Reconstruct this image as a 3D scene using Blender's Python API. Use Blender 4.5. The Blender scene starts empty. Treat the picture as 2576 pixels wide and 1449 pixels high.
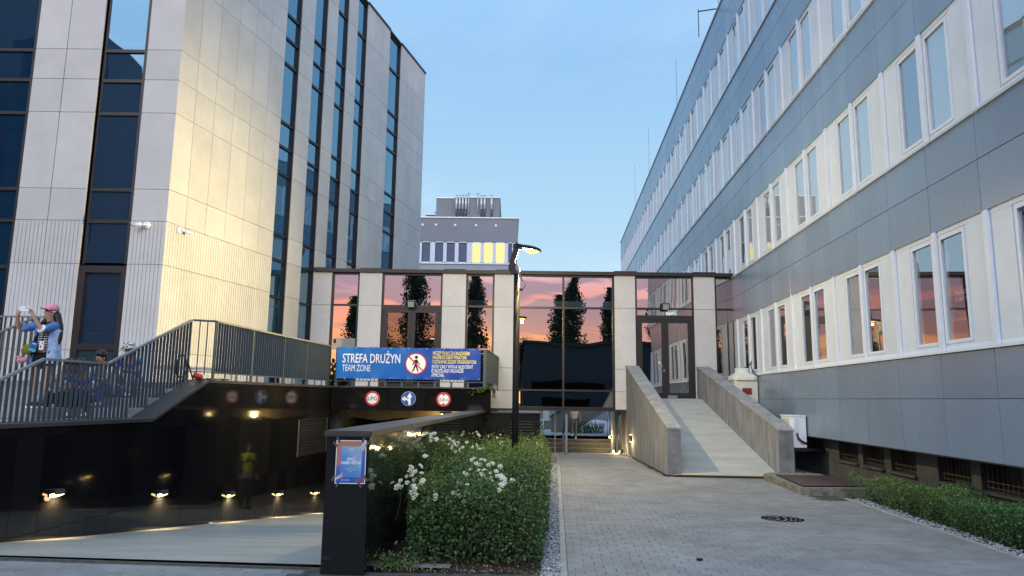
import bpy, bmesh, math, random
import numpy as np
from mathutils import Vector, Matrix

random.seed(7)
rng = np.random.default_rng(7)
R = math.radians
scene = bpy.context.scene
COL = scene.collection

# ------------------------------------------------------------------ camera
cam_d = bpy.data.cameras.new('camera')
cam = bpy.data.objects.new('camera', cam_d)
COL.objects.link(cam)
cam_d.sensor_width = 36.0
cam_d.lens = 36.0 * 1800.0 / 2576.0
cam_d.clip_start = 0.05
cam_d.clip_end = 2000.0
PITCH, ROLL = math.atan(278.0 / 1800.0), 0.0125
_w = Vector((0, math.cos(PITCH), math.sin(PITCH)))
_u = Vector((0, -math.sin(PITCH), math.cos(PITCH)))
_r = Vector((1, 0, 0))
_R = _r * math.cos(ROLL) + _u * math.sin(ROLL)
_U = _u * math.cos(ROLL) - _r * math.sin(ROLL)
cam.matrix_world = Matrix(((_R.x, _U.x, -_w.x, 0), (_R.y, _U.y, -_w.y, 0), (_R.z, _U.z, -_w.z, 1.7), (0, 0, 0, 1)))
scene.camera = cam

# ------------------------------------------------------------------ view
vs = scene.view_settings
vs.view_transform = 'Standard'
vs.look = 'None'
vs.gamma = 1.0
vs.exposure = 0.55
vs.use_curve_mapping = False
scene.render.engine = 'CYCLES'
scene.cycles.max_bounces = 10
scene.cycles.glossy_bounces = 6
scene.cycles.transparent_max_bounces = 12
scene.cycles.diffuse_bounces = 3
scene.cycles.caustics_reflective = False
scene.cycles.caustics_refractive = False
scene.cycles.sample_clamp_indirect = 4.0
scene.cycles.use_denoising = True

# ------------------------------------------------------------------ sky
world = bpy.data.worlds.new('World')
scene.world = world
world.use_nodes = True
wn_ = world.node_tree
for nd in list(wn_.nodes):
    wn_.nodes.remove(nd)


def N(nt, typ, **kw):
    nd = nt.nodes.new(typ)
    for k, v in kw.items():
        if k == 'inp':
            for a, b in v.items():
                nd.inputs[a].default_value = b
        else:
            setattr(nd, k, v)
    return nd


def L(nt, a, b):
    nt.links.new(a, b)


def ramp(nt, fac, stops, interp='LINEAR'):
    nd = nt.nodes.new('ShaderNodeValToRGB')
    cr = nd.color_ramp
    cr.interpolation = interp
    while len(cr.elements) < len(stops):
        cr.elements.new(0.5)
    for el, (p, c) in zip(cr.elements, stops):
        el.position = p
        el.color = (c[0], c[1], c[2], 1.0) if len(c) == 3 else c
    L(nt, fac, nd.inputs[0])
    return nd.outputs[0]


def build_sky():
    nt = wn_
    out = N(nt, 'ShaderNodeOutputWorld')
    tc = N(nt, 'ShaderNodeTexCoord')
    sep = N(nt, 'ShaderNodeSeparateXYZ')
    L(nt, tc.outputs['Generated'], sep.inputs[0])
    z = sep.outputs['Z']
    # clear part of the sky, by height
    front = ramp(nt, z, [(0.0, (0.43, 0.565, 0.63)), (0.10, (0.375, 0.525, 0.62)), (0.25, (0.29, 0.465, 0.62)),
                         (0.45, (0.21, 0.385, 0.605)), (0.75, (0.30, 0.51, 0.78)), (1.0, (0.36, 0.60, 0.90))])
    back = ramp(nt, z, [(0.0, (1.8, 1.35, 0.52)), (0.045, (1.65, 0.95, 0.29)), (0.08, (1.35, 0.50, 0.23)), (0.125, (1.05, 0.37, 0.33)), (0.22, (1.0, 0.86, 1.05)),
                        (0.42, (0.82, 1.10, 1.50)), (1.0, (0.36, 0.60, 0.90))])
    # 0 towards +Y (away from the sunset), 1 towards -Y
    az = N(nt, 'ShaderNodeMapRange', interpolation_type='SMOOTHSTEP',
           inp={'From Min': -0.25, 'From Max': 0.65})
    neg = N(nt, 'ShaderNodeMath', operation='MULTIPLY', inp={1: -1.0})
    L(nt, sep.outputs['Y'], neg.inputs[0])
    L(nt, neg.outputs[0], az.inputs['Value'])
    mix = N(nt, 'ShaderNodeMix', data_type='RGBA')
    L(nt, az.outputs[0], mix.inputs['Factor'])
    L(nt, front, mix.inputs['A'])
    L(nt, back, mix.inputs['B'])
    # long sunset clouds on the sunset side
    mp = N(nt, 'ShaderNodeMapping', inp={'Scale': (1.0, 1.0, 9.5), 'Rotation': (0.05, 0.04, 0.0)})
    L(nt, tc.outputs['Generated'], mp.inputs[0])
    nz = N(nt, 'ShaderNodeTexNoise', inp={'Scale': 3.0, 'Detail': 6.0, 'Roughness': 0.5, 'Distortion': 0.7})
    L(nt, mp.outputs[0], nz.inputs['Vector'])
    cm = N(nt, 'ShaderNodeMapRange', interpolation_type='SMOOTHSTEP', inp={'From Min': 0.42, 'From Max': 0.53})
    L(nt, nz.outputs['Fac'], cm.inputs['Value'])
    fade = N(nt, 'ShaderNodeMapRange', interpolation_type='SMOOTHSTEP', inp={'From Min': 0.5, 'From Max': 0.22})
    L(nt, z, fade.inputs['Value'])
    m1 = N(nt, 'ShaderNodeMath', operation='MULTIPLY')
    L(nt, cm.outputs[0], m1.inputs[0])
    L(nt, az.outputs[0], m1.inputs[1])
    m2 = N(nt, 'ShaderNodeMath', operation='MULTIPLY')
    L(nt, m1.outputs[0], m2.inputs[0])
    L(nt, fade.outputs[0], m2.inputs[1])
    ccol = ramp(nt, z, [(0.0, (1.5, 0.95, 0.36)), (0.045, (1.2, 0.55, 0.26)), (0.08, (0.60, 0.27, 0.27)), (0.125, (0.40, 0.25, 0.36)), (0.25, (0.48, 0.42, 0.66)),
                        (0.5, (0.6, 0.62, 0.8))])
    mix2 = N(nt, 'ShaderNodeMix', data_type='RGBA')
    L(nt, m2.outputs[0], mix2.inputs['Factor'])
    L(nt, mix.outputs['Result'], mix2.inputs['A'])
    L(nt, ccol, mix2.inputs['B'])
    mpt = N(nt, 'ShaderNodeMapping', inp={'Scale': (1.0, 0.6, 3.0), 'Rotation': (0.2, 0.1, 0.5)})
    L(nt, tc.outputs['Generated'], mpt.inputs[0])
    nz2 = N(nt, 'ShaderNodeTexNoise', inp={'Scale': 2.2, 'Detail': 7.0, 'Roughness': 0.6, 'Distortion': 0.6})
    L(nt, mpt.outputs[0], nz2.inputs['Vector'])
    tm = N(nt, 'ShaderNodeMapRange', interpolation_type='SMOOTHSTEP', inp={'From Min': 0.45, 'From Max': 0.8, 'To Max': 0.22})
    L(nt, nz2.outputs['Fac'], tm.inputs['Value'])
    inva = N(nt, 'ShaderNodeMath', operation='SUBTRACT', inp={0: 1.0})
    L(nt, az.outputs[0], inva.inputs[1])
    tm2 = N(nt, 'ShaderNodeMath', operation='MULTIPLY')
    L(nt, tm.outputs[0], tm2.inputs[0])
    L(nt, inva.outputs[0], tm2.inputs[1])
    mix3 = N(nt, 'ShaderNodeMix', data_type='RGBA', inp={'B': (0.55, 0.66, 0.72, 1.0)})
    L(nt, tm2.outputs[0], mix3.inputs['Factor'])
    L(nt, mix2.outputs['Result'], mix3.inputs['A'])
    mix2 = mix3
    # a little of the physical dusk sky
    ns = N(nt, 'ShaderNodeTexSky', sky_type='NISHITA')
    ns.sun_disc = False
    ns.sun_elevation = R(3.0)
    ns.sun_rotation = R(185.0)
    bg1 = N(nt, 'ShaderNodeBackground', inp={'Strength': 0.012})
    L(nt, ns.outputs[0], bg1.inputs['Color'])
    bg2 = N(nt, 'ShaderNodeBackground', inp={'Strength': 1.0})
    L(nt, mix2.outputs['Result'], bg2.inputs['Color'])
    add = N(nt, 'ShaderNodeAddShader')
    L(nt, bg1.outputs[0], add.inputs[0])
    L(nt, bg2.outputs[0], add.inputs[1])
    L(nt, add.outputs[0], out.inputs['Surface'])


build_sky()

sun_d = bpy.data.lights.new('sunset_glow', 'SUN')
sun_d.energy = 0.65
sun_d.angle = R(20.0)
sun_d.color = (1.0, 0.97, 0.95)
sun = bpy.data.objects.new('sunset_glow', sun_d)
COL.objects.link(sun)
sun.rotation_euler = (R(62.0), 0.0, R(-13.0))     # light travels towards +Y, from a high glow behind the camera

# ------------------------------------------------------------------ mesh helper
I4 = Matrix.Identity(4)


class MB:
    """collects faces, builds one mesh"""

    def __init__(self, M=None):
        self.v, self.f, self.mi, self.sm = [], [], [], []
        self.M = M or I4
        self.cur = 0
        self.smooth = False

    def add(self, vs_, fs_):
        b = len(self.v)
        M = self.M
        self.v += [tuple(M @ Vector(p)) for p in vs_]
        self.f += [tuple(b + i for i in q) for q in fs_]
        self.mi += [self.cur] * len(fs_)
        self.sm += [self.smooth] * len(fs_)
        return self

    def box(self, x0, x1, y0, y1, z0, z1):
        return self.add([(x0, y0, z0), (x1, y0, z0), (x1, y1, z0), (x0, y1, z0), (x0, y0, z1), (x1, y0, z1), (x1, y1, z1), (x0, y1, z1)],
                        [(0, 3, 2, 1), (4, 5, 6, 7), (0, 1, 5, 4), (1, 2, 6, 5), (2, 3, 7, 6), (3, 0, 4, 7)])

    def quad(self, a, b, c, d):
        return self.add([a, b, c, d], [(0, 1, 2, 3)])

    def prism(self, poly, d):
        """poly: list of 3D points (planar), d: extrusion vector"""
        n = len(poly)
        p = [Vector(q) for q in poly]
        d = Vector(d)
        return self.add(p + [q + d for q in p],
                        [tuple(range(n - 1, -1, -1)), tuple(range(n, 2 * n))] + [(i, (i + 1) % n, n + (i + 1) % n, n + i) for i in range(n)])

    def zprism(self, poly, z0, z1):
        return self.prism([(x, y, z0) for x, y in poly], (0, 0, z1 - z0))

    def tube(self, pts, r, n=8, cap=True):
        pts = [Vector(p) for p in pts]
        k = len(pts)
        rr = r if isinstance(r, (list, tuple)) else [r] * k
        V, F = [], []
        up0 = None
        for i, p in enumerate(pts):
            t = (pts[min(i + 1, k - 1)] - pts[max(i - 1, 0)]).normalized()
            if up0 is None:
                up0 = Vector((0, 0, 1)) if abs(t.z) < 0.9 else Vector((1, 0, 0))
            a = t.cross(up0)
            if a.length < 1e-5:
                a = t.cross(Vector((0, 1, 0)))
            a.normalize()
            b = t.cross(a).normalized()
            up0 = -b if False else up0
            for j in range(n):
                th = 2 * math.pi * j / n
                V.append(p + a * math.cos(th) * rr[i] + b * math.sin(th) * rr[i])
        for i in range(k - 1):
            for j in range(n):
                F.append((i * n + j, i * n + (j + 1) % n, (i + 1) * n + (j + 1) % n, (i + 1) * n + j))
        if cap:
            F.append(tuple(range(n - 1, -1, -1)))
            F.append(tuple((k - 1) * n + j for j in range(n)))
        s = self.smooth
        self.smooth = n >= 8
        self.add(V, F)
        self.smooth = s
        return self

    def lathe(self, prof, n=24, c=(0, 0, 0), axis='z'):
        V, F = [], []
        k = len(prof)
        for r_, z_ in prof:
            for j in range(n):
                th = 2 * math.pi * j / n
                x, y = r_ * math.cos(th), r_ * math.sin(th)
                q = (x, y, z_) if axis == 'z' else ((x, z_, y) if axis == 'y' else (z_, x, y))
                V.append((q[0] + c[0], q[1] + c[1], q[2] + c[2]))
        for i in range(k - 1):
            for j in range(n):
                F.append((i * n + j, i * n + (j + 1) % n, (i + 1) * n + (j + 1) % n, (i + 1) * n + j))
        F.append(tuple(range(n - 1, -1, -1)))
        F.append(tuple((k - 1) * n + j for j in range(n)))
        return self.add(V, F)

    def ell(self, c, r, n=12, m=8, M=None):
        V, F = [], []
        for i in range(m + 1):
            ph = math.pi * i / m
            for j in range(n):
                th = 2 * math.pi * j / n
                q = Vector((r[0] * math.sin(ph) * math.cos(th), r[1] * math.sin(ph) * math.sin(th), r[2] * math.cos(ph)))
                if M:
                    q = M @ q
                V.append(q + Vector(c))
        for i in range(m):
            for j in range(n):
                F.append((i * n + j, (i + 1) * n + j, (i + 1) * n + (j + 1) % n, i * n + (j + 1) % n))
        s = self.smooth
        self.smooth = True
        self.add(V, F)
        self.smooth = s
        return self

    def mesh(self, name, bevel=0.0, seg=1):
        me = bpy.data.meshes.new(name)
        me.from_pydata(self.v, [], self.f)
        me.polygons.foreach_set('material_index', self.mi)
        me.polygons.foreach_set('use_smooth', self.sm)
        bm = bmesh.new()
        bm.from_mesh(me)
        bmesh.ops.recalc_face_normals(bm, faces=bm.faces)
        if bevel:
            ed = [e_ for e_ in bm.edges if len(e_.link_faces) == 2 and e_.calc_face_angle(0) > 0.4]
            bmesh.ops.bevel(bm, geom=ed, offset=bevel, segments=seg, affect='EDGES', clamp_overlap=True)
        bm.to_mesh(me)
        bm.free()
        me.update()
        return me


def obj(name, mb, mats, parent=None, loc=(0, 0, 0), rz=0.0, bevel=0.0, seg=1, **props):
    me = mb if isinstance(mb, bpy.types.Mesh) else mb.mesh(name, bevel, seg)
    if not isinstance(mats, (list, tuple)):
        mats = [mats]
    if not me.materials:
        for m_ in mats:
            me.materials.append(m_)
    o = bpy.data.objects.new(name, me)
    COL.objects.link(o)
    if parent is not None:
        o.parent = parent
    o.location = loc
    o.rotation_euler = (0, 0, rz)
    for k, v in props.items():
        o[k] = v
    return o


def thing(name, label, cat, loc=(0, 0, 0), rz=0.0, group=None):
    o = bpy.data.objects.new(name, None)
    o.empty_display_size = 0.2
    COL.objects.link(o)
    o.location = loc
    o.rotation_euler = (0, 0, rz)
    o['label'] = label
    o['category'] = cat
    if group:
        o['group'] = group
    return o


def inv(o):
    """matrix that turns world coordinates into o's own"""
    return (Matrix.Translation(o.location) @ Matrix.Rotation(o.rotation_euler.z, 4, 'Z')).inverted()


def dup(root, loc, label=None, rz=None, group=None):
    r_ = root.copy()
    COL.objects.link(r_)
    r_.location = loc
    if rz is not None:
        r_.rotation_euler.z = rz
    if label:
        r_['label'] = label
    if group:
        r_['group'] = group
    for ch in list(root.children):
        c = ch.copy()
        COL.objects.link(c)
        c.parent = r_
        for g in list(ch.children):
            d = g.copy()
            COL.objects.link(d)
            d.parent = c
    return r_


# ------------------------------------------------------------------ materials
def mat(name, col, rough=0.6, spec=0.5, metal=0.0, var=0.0, vscale=8.0, fine=0.0, fscale=120.0, bump=0.0, bscale=60.0,
        stretch=None, col2=None, island=False, emit=None, estr=0.0, obrand=False, trans=0.0, rvar=0.0, coat=0.0):
    m = bpy.data.materials.new(name)
    m.use_nodes = True
    nt = m.node_tree
    b = nt.nodes['Principled BSDF']
    b.inputs['Roughness'].default_value = rough
    b.inputs['Specular IOR Level'].default_value = spec
    b.inputs['Metallic'].default_value = metal
    if coat:
        b.inputs['Coat Weight'].default_value = coat
        b.inputs['Coat Roughness'].default_value = 0.15
    c = tuple(col) + (1.0,)
    b.inputs['Base Color'].default_value = c
    if emit:
        b.inputs['Emission Color'].default_value = tuple(emit) + (1,)
        b.inputs['Emission Strength'].default_value = estr
    if not (var or fine or bump or island or obrand or rvar):
        return m
    geo = N(nt, 'ShaderNodeNewGeometry')
    vec = geo.outputs['Position']
    if stretch:
        mp = N(nt, 'ShaderNodeMapping', inp={'Scale': stretch})
        L(nt, vec, mp.inputs[0])
        vec = mp.outputs[0]
    last = None
    if var:
        nz = N(nt, 'ShaderNodeTexNoise', inp={'Scale': vscale, 'Detail': 5.0, 'Roughness': 0.6})
        L(nt, vec, nz.inputs['Vector'])
        c2 = col2 or tuple(x * (1 - var) for x in col)
        c1 = col if col2 else tuple(min(1, x * (1 + var)) for x in col)
        last = ramp(nt, nz.outputs['Fac'], [(0.32, c1), (0.68, c2)])
        if rvar:
            mr = N(nt, 'ShaderNodeMapRange', inp={'From Min': 0.3, 'From Max': 0.7, 'To Min': rough - rvar, 'To Max': rough + rvar})
            L(nt, nz.outputs['Fac'], mr.inputs['Value'])
            L(nt, mr.outputs[0], b.inputs['Roughness'])
    if fine:
        nf = N(nt, 'ShaderNodeTexNoise', inp={'Scale': fscale, 'Detail': 2.0})
        L(nt, geo.outputs['Position'], nf.inputs['Vector'])
        mr = N(nt, 'ShaderNodeMapRange', inp={'From Min': 0.3, 'From Max': 0.7, 'To Min': 1 - fine, 'To Max': 1 + fine})
        L(nt, nf.outputs['Fac'], mr.inputs['Value'])
        mx = N(nt, 'ShaderNodeVectorMath', operation='SCALE')
        if last is not None:
            L(nt, last, mx.inputs[0])
        else:
            mx.inputs[0].default_value = col
        L(nt, mr.outputs[0], mx.inputs['Scale'])
        last = mx.outputs[0]
    if island or obrand:
        mx = N(nt, 'ShaderNodeVectorMath', operation='SCALE')
        if last is not None:
            L(nt, last, mx.inputs[0])
        else:
            mx.inputs[0].default_value = col
        amt = island or obrand
        mr = N(nt, 'ShaderNodeMapRange', inp={'To Min': 1 - amt, 'To Max': 1 + amt})
        if island:
            L(nt, geo.outputs['Random Per Island'], mr.inputs['Value'])
        else:
            oi = N(nt, 'ShaderNodeObjectInfo')
            L(nt, oi.outputs['Random'], mr.inputs['Value'])
        L(nt, mr.outputs[0], mx.inputs['Scale'])
        last = mx.outputs[0]
    if last is not None:
        L(nt, last, b.inputs['Base Color'])
    if bump:
        nb = N(nt, 'ShaderNodeTexNoise', inp={'Scale': bscale, 'Detail': 4.0})
        L(nt, vec, nb.inputs['Vector'])
        bp = N(nt, 'ShaderNodeBump', inp={'Strength': bump, 'Distance': 0.01})
        L(nt, nb.outputs['Fac'], bp.inputs['Height'])
        L(nt, bp.outputs[0], b.inputs['Normal'])
    return m


def glass(name, refl, tint, wave=0.02, wscale=0.9, body=(0.01, 0.015, 0.02), see=0.5, rtint=(0.97, 0.98, 1.0)):
    """coated window glass: mirror + see-through tint + dark body"""
    m = bpy.data.materials.new(name)
    m.use_nodes = True
    nt = m.node_tree
    nt.nodes.remove(nt.nodes['Principled BSDF'])
    out = nt.nodes['Material Output']
    gl = N(nt, 'ShaderNodeBsdfGlossy', inp={'Color': rtint + (1,), 'Roughness': 0.0})
    tr = N(nt, 'ShaderNodeBsdfTransparent', inp={'Color': tint + (1,)})
    df = N(nt, 'ShaderNodeBsdfDiffuse', inp={'Color': body + (1,)})
    m1 = N(nt, 'ShaderNodeMixShader', inp={'Fac': see})
    L(nt, df.outputs[0], m1.inputs[1])
    L(nt, tr.outputs[0], m1.inputs[2])
    lw = N(nt, 'ShaderNodeLayerWeight', inp={'Blend': 0.28})
    mr = N(nt, 'ShaderNodeMapRange', inp={'To Min': refl, 'To Max': 1.0})
    L(nt, lw.outputs['Fresnel'], mr.inputs['Value'])
    m2 = N(nt, 'ShaderNodeMixShader')
    L(nt, mr.outputs[0], m2.inputs['Fac'])
    L(nt, m1.outputs[0], m2.inputs[1])
    L(nt, gl.outputs[0], m2.inputs[2])
    # the inner surface of the sheet is plain clear glass
    gb = N(nt, 'ShaderNodeNewGeometry')
    cl_ = N(nt, 'ShaderNodeBsdfTransparent')
    m3 = N(nt, 'ShaderNodeMixShader')
    L(nt, gb.outputs['Backfacing'], m3.inputs['Fac'])
    L(nt, m2.outputs[0], m3.inputs[1])
    L(nt, cl_.outputs[0], m3.inputs[2])
    L(nt, m3.outputs[0], out.inputs['Surface'])
    if wave:
        geo = N(nt, 'ShaderNodeNewGeometry')
        oi = N(nt, 'ShaderNodeObjectInfo')
        ad = N(nt, 'ShaderNodeVectorMath', operation='ADD')
        sc = N(nt, 'ShaderNodeVectorMath', operation='SCALE', inp={'Scale': 40.0})
        cx = N(nt, 'ShaderNodeCombineXYZ')
        L(nt, oi.outputs['Random'], cx.inputs[0])
        L(nt, cx.outputs[0], sc.inputs[0])
        L(nt, geo.outputs['Position'], ad.inputs[0])
        L(nt, sc.outputs[0], ad.inputs[1])
        nz = N(nt, 'ShaderNodeTexNoise', inp={'Scale': wscale, 'Detail': 0.0})
        L(nt, ad.outputs[0], nz.inputs['Vector'])
        bp = N(nt, 'ShaderNodeBump', inp={'Strength': 1.0, 'Distance': wave})
        L(nt, nz.outputs['Fac'], bp.inputs['Height'])
        L(nt, bp.outputs[0], gl.inputs['Normal'])
    return m


def emitter(name, col, strength):
    m = bpy.data.materials.new(name)
    m.use_nodes = True
    nt = m.node_tree
    nt.nodes.remove(nt.nodes['Principled BSDF'])
    e_ = N(nt, 'ShaderNodeEmission', inp={'Color': tuple(col) + (1,), 'Strength': strength})
    L(nt, e_.outputs[0], nt.nodes['Material Output'].inputs['Surface'])
    return m


M = {}
M['stone'] = mat('beige_stone_panel', (0.58, 0.565, 0.54), 0.55, 0.3, var=0.06, vscale=1.3, fine=0.10, fscale=40, obrand=0.06)
M['stone2'] = mat('grey_stone_panel', (0.53, 0.53, 0.53), 0.6, 0.3, var=0.05, vscale=1.6, fine=0.08, fscale=32, obrand=0.03)
M['clad'] = mat('grey_blue_metal_panel', (0.20, 0.265, 0.36), 0.28, 0.95, var=0.09, vscale=1.2, stretch=(1, 1, 0.22), obrand=0.08, rvar=0.04, fine=0.02, fscale=30)
M['white'] = mat('white_frame_paint', (0.72, 0.77, 0.84), 0.4, 0.4, var=0.04, vscale=3.0)
M['whitep'] = mat('white_board_paint', (0.68, 0.73, 0.80), 0.45, 0.4, var=0.05, vscale=2.0, obrand=0.03)
M['frame'] = mat('dark_bronze_frame', (0.014, 0.012, 0.014), 0.4, 0.5, var=0.15, vscale=3.0)
M['black'] = mat('black_metal', (0.012, 0.014, 0.018), 0.5, 0.4)
M['granite'] = mat('polished_black_granite', (0.009, 0.009, 0.010), 0.055, 0.7, fine=0.5, fscale=300, obrand=0.3)
M['joint_d'] = mat('pale_dusty_joint', (0.11, 0.10, 0.09), 0.9, 0.1)
M['granitecap'] = mat('black_granite_coping', (0.040, 0.038, 0.038), 0.40, 0.5, var=0.2, vscale=6, fine=0.2, fscale=150)
M['core'] = mat('dark_backing', (0.02, 0.022, 0.025), 0.9, 0.1)
M['steel'] = mat('anthracite_fence_steel', (0.055, 0.075, 0.095), 0.42, 0.5, var=0.08, vscale=4)
M['rail'] = mat('weathered_grey_handrail', (0.19, 0.20, 0.20), 0.4, 0.5, var=0.12, vscale=7)
M['inox'] = mat('brushed_steel', (0.42, 0.43, 0.44), 0.3, 0.5, metal=0.8, var=0.05, vscale=9)
M['conc'] = mat('streaked_concrete', (0.33, 0.33, 0.33), 0.85, 0.2, var=0.5, vscale=2.2, stretch=(2.6, 2.6, 0.5),
                col2=(0.17, 0.17, 0.175), fine=0.16, fscale=70, bump=0.25, bscale=9)
M['concend'] = mat('dark_mottled_concrete', (0.15, 0.15, 0.155), 0.85, 0.2, var=0.4, vscale=5, col2=(0.26, 0.26, 0.26), fine=0.1, fscale=60, bump=0.2)
M['conccap'] = mat('concrete_coping', (0.33, 0.33, 0.32), 0.8, 0.25, var=0.4, vscale=4.5, col2=(0.21, 0.21, 0.215), fine=0.1, fscale=60, obrand=0.08)
M['ramp'] = mat('smooth_ramp_concrete', (0.40, 0.39, 0.355), 0.8, 0.25, var=0.12, vscale=1.6, fine=0.07, fscale=40, stretch=(0.6, 2.0, 1), bump=0.1)
M['drive'] = mat('driveway_concrete', (0.37, 0.36, 0.32), 0.6, 0.35, var=0.3, vscale=1.3, stretch=(0.5, 1.6, 1), col2=(0.27, 0.265, 0.245), fine=0.08, fscale=50, bump=0.15)
M['paver'] = mat('grey_paver', (0.225, 0.22, 0.215), 0.8, 0.25, var=0.17, vscale=0.9, fine=0.12, fscale=90, obrand=0.10)
M['paver2'] = mat('grey_paver_far', (0.225, 0.22, 0.215), 0.8, 0.25, var=0.17, vscale=0.9, fine=0.12, fscale=90, island=0.10)
M['joint'] = mat('joint_sand', (0.085, 0.08, 0.07), 0.95, 0.1, var=0.3, vscale=9)
M['kerb'] = mat('concrete_kerb', (0.31, 0.305, 0.295), 0.85, 0.2, var=0.15, vscale=6, fine=0.1, fscale=80, obrand=0.06)
M['gravel'] = mat('pale_gravel', (0.34, 0.34, 0.35), 0.85, 0.2, island=0.45)
M['soil'] = mat('dark_soil', (0.05, 0.042, 0.033), 0.95, 0.1, var=0.4, vscale=14, fine=0.3, fscale=90, bump=0.5)
M['ground'] = mat('ground_asphalt', (0.06, 0.06, 0.06), 0.9, 0.2, var=0.2, vscale=0.6)
M['plaster'] = mat('grey_plaster', (0.235, 0.26, 0.285), 0.8, 0.2, var=0.05, vscale=0.4)
M['plaster2'] = mat('pale_grey_plaster', (0.36, 0.38, 0.40), 0.8, 0.2, var=0.05, vscale=0.4)
M['basement'] = mat('basement_render', (0.105, 0.103, 0.10), 0.9, 0.15, var=0.2, vscale=3, fine=0.12, fscale=60)
M['rust'] = mat('brown_steel_plate', (0.075, 0.045, 0.04), 0.5, 0.4, var=0.2, vscale=5, bump=0.1)
M['plinth'] = mat('weathered_plinth', (0.30, 0.28, 0.22), 0.9, 0.2, var=0.5, vscale=8, col2=(0.13, 0.12, 0.10), fine=0.2, fscale=70, bump=0.5)
M['ironlid'] = mat('cast_iron', (0.27, 0.25, 0.235), 0.6, 0.4, var=0.3, vscale=20)
M['cream'] = mat('cream_plastic', (0.60, 0.60, 0.53), 0.4, 0.4, var=0.06, vscale=4)
M['red_d'] = mat('dark_red_panel', (0.20, 0.02, 0.015), 0.35, 0.5)
M['galv'] = mat('galvanised_pipe', (0.62, 0.64, 0.66), 0.35, 0.5, metal=0.35)
M['pipe_d'] = mat('dark_flex_pipe', (0.10, 0.11, 0.12), 0.7, 0.3)
M['yellow'] = mat('yellow_edge', (0.65, 0.38, 0.06), 0.6, 0.3)
M['rubber'] = mat('black_rubber', (0.012, 0.012, 0.013), 0.6, 0.3)
M['red_cap'] = mat('red_plug', (0.45, 0.05, 0.05), 0.4, 0.4)
M['teal'] = mat('dark_teal_panel', (0.012, 0.035, 0.045), 0.3, 0.5)
M['inner'] = mat('interior_wall', (0.10, 0.13, 0.13), 0.9, 0.1)
M['blind'] = mat('pale_blind', (0.80, 0.84, 0.86), 0.8, 0.2, obrand=0.08)
M['blind_d'] = mat('grey_interior', (0.12, 0.12, 0.125), 0.9, 0.1, obrand=0.5)
M['brick'] = mat('orange_brown_board', (0.25, 0.10, 0.06), 0.8, 0.2)
M['g_link'] = glass('sunset_mirror_glass', 0.50, (0.10, 0.13, 0.14), 0.0045, 0.9, see=0.8)
M['g_door'] = glass('door_glass', 0.16, (0.40, 0.52, 0.52), 0.003, 1.1, see=0.85)
M['g_left'] = glass('blue_mirror_glass', 0.33, (0.1, 0.2, 0.3), 0.007, 0.9, body=(0.006, 0.035, 0.085), see=0.2, rtint=(0.60, 0.88, 1.0))
M['g_right'] = glass('window_pane_glass', 0.40, (0.90, 0.93, 0.93), 0.0015, 1.2, see=0.97)
M['g_far'] = mat('far_window_glass', (0.10, 0.13, 0.19), 0.5, 0.2)
M['lamp'] = emitter('warm_lamp_lens', (1.0, 0.52, 0.05), 4.5)
M['lamp2'] = emitter('wall_lamp_lens', (1.0, 0.66, 0.22), 10.0)
M['tube'] = emitter('cool_tube', (0.85, 1.0, 0.95), 6.0)
M['litwin'] = emitter('lit_window', (1.0, 0.78, 0.32), 0.85)
M['green_glow'] = emitter('glowing_green_sticker', (0.10, 0.55, 0.30), 0.5)  # the exit sticker is no lamp; its glow is put into the colour
M['paper'] = mat('white_print', (0.82, 0.82, 0.82), 0.6, 0.2)
M['ink'] = mat('black_print', (0.012, 0.012, 0.014), 0.5, 0.3)
M['signred'] = mat('sign_red', (0.55, 0.02, 0.02), 0.4, 0.4)
M['signblue'] = mat('sign_blue', (0.02, 0.09, 0.38), 0.4, 0.4)
M['signyel'] = mat('yellow_print', (0.85, 0.70, 0.06), 0.5, 0.3)
M['lens_d'] = mat('frosted_lens', (0.30, 0.32, 0.33), 0.3, 0.5)
M['grille'] = mat('rusty_grille', (0.10, 0.08, 0.055), 0.7, 0.3)
M['pole'] = mat('black_pole_paint', (0.005, 0.0055, 0.007), 0.6, 0.2)
M['bark'] = mat('tree_bark', (0.05, 0.042, 0.035), 0.9, 0.1, var=0.3, vscale=12)


def leafmat(name, c, amt=0.45, rough=0.5, tr=0.25):
    m = mat(name, c, rough, 0.45, island=amt)
    b = m.node_tree.nodes['Principled BSDF']
    # thin leaves let a little light through
    nt = m.node_tree
    tl = N(nt, 'ShaderNodeBsdfTranslucent', inp={'Color': (c[0] * 1.4, c[1] * 1.5, c[2] * 0.8, 1)})
    mx = N(nt, 'ShaderNodeMixShader', inp={'Fac': tr})
    out = nt.nodes['Material Output']
    L(nt, b.outputs[0], mx.inputs[1])
    L(nt, tl.outputs[0], mx.inputs[2])
    L(nt, mx.outputs[0], out.inputs['Surface'])
    return m


M['rose_leaf'] = leafmat('rose_leaf', (0.062, 0.122, 0.038), 0.55)
M['rose_leaf2'] = leafmat('young_rose_leaf', (0.15, 0.21, 0.05), 0.45)
M['hedge_leaf'] = leafmat('hedge_leaf', (0.070, 0.165, 0.055), 0.5)
M['hedge_leaf2'] = leafmat('young_hedge_leaf', (0.19, 0.25, 0.05), 0.4)
M['ivy'] = leafmat('ivy_leaf', (0.07, 0.13, 0.03), 0.4)
M['tree_leaf'] = leafmat('tree_leaf', (0.030, 0.045, 0.020), 0.4)
M['petal'] = leafmat('white_petal', (0.78, 0.77, 0.72), 0.08, 0.6, 0.3)
M['stem'] = mat('rose_stem', (0.09, 0.075, 0.035), 0.7, 0.3)

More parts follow.
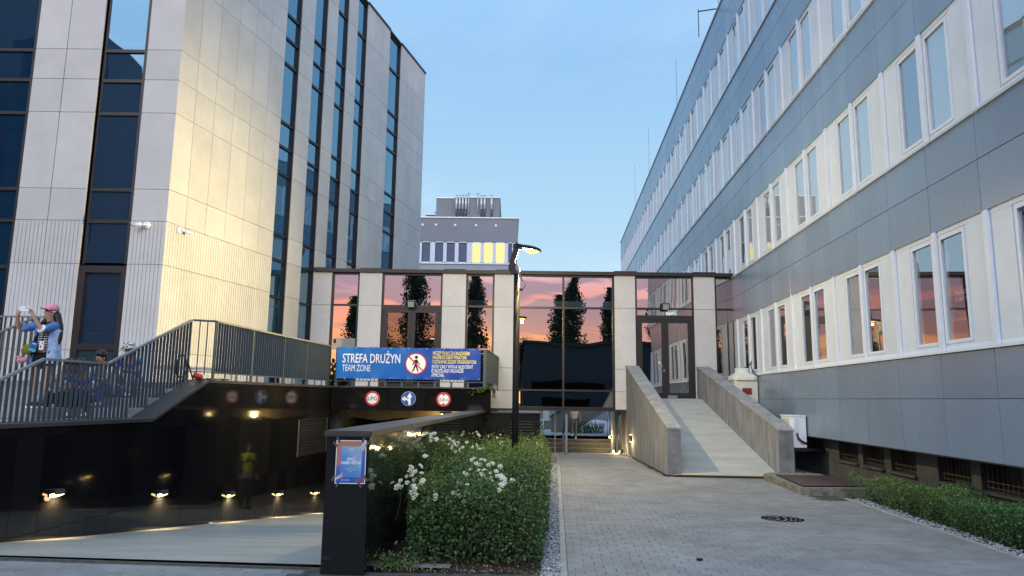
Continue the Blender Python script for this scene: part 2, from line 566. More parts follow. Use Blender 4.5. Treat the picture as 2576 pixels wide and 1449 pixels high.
# ------------------------------------------------------------------ frames of reference (metres, camera above the origin)
AN = 0.062                                     # direction of the path and the right building
Mg = Matrix.Rotation(-AN, 4, 'Z')              # (t, s, z): across, along the path
ex, ey = math.sin(AN), math.cos(AN)


def ts(t, s, z=0.0):
    return Mg @ Vector((t, s, z))


TF = 5.81
W0 = Vector((-6.5, 9.3, 0))
WD = (Vector((-4.95, 19.8, 0)) - W0).normalized()
WA = math.atan2(WD.x, WD.y)
Mw = Matrix.Translation(W0) @ Matrix.Rotation(-WA, 4, 'Z')   # (o, s, z): o to the right of the wall face (+ = driveway side)
E0 = Vector((-8.19, 16.5, 0))
EA = math.atan(0.245)
Me = Matrix.Translation(E0) @ Matrix.Rotation(-EA, 4, 'Z')   # east face of the left building: x outward, y along
YB = 23.3                                      # front of the link building


def text_mesh(body, size, sx=1.0, bold=0.0, align='LEFT', space=1.0):
    cu = bpy.data.curves.new('lettering', 'FONT')
    cu.body = body
    cu.size = size
    cu.align_x = align
    cu.offset = bold
    cu.space_character = space
    cu.resolution_u = 3
    o = bpy.data.objects.new('lettering', cu)
    COL.objects.link(o)
    dg = bpy.context.evaluated_depsgraph_get()
    me = bpy.data.meshes.new_from_object(o.evaluated_get(dg))
    bpy.data.objects.remove(o)
    bpy.data.curves.remove(cu)
    me.materials.clear()
    me.transform(Matrix.Diagonal((sx, 1, 1, 1)))
    return me


def text_fit(body, width, height, bold=0.0):
    """lettering scaled to a width and cap height, lower left corner at the origin"""
    me = text_mesh(body, 1.0, 1.0, bold)
    xs = [v.co.x for v in me.vertices]
    ref = text_mesh('H', 1.0, 1.0, bold)
    h0 = max(v.co.y for v in ref.vertices) - min(v.co.y for v in ref.vertices)
    y0 = min(v.co.y for v in ref.vertices)
    x0 = min(xs)
    w0 = max(xs) - x0
    me.transform(Matrix.Translation((-x0, -y0, 0)))
    me.transform(Matrix.Diagonal((width / w0, height / h0, 1, 1)))
    return me


UPRIGHT = Matrix.Rotation(R(90), 4, 'X')       # flat lettering -> facing -Y

# =================================================================== SETTING
ground = obj('ground', MB().box(-500, 500, -500, 700, -3.1, -3.0), M['ground'], kind='structure')

# forecourt behind and in front of the camera, up to the driveway edge
EDGE = [(-30.0, 9.5), (-5.32, 7.83), (-3.84, 7.70), (-1.87, 7.56)]
fore = MB()
fore.zprism([(-60, -90), (60, -90), (60, 7.0), (5.9, 7.0), (0.62, 6.9), (0.60, 7.40), (-1.87, 7.40), (-1.87, 7.54), (-3.84, 7.68), (-5.32, 7.81), (-9.0, 8.1), (-60, 9.0)], -0.4, -0.012)
obj('forecourt', fore, M['joint'], kind='structure')
path = MB(Mg)
path.zprism([(0.12, 6.6), (5.19, 6.6), (5.19, 16.9), (2.57, 16.9), (2.40, 23.0), (0.12, 23.3)], -0.5, -0.012)
path_o = obj('path', path, M['joint'], kind='structure')


def paver_run(parent, matrix, xr, yr, keep, near, name='paver', pw=0.208, ph=0.139, maxn=300, clip=(-99, 99)):
    """running-bond pavers; the nearest are parts of their own, the rest one mesh"""
    gap = 0.005
    base = MB().box(0, pw - gap, 0, ph - gap, -0.05, 0.0).mesh('paver', 0.004)
    cells = []
    ny = int((yr[1] - yr[0]) / ph)
    for j in range(ny):
        off = (j % 2) * pw / 2 + random.uniform(-0.012, 0.012)
        nx = int((xr[1] - xr[0]) / pw) + 2
        for i in range(-1, nx):
            x = xr[0] + i * pw + off
            y = yr[0] + j * ph
            xa, xb = max(x, clip[0]), min(x + pw, clip[1])
            if xb - xa > 0.035 and keep((xa + xb) / 2, y + ph / 2):
                cells.append((near(x, y), xa, y, (xb - xa) / pw))
    cells.sort()
    for k, (d, x, y, fx) in enumerate(cells[:maxn]):
        p = matrix @ Vector((x + random.uniform(-0.0015, 0.0015), y + random.uniform(-0.0015, 0.0015), random.uniform(-0.002, 0.001)))
        o = obj(name, base, M['paver'], parent, p, math.atan2(matrix[1][0], matrix[0][0]) + random.uniform(-0.006, 0.006))
        o.scale.x = fx
    rest = cells[maxn:]
    if rest:
        bv = np.array([v.co[:] for v in base.vertices])
        bf = [tuple(p.vertices) for p in base.polygons]
        V, F = [], []
        n0 = len(bv)
        for k, (d, x, y, fx) in enumerate(rest):
            q = bv * np.array((fx, 1, 1)) + np.array((x + random.uniform(-0.0015, 0.0015), y + random.uniform(-0.0015, 0.0015), random.uniform(-0.002, 0.001)))
            V.append(q)
            F += [tuple(i + k * n0 for i in f) for f in bf]
        V = np.concatenate(V)
        me = bpy.data.meshes.new('paver')
        me.from_pydata([tuple(matrix @ Vector(p)) for p in V], [], F)
        obj('paver_field', me, M['paver2'], parent, kind='stuff')


def on_path(x, y):
    if y < 6.62 or x < 0.12 or x > 5.19:
        return False
    if y > 16.72 and x > 2.44 - 0.028 * (y - 16.9):
        return False
    if y > 23.2:
        return False
    # plinth corner and manhole
    if x > 4.62 and y > 13.3 and x > 4.62 + 0.0:
        return False
    if (x - 3.33) ** 2 + (y - 11.12) ** 2 < 0.24 ** 2:
        return False
    return True


paver_run(path_o, Mg, (0.10, 5.3), (6.6, 23.3), on_path, lambda x, y: (y - 6.6) + 0.15 * abs(x - 2.5), maxn=230, clip=(0.13, 5.18))
fc_o = obj('pavement', MB().zprism([(-8.2, 6.5), (-1.95, 6.5), (-1.95, 7.40), (-3.84, 7.56), (-5.32, 7.69), (-8.2, 7.95)], -0.1, -0.006), M['joint'], kind='structure')
paver_run(fc_o, Matrix.Translation((0, 0, 0)) @ Matrix.Rotation(-0.075, 4, 'Z'), (-9.0, -1.9), (6.0, 8.2),
          lambda x, y: (lambda p: -8.1 < p.x < -2.03 and 6.55 < p.y < 7.42 - 0.084 * (p.x + 1.87) - 0.02)(Matrix.Rotation(-0.075, 4, 'Z') @ Vector((x, y, 0))),
          lambda x, y: y, maxn=70)
# driveway: slopes down between the two black walls into the garage
dv = MB()
prof = [(7.56, 0.0), (9.0, -0.13), (11, -0.381), (14, -0.717), (17, -1.053), (19.8, -1.366), (22, -1.5), (31, -1.5)]
for (ya, za), (yb, zb) in zip(prof[:-1], prof[1:]):
    la = -6.8 + 0.148 * (ya - 9.3) if ya > 7.6 else -9.0
    dv.quad((-9.0 if ya < 8 else la - 1.0, ya + (0.6 if ya < 7.6 else 0), za), (-0.6, ya, za), (-0.6, yb, zb), (-6.8 + 0.148 * (yb - 9.3) - 1.0, yb, zb))
obj('driveway', dv, M['drive'], kind='structure')
obj('drainage_channel', MB().prism([(-8.2, 8.03, -0.03), (-1.87, 7.50, -0.03), (-1.87, 7.55, -0.03), (-8.2, 8.08, -0.03)], (0, 0, 0.026)), M['joint'], kind='structure')

# kerbs
kl = obj('kerb', MB(Mg).box(0.07, 0.115, 6.4, 23.0, -0.3, -0.02), M['joint'], kind='structure')
for i in range(16):
    obj('kerbstone', MB(Mg).box(0.055, 0.125, 6.5 + i, 7.494 + i, -0.15, 0.012 + random.uniform(-0.003, 0.003)), M['kerb'], kl, bevel=0.006)
kr = obj('kerb', MB(Mg).box(5.20, 5.235, 4.0, 13.6, -0.3, -0.02), M['joint'], kind='structure')
for i in range(10):
    obj('kerbstone', MB(Mg).box(5.185, 5.25, 4.0 + i, min(4.994 + i, 13.62), -0.15, 0.008 + random.uniform(-0.003, 0.003)), M['kerb'], kr, bevel=0.006)


def scatter_stones(name, pts, rmin, rmax, m, parent=None, label=None):
    pts = np.asarray(pts)
    n = len(pts)
    # octahedra, squashed and turned
    bv = np.array([(1, 0, 0), (0, 1, 0), (-1, 0, 0), (0, -1, 0), (0, 0, 0.7), (0, 0, -0.7)], float)
    bf = np.array([(0, 1, 4), (1, 2, 4), (2, 3, 4), (3, 0, 4), (1, 0, 5), (2, 1, 5), (3, 2, 5), (0, 3, 5)])
    r_ = rng.uniform(rmin, rmax, n)
    th = rng.uniform(0, 6.28, n)
    sc = rng.uniform(0.6, 1.2, (n, 3)) * r_[:, None]
    V = bv[None] * sc[:, None, :]
    x = V[..., 0] * np.cos(th)[:, None] - V[..., 1] * np.sin(th)[:, None]
    y = V[..., 0] * np.sin(th)[:, None] + V[..., 1] * np.cos(th)[:, None]
    V = np.stack([x, y, V[..., 2] + x * rng.uniform(-0.4, 0.4, (n, 1))], -1) + pts[:, None, :]
    F = (bf[None] + (np.arange(n) * 6)[:, None, None]).reshape(-1, 3)
    me = bpy.data.meshes.new(name)
    me.from_pydata(V.reshape(-1, 3).tolist(), [], F.tolist())
    o = obj(name, me, m, parent, kind='stuff')
    if label:
        o['label'] = label
    return o


# planting bed soil and gravel strips
obj('soil', MB(Mg).zprism([(-2.0, 7.55), (0.05, 7.55), (0.05, 20.2), (-2.0, 20.2)], -0.3, -0.03), M['soil'], kind='structure')
P = [tuple(ts(random.uniform(-0.14, 0.06), 7.2 + 12.5 * random.random() ** 1.3, random.uniform(-0.03, 0.01))) for _ in range(5200)]
scatter_stones('gravel', P, 0.010, 0.022, M['gravel'], label='strip of pale gravel between the rose bed and the kerb')
obj('soil', MB(Mg).zprism([(5.24, 4.0), (6.2, 4.0), (6.2, 13.6), (5.24, 13.6)], -0.3, -0.03), M['soil'], kind='structure')
P = [tuple(ts(random.uniform(5.25, 5.48), random.uniform(4.5, 13.55), random.uniform(-0.03, 0.012))) for _ in range(2600)]
scatter_stones('gravel', P, 0.010, 0.024, M['gravel'], label='band of gravel and leaf litter along the low hedge')
obj('soil', MB(Mg).zprism([(5.45, 15.8), (6.25, 15.8), (6.25, 24), (5.45, 24)], -0.3, -0.02), M['soil'], kind='structure')
P = [tuple(ts(random.uniform(5.45, 6.25), random.uniform(15.9, 20.5), random.uniform(-0.02, 0.015))) for _ in range(5000)]
scatter_stones('gravel', P, 0.014, 0.026, M['gravel'], label='patch of grey gravel under the air conditioning units')

# courtyard behind the underpass
obj('courtyard', MB().zprism([(-0.5, 32.9), (7.2, 32.9), (7.2, 58), (-6, 58), (-6, 30), (-0.5, 30)], -0.6, 0.10), mat('courtyard_paving', (0.40, 0.43, 0.47), 0.8, 0.2, var=0.1, vscale=2), kind='structure')

# =================================================================== LEFT BUILDING
lb = thing('office_building', 'tall pale stone clad building with vertical dark glass strips, on the left', 'building', E0)
iL = inv(lb)
ZT = 17.05
LV = [1.90, 2.68, 4.70, 5.74, 6.52, 8.43, 9.28, 10.06, 11.98, 12.80, 13.60, 15.53, ZT]
obj('wall', MB(iL).zprism([(-16.5, 16.74), (-8.25, 16.74), tuple((Me @ Vector((-0.24, 16.36, 0)))[:2]), tuple((Me @ Vector((-12, 16.36, 0)))[:2]), (-16.5, 30)], -1.5, 17.0), M['core'], lb)
obj('plinth_wall', MB(iL).box(-16.0, -8.22, 16.52, 16.7, 1.0, 1.9), M['core'], lb)


def ribbed(w, h, depth=0.05):
    mb = MB()
    nr = max(2, round(w / 0.094))
    for k in range(nr):
        a, b = w * k / nr, w * (k + 1) / nr
        mb.box(a + (0.006 if k else 0.0), b - (0.006 if k < nr - 1 else 0.0), 0.0, depth, 0, h)
    mb.box(0.004, w - 0.004, 0.014, depth + 0.01, 0.004, h - 0.004)
    return mb


def stone_panels(parent, origin, rz, cols, levels, rib_below, mat_=None):
    """panels on a face whose local x runs along it and local y goes inward"""
    cache = {}
    g = 0.005
    for (a, b) in cols:
        for z0, z1 in zip(levels[:-1], levels[1:]):
            rib = z1 <= rib_below + 0.01
            key = (round(b - a, 3), round(z1 - z0, 3), rib)
            if key not in cache:
                w, h = b - a - 2 * g, z1 - z0 - 2 * g
                if rib:
                    cache[key] = ribbed(w, h).mesh('ribbed_panel')
                else:
                    cache[key] = MB().box(0, w, 0, 0.05, 0, h).mesh('stone_panel', 0.003)
            p = Vector((math.cos(rz) * (a + g), math.sin(rz) * (a + g), z0 + g)) + origin
            obj('ribbed_panel' if rib else 'stone_panel', cache[key], mat_ or M['stone'], parent, p - parent.location, rz + random.uniform(-0.0006, 0.0006))


# south face (facing the camera): local x along +X
so = Vector((0, 16.5, 0))
stone_panels(lb, so, 0.0, [(-11.77, -11.01), (-11.005, -10.16), (-9.03, -8.19)], LV, 5.74)
# east face: local x must run from the far end back to the corner so that local y points inward
eo = Me @ Vector((0, 0, 0))
ez = math.pi / 2 - EA
ecols = [(0.0, 0.65), (0.65, 1.40), (1.40, 2.18), (2.18, 2.95), (2.95, 3.70), (3.70, 4.47)]
stone_panels(lb, eo, ez, ecols, LV, 5.74)
ecols2 = [(5.33, 6.14), (6.98, 7.69), (8.49, 9.23), (10.05, 10.77), (10.77, 11.49), (11.49, 12.21), (13.44, 14.18), (14.18, 14.92), (14.92, 15.66), (15.66, 16.4)]
stone_panels(lb, eo, ez, ecols2, LV, 0.0)


def glass_strip(parent, Mx, a, b, levels, zb, far_post, label=None, pane_m=None, dep=0.13, fr=0.05, name='window_strip'):
    """vertical strip in a face; Mx: (x along, y inward, z) -> parent coordinates"""
    mb = MB(Mx)
    mb.box(a, a + fr, dep - 0.02, 0.24, zb, ZT - 0.02)
    mb.box(b - far_post, b, 0.03, 0.24, zb, ZT - 0.02)
    zs = [z for z in levels if zb < z < ZT - 0.1]
    for z in zs:
        mb.box(a + fr, b - far_post, dep - 0.05, 0.22, z - 0.04, z + 0.04)
    mb.box(a + fr, b - far_post, 0.05, 0.22, ZT - 0.12, ZT - 0.02)
    o = obj(name, mb, M['frame'], parent)
    if label:
        o['label'] = label
    zz = [zb] + zs + [ZT - 0.08]
    for z0, z1 in zip(zz[:-1], zz[1:]):
        w, h = b - far_post - a - fr, z1 - z0 - 0.09
        obj('pane', MB(Mx).box(a + fr, b - far_post, dep, dep + 0.012, z0 + 0.045, z1 - 0.045), pane_m or M['g_left'], o)
    return o


Mse = iL @ Matrix.Translation(so)
Mee = iL @ Matrix.Translation(eo) @ Matrix.Rotation(ez, 4, 'Z') @ Matrix.Diagonal((1, 1, 1, 1))
TR = [4.62, 5.74, 6.52, 8.43, 9.28, 10.06, 11.98, 12.80, 13.60, 15.53]
glass_strip(lb, Mse, -10.15, -9.04, TR, 4.70, 0.07)
glass_strip(lb, Mse, -15.9, -11.79, TR, 1.95, 0.06)
# tall window at the foot of the south strip
f = MB(Mse)
for (x0, x1, z0, z1) in [(-10.15, -10.0, 1.95, 4.66), (-9.15, -9.04, 1.95, 4.66), (-10.0, -9.15, 4.50, 4.66), (-10.0, -9.15, 2.68, 2.84)]:
    f.box(x0, x1, 0.02, 0.22, z0, z1)
fo = obj('window_frame', f, M['frame'], lb)
obj('pane', MB(Mse).box(-10.0, -9.15, 0.13, 0.142, 2.84, 4.50), M['g_left'], fo)
obj('lower_panel', MB(Mse).box(-10.0, -9.15, 0.06, 0.2, 1.95, 2.68), M['teal'], fo)
for a, b, fp in [(4.47, 5.325, 0.05), (6.145, 6.975, 0.06), (7.695, 8.485, 0.05), (9.235, 10.045, 0.05), (12.215, 13.435, 0.06)]:
    glass_strip(lb, Mee, a, b, TR, 1.95, fp, dep=0.11, fr=0.03)
pc = MB(Mee)
for a, b in [(0.0, 4.47), (5.33, 6.14), (6.98, 7.69), (8.49, 9.23), (10.05, 12.21), (13.44, 16.42)]:
    pc.box(a, b, -0.035, 0.3, ZT, ZT + 0.09)
for a, b in [(4.47, 5.33), (6.14, 6.98), (7.69, 8.49), (9.23, 10.05), (12.21, 13.44)]:
    pc.box(a, b, -0.02, 0.3, ZT - 0.03, ZT + 0.05)
pc.M = Mse
pc.box(-16, -8.19, -0.035, 0.3, ZT, ZT + 0.09)
obj('roof_coping', pc, M['black'], lb)


def security_camera(loc, ang, aim, label):
    t = thing('security_camera', label, 'camera', loc, ang, 'security cameras on the stone building')
    b = MB()
    b.smooth = True
    b.lathe([(0.0, -0.001), (0.085, 0.0), (0.085, -0.03), (0.07, -0.045), (0.0, -0.05)], 20, axis='y')
    obj('base', b, M['white'], t)
    d = Vector((aim, -0.55, -0.28)).normalized()
    s0 = Vector((0, -0.05, 0))
    obj('arm', MB().tube([s0, s0 + Vector((aim * 0.03, -0.05, -0.005)), s0 + Vector((aim * 0.08, -0.07, 0.0))], 0.02, 8), M['white'], t)
    h = MB()
    c0 = s0 + Vector((aim * 0.07, -0.07, 0.0))
    h.tube([c0, c0 + d * 0.03, c0 + d * 0.20], [0.03, 0.042, 0.042], 12)
    h.prism([c0 + d * 0.02 + Vector((0, -0.04, 0.045)), c0 + d * 0.02 + Vector((0, 0.04, 0.045)), c0 + d * 0.23 + Vector((0, 0.04, 0.045)), c0 + d * 0.23 + Vector((0, -0.04, 0.045))], (0, 0, 0.006))
    hb = obj('housing', h, M['white'], t)
    obj('lens', MB().tube([c0 + d * 0.2, c0 + d * 0.206], 0.03, 12), M['black'], hb)
    return t


security_camera((-8.64, 16.5, 5.64), 0.0, -1.0, 'white bullet camera on the stone face left of the building corner')
pcam = Me @ Vector((0.0, 0.44, 5.62))
security_camera(pcam, ez, 1.0, 'white bullet camera on the yellow lit stone face right of the building corner')

# =================================================================== RIGHT BUILDING
rb = thing('office_building', 'long grey metal clad office building with white framed window bands, on the right', 'building', ts(TF, 0, 0), -AN)
# local: x into the building, y along, z up
PW, P0 = 1.345, 11.15
SILL = [2.50, 5.76, 9.05, 12.30]
HEAD = [4.29, 7.55, 10.80, 14.04]
K0, K1 = -3, 38
S0, S1 = P0 + PW * K0 - 0.05, P0 + PW * (K1 + 1)
core = MB()
core.box(0.55, 12, S0, S1, 0.93, 15.6)
for zb_, zt_ in zip([0.93] + HEAD, [s - 0.03 for s in SILL] + [15.66]):
    core.box(0.06, 0.56, S0, S1, zb_ + 0.002, zt_)
obj('wall', core, M['core'], rb)
obj('end_wall', MB().box(0.05, 12, S0 - 0.06, S0 - 0.004, 0.93, 15.66), M['clad'], rb)
obj('soffit', MB().box(0.0, 0.42, S0, S1, 0.915, 0.932), M['black'], rb)
rows = [(0.93, 1.775), (1.775, 2.44), (4.30, 5.05), (5.05, 5.71), (7.56, 8.33), (8.33, 9.0), (10.81, 11.6), (11.6, 12.25), (14.05, 14.9), (14.9, 15.68)]
cache = {}
NB = K1 - K0 + 1
near_k = []
stuffp = MB()
for k in range(NB):
    s = P0 + PW * (K0 + k) + 0.075
    for z0, z1 in rows:
        if k < 30:
            key = round(z1 - z0, 3)
            if key not in cache:
                cache[key] = MB().box(0, 0.045, 0.004, PW - 0.004, 0.004, z1 - z0 - 0.004).mesh('cladding_panel', 0.003)
            obj('cladding_panel', cache[key], M['clad'], rb, (random.uniform(-0.001, 0.001), s - PW * 0, z0), random.uniform(-0.0008, 0.0008))
        else:
            stuffp.box(0, 0.045, s + 0.004, s + PW - 0.004, z0 + 0.004, z1 - 0.004)
obj('far_cladding', stuffp, M['clad'], rb, kind='stuff')
# the parts of one window bay, shared by every bay (built for "pane next to the post at y = 0", mirrored otherwise)
post_me = MB().box(-0.02, 0.12, -0.055, 0.055, -0.06, 1.80).mesh('post', 0.004)


def bay_meshes(sign):
    # sign = +1: window beside the near post, -1: mirrored
    def Y(a, b):
        return (a, b) if sign > 0 else (PW - b, PW - a)
    fr = MB()
    a, b = Y(0.06, 0.80)
    z0, z1 = 0.05, 1.74
    pa, pb = a + 0.07, b - 0.07
    fr.box(0.03, 0.12, a, pa, z0, z1).box(0.03, 0.12, pb, b, z0, z1).box(0.03, 0.12, pa, pb, z0, z0 + 0.07).box(0.03, 0.12, pa, pb, z1 - 0.07, z1)
    # inner sash
    fr.box(0.015, 0.05, a + 0.025, pa + 0.012, z0 + 0.03, z1 - 0.03).box(0.015, 0.05, pb - 0.012, b - 0.025, z0 + 0.03, z1 - 0.03)
    fr.box(0.015, 0.05, pa + 0.012, pb - 0.012, z0 + 0.03, z0 + 0.082).box(0.015, 0.05, pa + 0.012, pb - 0.012, z1 - 0.082, z1 - 0.03)
    pane = MB().box(0.045, 0.055, pa, pb, z0 + 0.07, z1 - 0.07)
    blind = MB().box(0.068, 0.078, pa - 0.02, pb + 0.02, z0 + 0.03, z1 - 0.03)
    c, d = Y(0.815, PW - 0.065)
    board = MB().box(0.022, 0.12, c, d, 0.05, 1.74).box(0.03, 0.13, Y(0.80, PW - 0.055)[0], Y(0.80, PW - 0.055)[1], 0.05, 1.74)
    return fr.mesh('window', 0.003), pane.mesh('pane'), blind.mesh('blind'), board.mesh('blank_board', 0.003)


BM = {1: bay_meshes(1), -1: bay_meshes(-1)}
pane_poster = None
for fl in range(4):
    zs_ = SILL[fl]
    hh = (HEAD[fl] - SILL[fl]) / 1.79
    for k in range(NB):
        kk = K0 + k
        s = P0 + PW * kk
        sg = 1 if kk % 2 == 0 else -1
        fm, pm, bm_, brd = BM[sg]
        obj('post', post_me, M['white'], rb, (0, s, zs_))
        w_ = obj('window', fm, M['white'], rb, (0, s, zs_))
        obj('pane', pm, M['g_right'], w_)
        if fl == 0:
            lit = M['blind_d']
        else:
            lit = M['blind'] if random.random() < 0.88 else M['blind_d']
        if (fl, kk) in ((0, -1), (0, 0), (0, -2)):
            pass
        else:
            bl = bm_.copy()
            bl.materials.clear()
            o = obj('blind', bl, lit, w_)
        obj('blank_board', brd, M['whitep'], rb, (0, s, zs_))
    tr = MB()
    tr.box(-0.035, 0.10, S0, S1, zs_ - 0.055, zs_ - 0.012)
    obj('window_sill', tr, M['white'] if fl == 0 else M['galv'], rb)
    hd = MB()
    hd.box(0.02, 0.12, S0, S1, zs_ - 0.012, zs_ + 0.05).box(0.02, 0.12, S0, S1, zs_ + 1.74, HEAD[fl] + 0.012)
    obj('window_rail', hd, M['white'], rb)
obj('roof_coping', MB().box(-0.04, 0.4, S0, S1, 15.68, 15.74), M['galv'], rb)
# shelves and boxes seen through the ground floor panes nearest the camera
sh = MB()
for y0, y1 in [(8.2, 9.5), (9.55, 10.95), (11.25, 12.5)]:
    for z in (2.95, 3.4, 3.85):
        sh.box(0.30, 0.54, y0, y1, z, z + 0.02)
obj('shelf', sh, M['blind_d'], rb)
for y, z, w, h, c in [(10.4, 3.42, 0.3, 0.26, 'paper'), (10.75, 3.42, 0.2, 0.2, 'cream'), (10.45, 3.87, 0.35, 0.2, 'paper'), (11.4, 3.87, 0.25, 0.22, 'paper'),
                      (11.75, 3.87, 0.16, 0.3, 'cream'), (11.45, 3.42, 0.3, 0.25, 'paper'), (11.35, 2.97, 0.4, 0.2, 'kerb'), (10.4, 2.97, 0.3, 0.3, 'kerb'), (8.6, 3.42, 0.4, 0.3, 'cream')]:
    obj('storage_box', MB().box(0.33, 0.5, y, y + w, z, z + h), M[c], rb)
# the poster behind the pane: white lettering
Mpos = Matrix(((0, 0, 1, 0.075), (-1, 0, 0, 0), (0, 1, 0, 0), (0, 0, 0, 1)))
for body, y, z, w, h in [('PULSUJĄCE', 10.80, 3.28, 0.40, 0.055), ('RYTMY ŻYCIA', 10.80, 3.18, 0.40, 0.05)]:
    me = text_fit(body, w, h, 0.01)
    me.transform(Matrix.Translation((0, y, z)) @ Matrix(((0, 0, 1, 0.062), (-1, 0, 0, 0), (0, 1, 0, 0), (0, 0, 0, 1))))
    obj('lettering', me, M['paper'], rb)
# basement wall under the overhang
bw = MB()
OP = [(4.0, 5.0), (5.3, 6.2), (6.6, 7.6), (7.9, 8.8), (9.0, 9.9), (10.19, 11.15), (11.40, 12.34), (13.05, 14.00), (14.27, 15.23), (15.45, 16.46)]
y_ = 3.0
for a, b in OP:
    bw.box(0.40, 0.7, y_, a, -0.3, 0.93)
    bw.box(0.40, 0.7, a, b, -0.3, 0.46)
    y_ = b
bw.box(0.40, 0.7, y_, 30, -0.3, 0.93)
obj('basement_wall', bw, M['basement'], rb)
for a, b in OP[3:]:
    w_ = obj('basement_window', MB().box(0.62, 0.64, a, b, 0.46, 0.93), M['black'], rb)
    obj('sill', MB().box(0.34, 0.62, a - 0.03, b + 0.03, 0.43, 0.468), M['basement'], w_)
    g = MB()
    n_ = 8
    for i in range(n_):
        y = a + 0.08 + (b - a - 0.16) * i / (n_ - 1)
        g.box(0.455, 0.467, y - 0.006, y + 0.006, 0.48, 0.92)
    for z in (0.52, 0.60, 0.88):
        g.box(0.45, 0.458, a + 0.05, b - 0.05, z - 0.006, z + 0.006)
    obj('window_grille', g, M['grille'], w_)
# rods on the roof
for i, s in enumerate((24.5, 33.5, 44.0, 52.0)):
    h = (1.0, 2.6, 3.2, 3.4)[i]
    obj('lightning_rod', MB().tube([(0.05, s, 15.7), (0.05, s, 15.7 + h)], 0.009, 6), M['pipe_d'], rb)
obj('roof_bracket', MB().tube([(-0.6, 24.9, 15.9), (0.1, 24.9, 16.0)], 0.025, 6).tube([(-0.6, 24.9, 14.9), (-0.6, 24.9, 16.0)], 0.018, 6), M['pipe_d'], rb)

# =================================================================== LINK BUILDING (bridge)
br = thing('link_building', 'low mirrored glass link building on stone piers between the two office buildings', 'building', (0, YB, 0))
iB = inv(br)
XL, XR = -6.56, 7.34
ZB, ZC = 1.36, 5.76
obj('floor_slab', MB(iB).box(XL, XR, YB + 0.2, YB + 6.0, ZB + 0.02, 1.76), M['black'], br)
obj('underside_trim', MB(iB).box(XL, XR, YB - 0.01, YB + 0.2, ZB - 0.035, ZB + 0.03), M['black'], br)
obj('roof_slab', MB(iB).box(XL, XR, YB + 0.2, YB + 6.0, 5.70, 5.84), M['inner'], br)
obj('back_wall', MB(iB).box(XL, XR, YB + 5.8, YB + 6.0, 1.76, 5.45), M['inner'], br)
obj('inner_wall', MB(iB).box(-4.4, -4.3, YB + 0.3, YB + 5.8, 1.76, 5.45).box(-2.3, -2.2, YB + 2.4, YB + 5.8, 1.76, 5.45).box(-4.3, -3.4, YB + 2.4, YB + 2.5, 1.76, 5.45)
    .box(0.1, 0.2, YB + 0.3, YB + 5.8, 1.76, 5.45).box(4.0, 4.1, YB + 0.3, YB + 5.8, 1.76, 5.45), M['inner'], br)
cp = MB(iB)
xs_ = [XL, -5.98, -4.98, -4.30, -2.24, -1.54, -0.52, 0.10, 3.36, 4.10, 5.96, 6.72, 7.36]
for i, (a, b) in enumerate(zip(xs_[:-1], xs_[1:])):
    stone_ = i % 2 == 0 if i < 8 else i % 2 == 0
    z1 = 5.90 if i % 2 == 0 else 5.875
    cp.box(a, b - 0.004, YB - (0.07 if i % 2 == 0 else 0.05), YB + 0.4, 5.76, z1)
obj('roof_coping', cp, M['frame'], br)
PIERS = [(-6.54, -5.94), (-5.03, -4.28), (-2.29, -1.51), (-0.58, 0.08), (3.37, 4.06), (5.98, 6.68)]
for a, b in PIERS:
    for z0, z1 in [(1.36, 1.96), (1.96, 2.68), (2.68, 4.665), (4.665, 5.755)]:
        obj('stone_panel', MB(iB).box(a + 0.004, b - 0.004, YB, YB + 0.06, z0 + 0.005, z1 - 0.005), M['stone2'], br, bevel=0.003)
    obj('pier', MB(iB).box(a + 0.01, b - 0.01, YB + 0.055, YB + 0.35, 1.36, 5.76), M['core'], br)


def window_wall(a, b, z0, z1, mull=(), trans=(), fr=0.055, pm='g_link', name='window', skew=0.0):
    mb = MB(iB)
    y0, y1 = YB + 0.05, YB + 0.17
    mb.box(a, a + fr, y0, y1, z0, z1).box(b - fr, b, y0, y1, z0, z1).box(a + fr, b - fr, y0, y1, z1 - fr, z1).box(a + fr, b - fr, y0, y1, z0, z0 + fr)
    xs = [a + fr]
    for m_ in mull:
        mb.box(m_ - 0.03, m_ + 0.03, y0 + 0.002, y1, z0 + fr, z1 - fr)
        xs += [m_ - 0.03, m_ + 0.03]
    xs.append(b - fr)
    zz = [z0 + fr]
    for t_ in sorted(trans):
        for i in range(0, len(xs), 2):
            mb.box(xs[i], xs[i + 1], y0 + 0.004, y1, t_ - 0.03, t_ + 0.03)
        zz += [t_ - 0.03, t_ + 0.03]
    zz.append(z1 - fr)
    o = obj(name, mb, M['frame'], br)
    for i in range(0, len(xs), 2):
        for j in range(0, len(zz), 2):
            xm = (xs[i] + xs[i + 1]) / 2
            ya, yb = YB + 0.10 + skew * (xs[i] - xm), YB + 0.10 + skew * (xs[i + 1] - xm)
            obj('pane', MB(iB).zprism([(xs[i], ya), (xs[i + 1], yb), (xs[i + 1], yb + 0.012), (xs[i], ya + 0.012)], zz[j], zz[j + 1]), M[pm], o)
    return o


window_wall(-5.93, -5.035, 1.98, 5.75, trans=(4.68,))
window_wall(-1.505, -0.585, 1.98, 5.75, trans=(4.68,))
window_wall(0.085, 3.365, 1.40, 5.75, mull=(1.70,), trans=(4.67, 1.98))
window_wall(6.685, 7.335, 1.78, 5.75, trans=(4.68,))
window_wall(-4.275, -2.295, 4.64, 5.75, name='fanlight')
window_wall(4.065, 5.975, 4.40, 5.75, trans=(4.68,), name='fanlight', skew=-0.045)


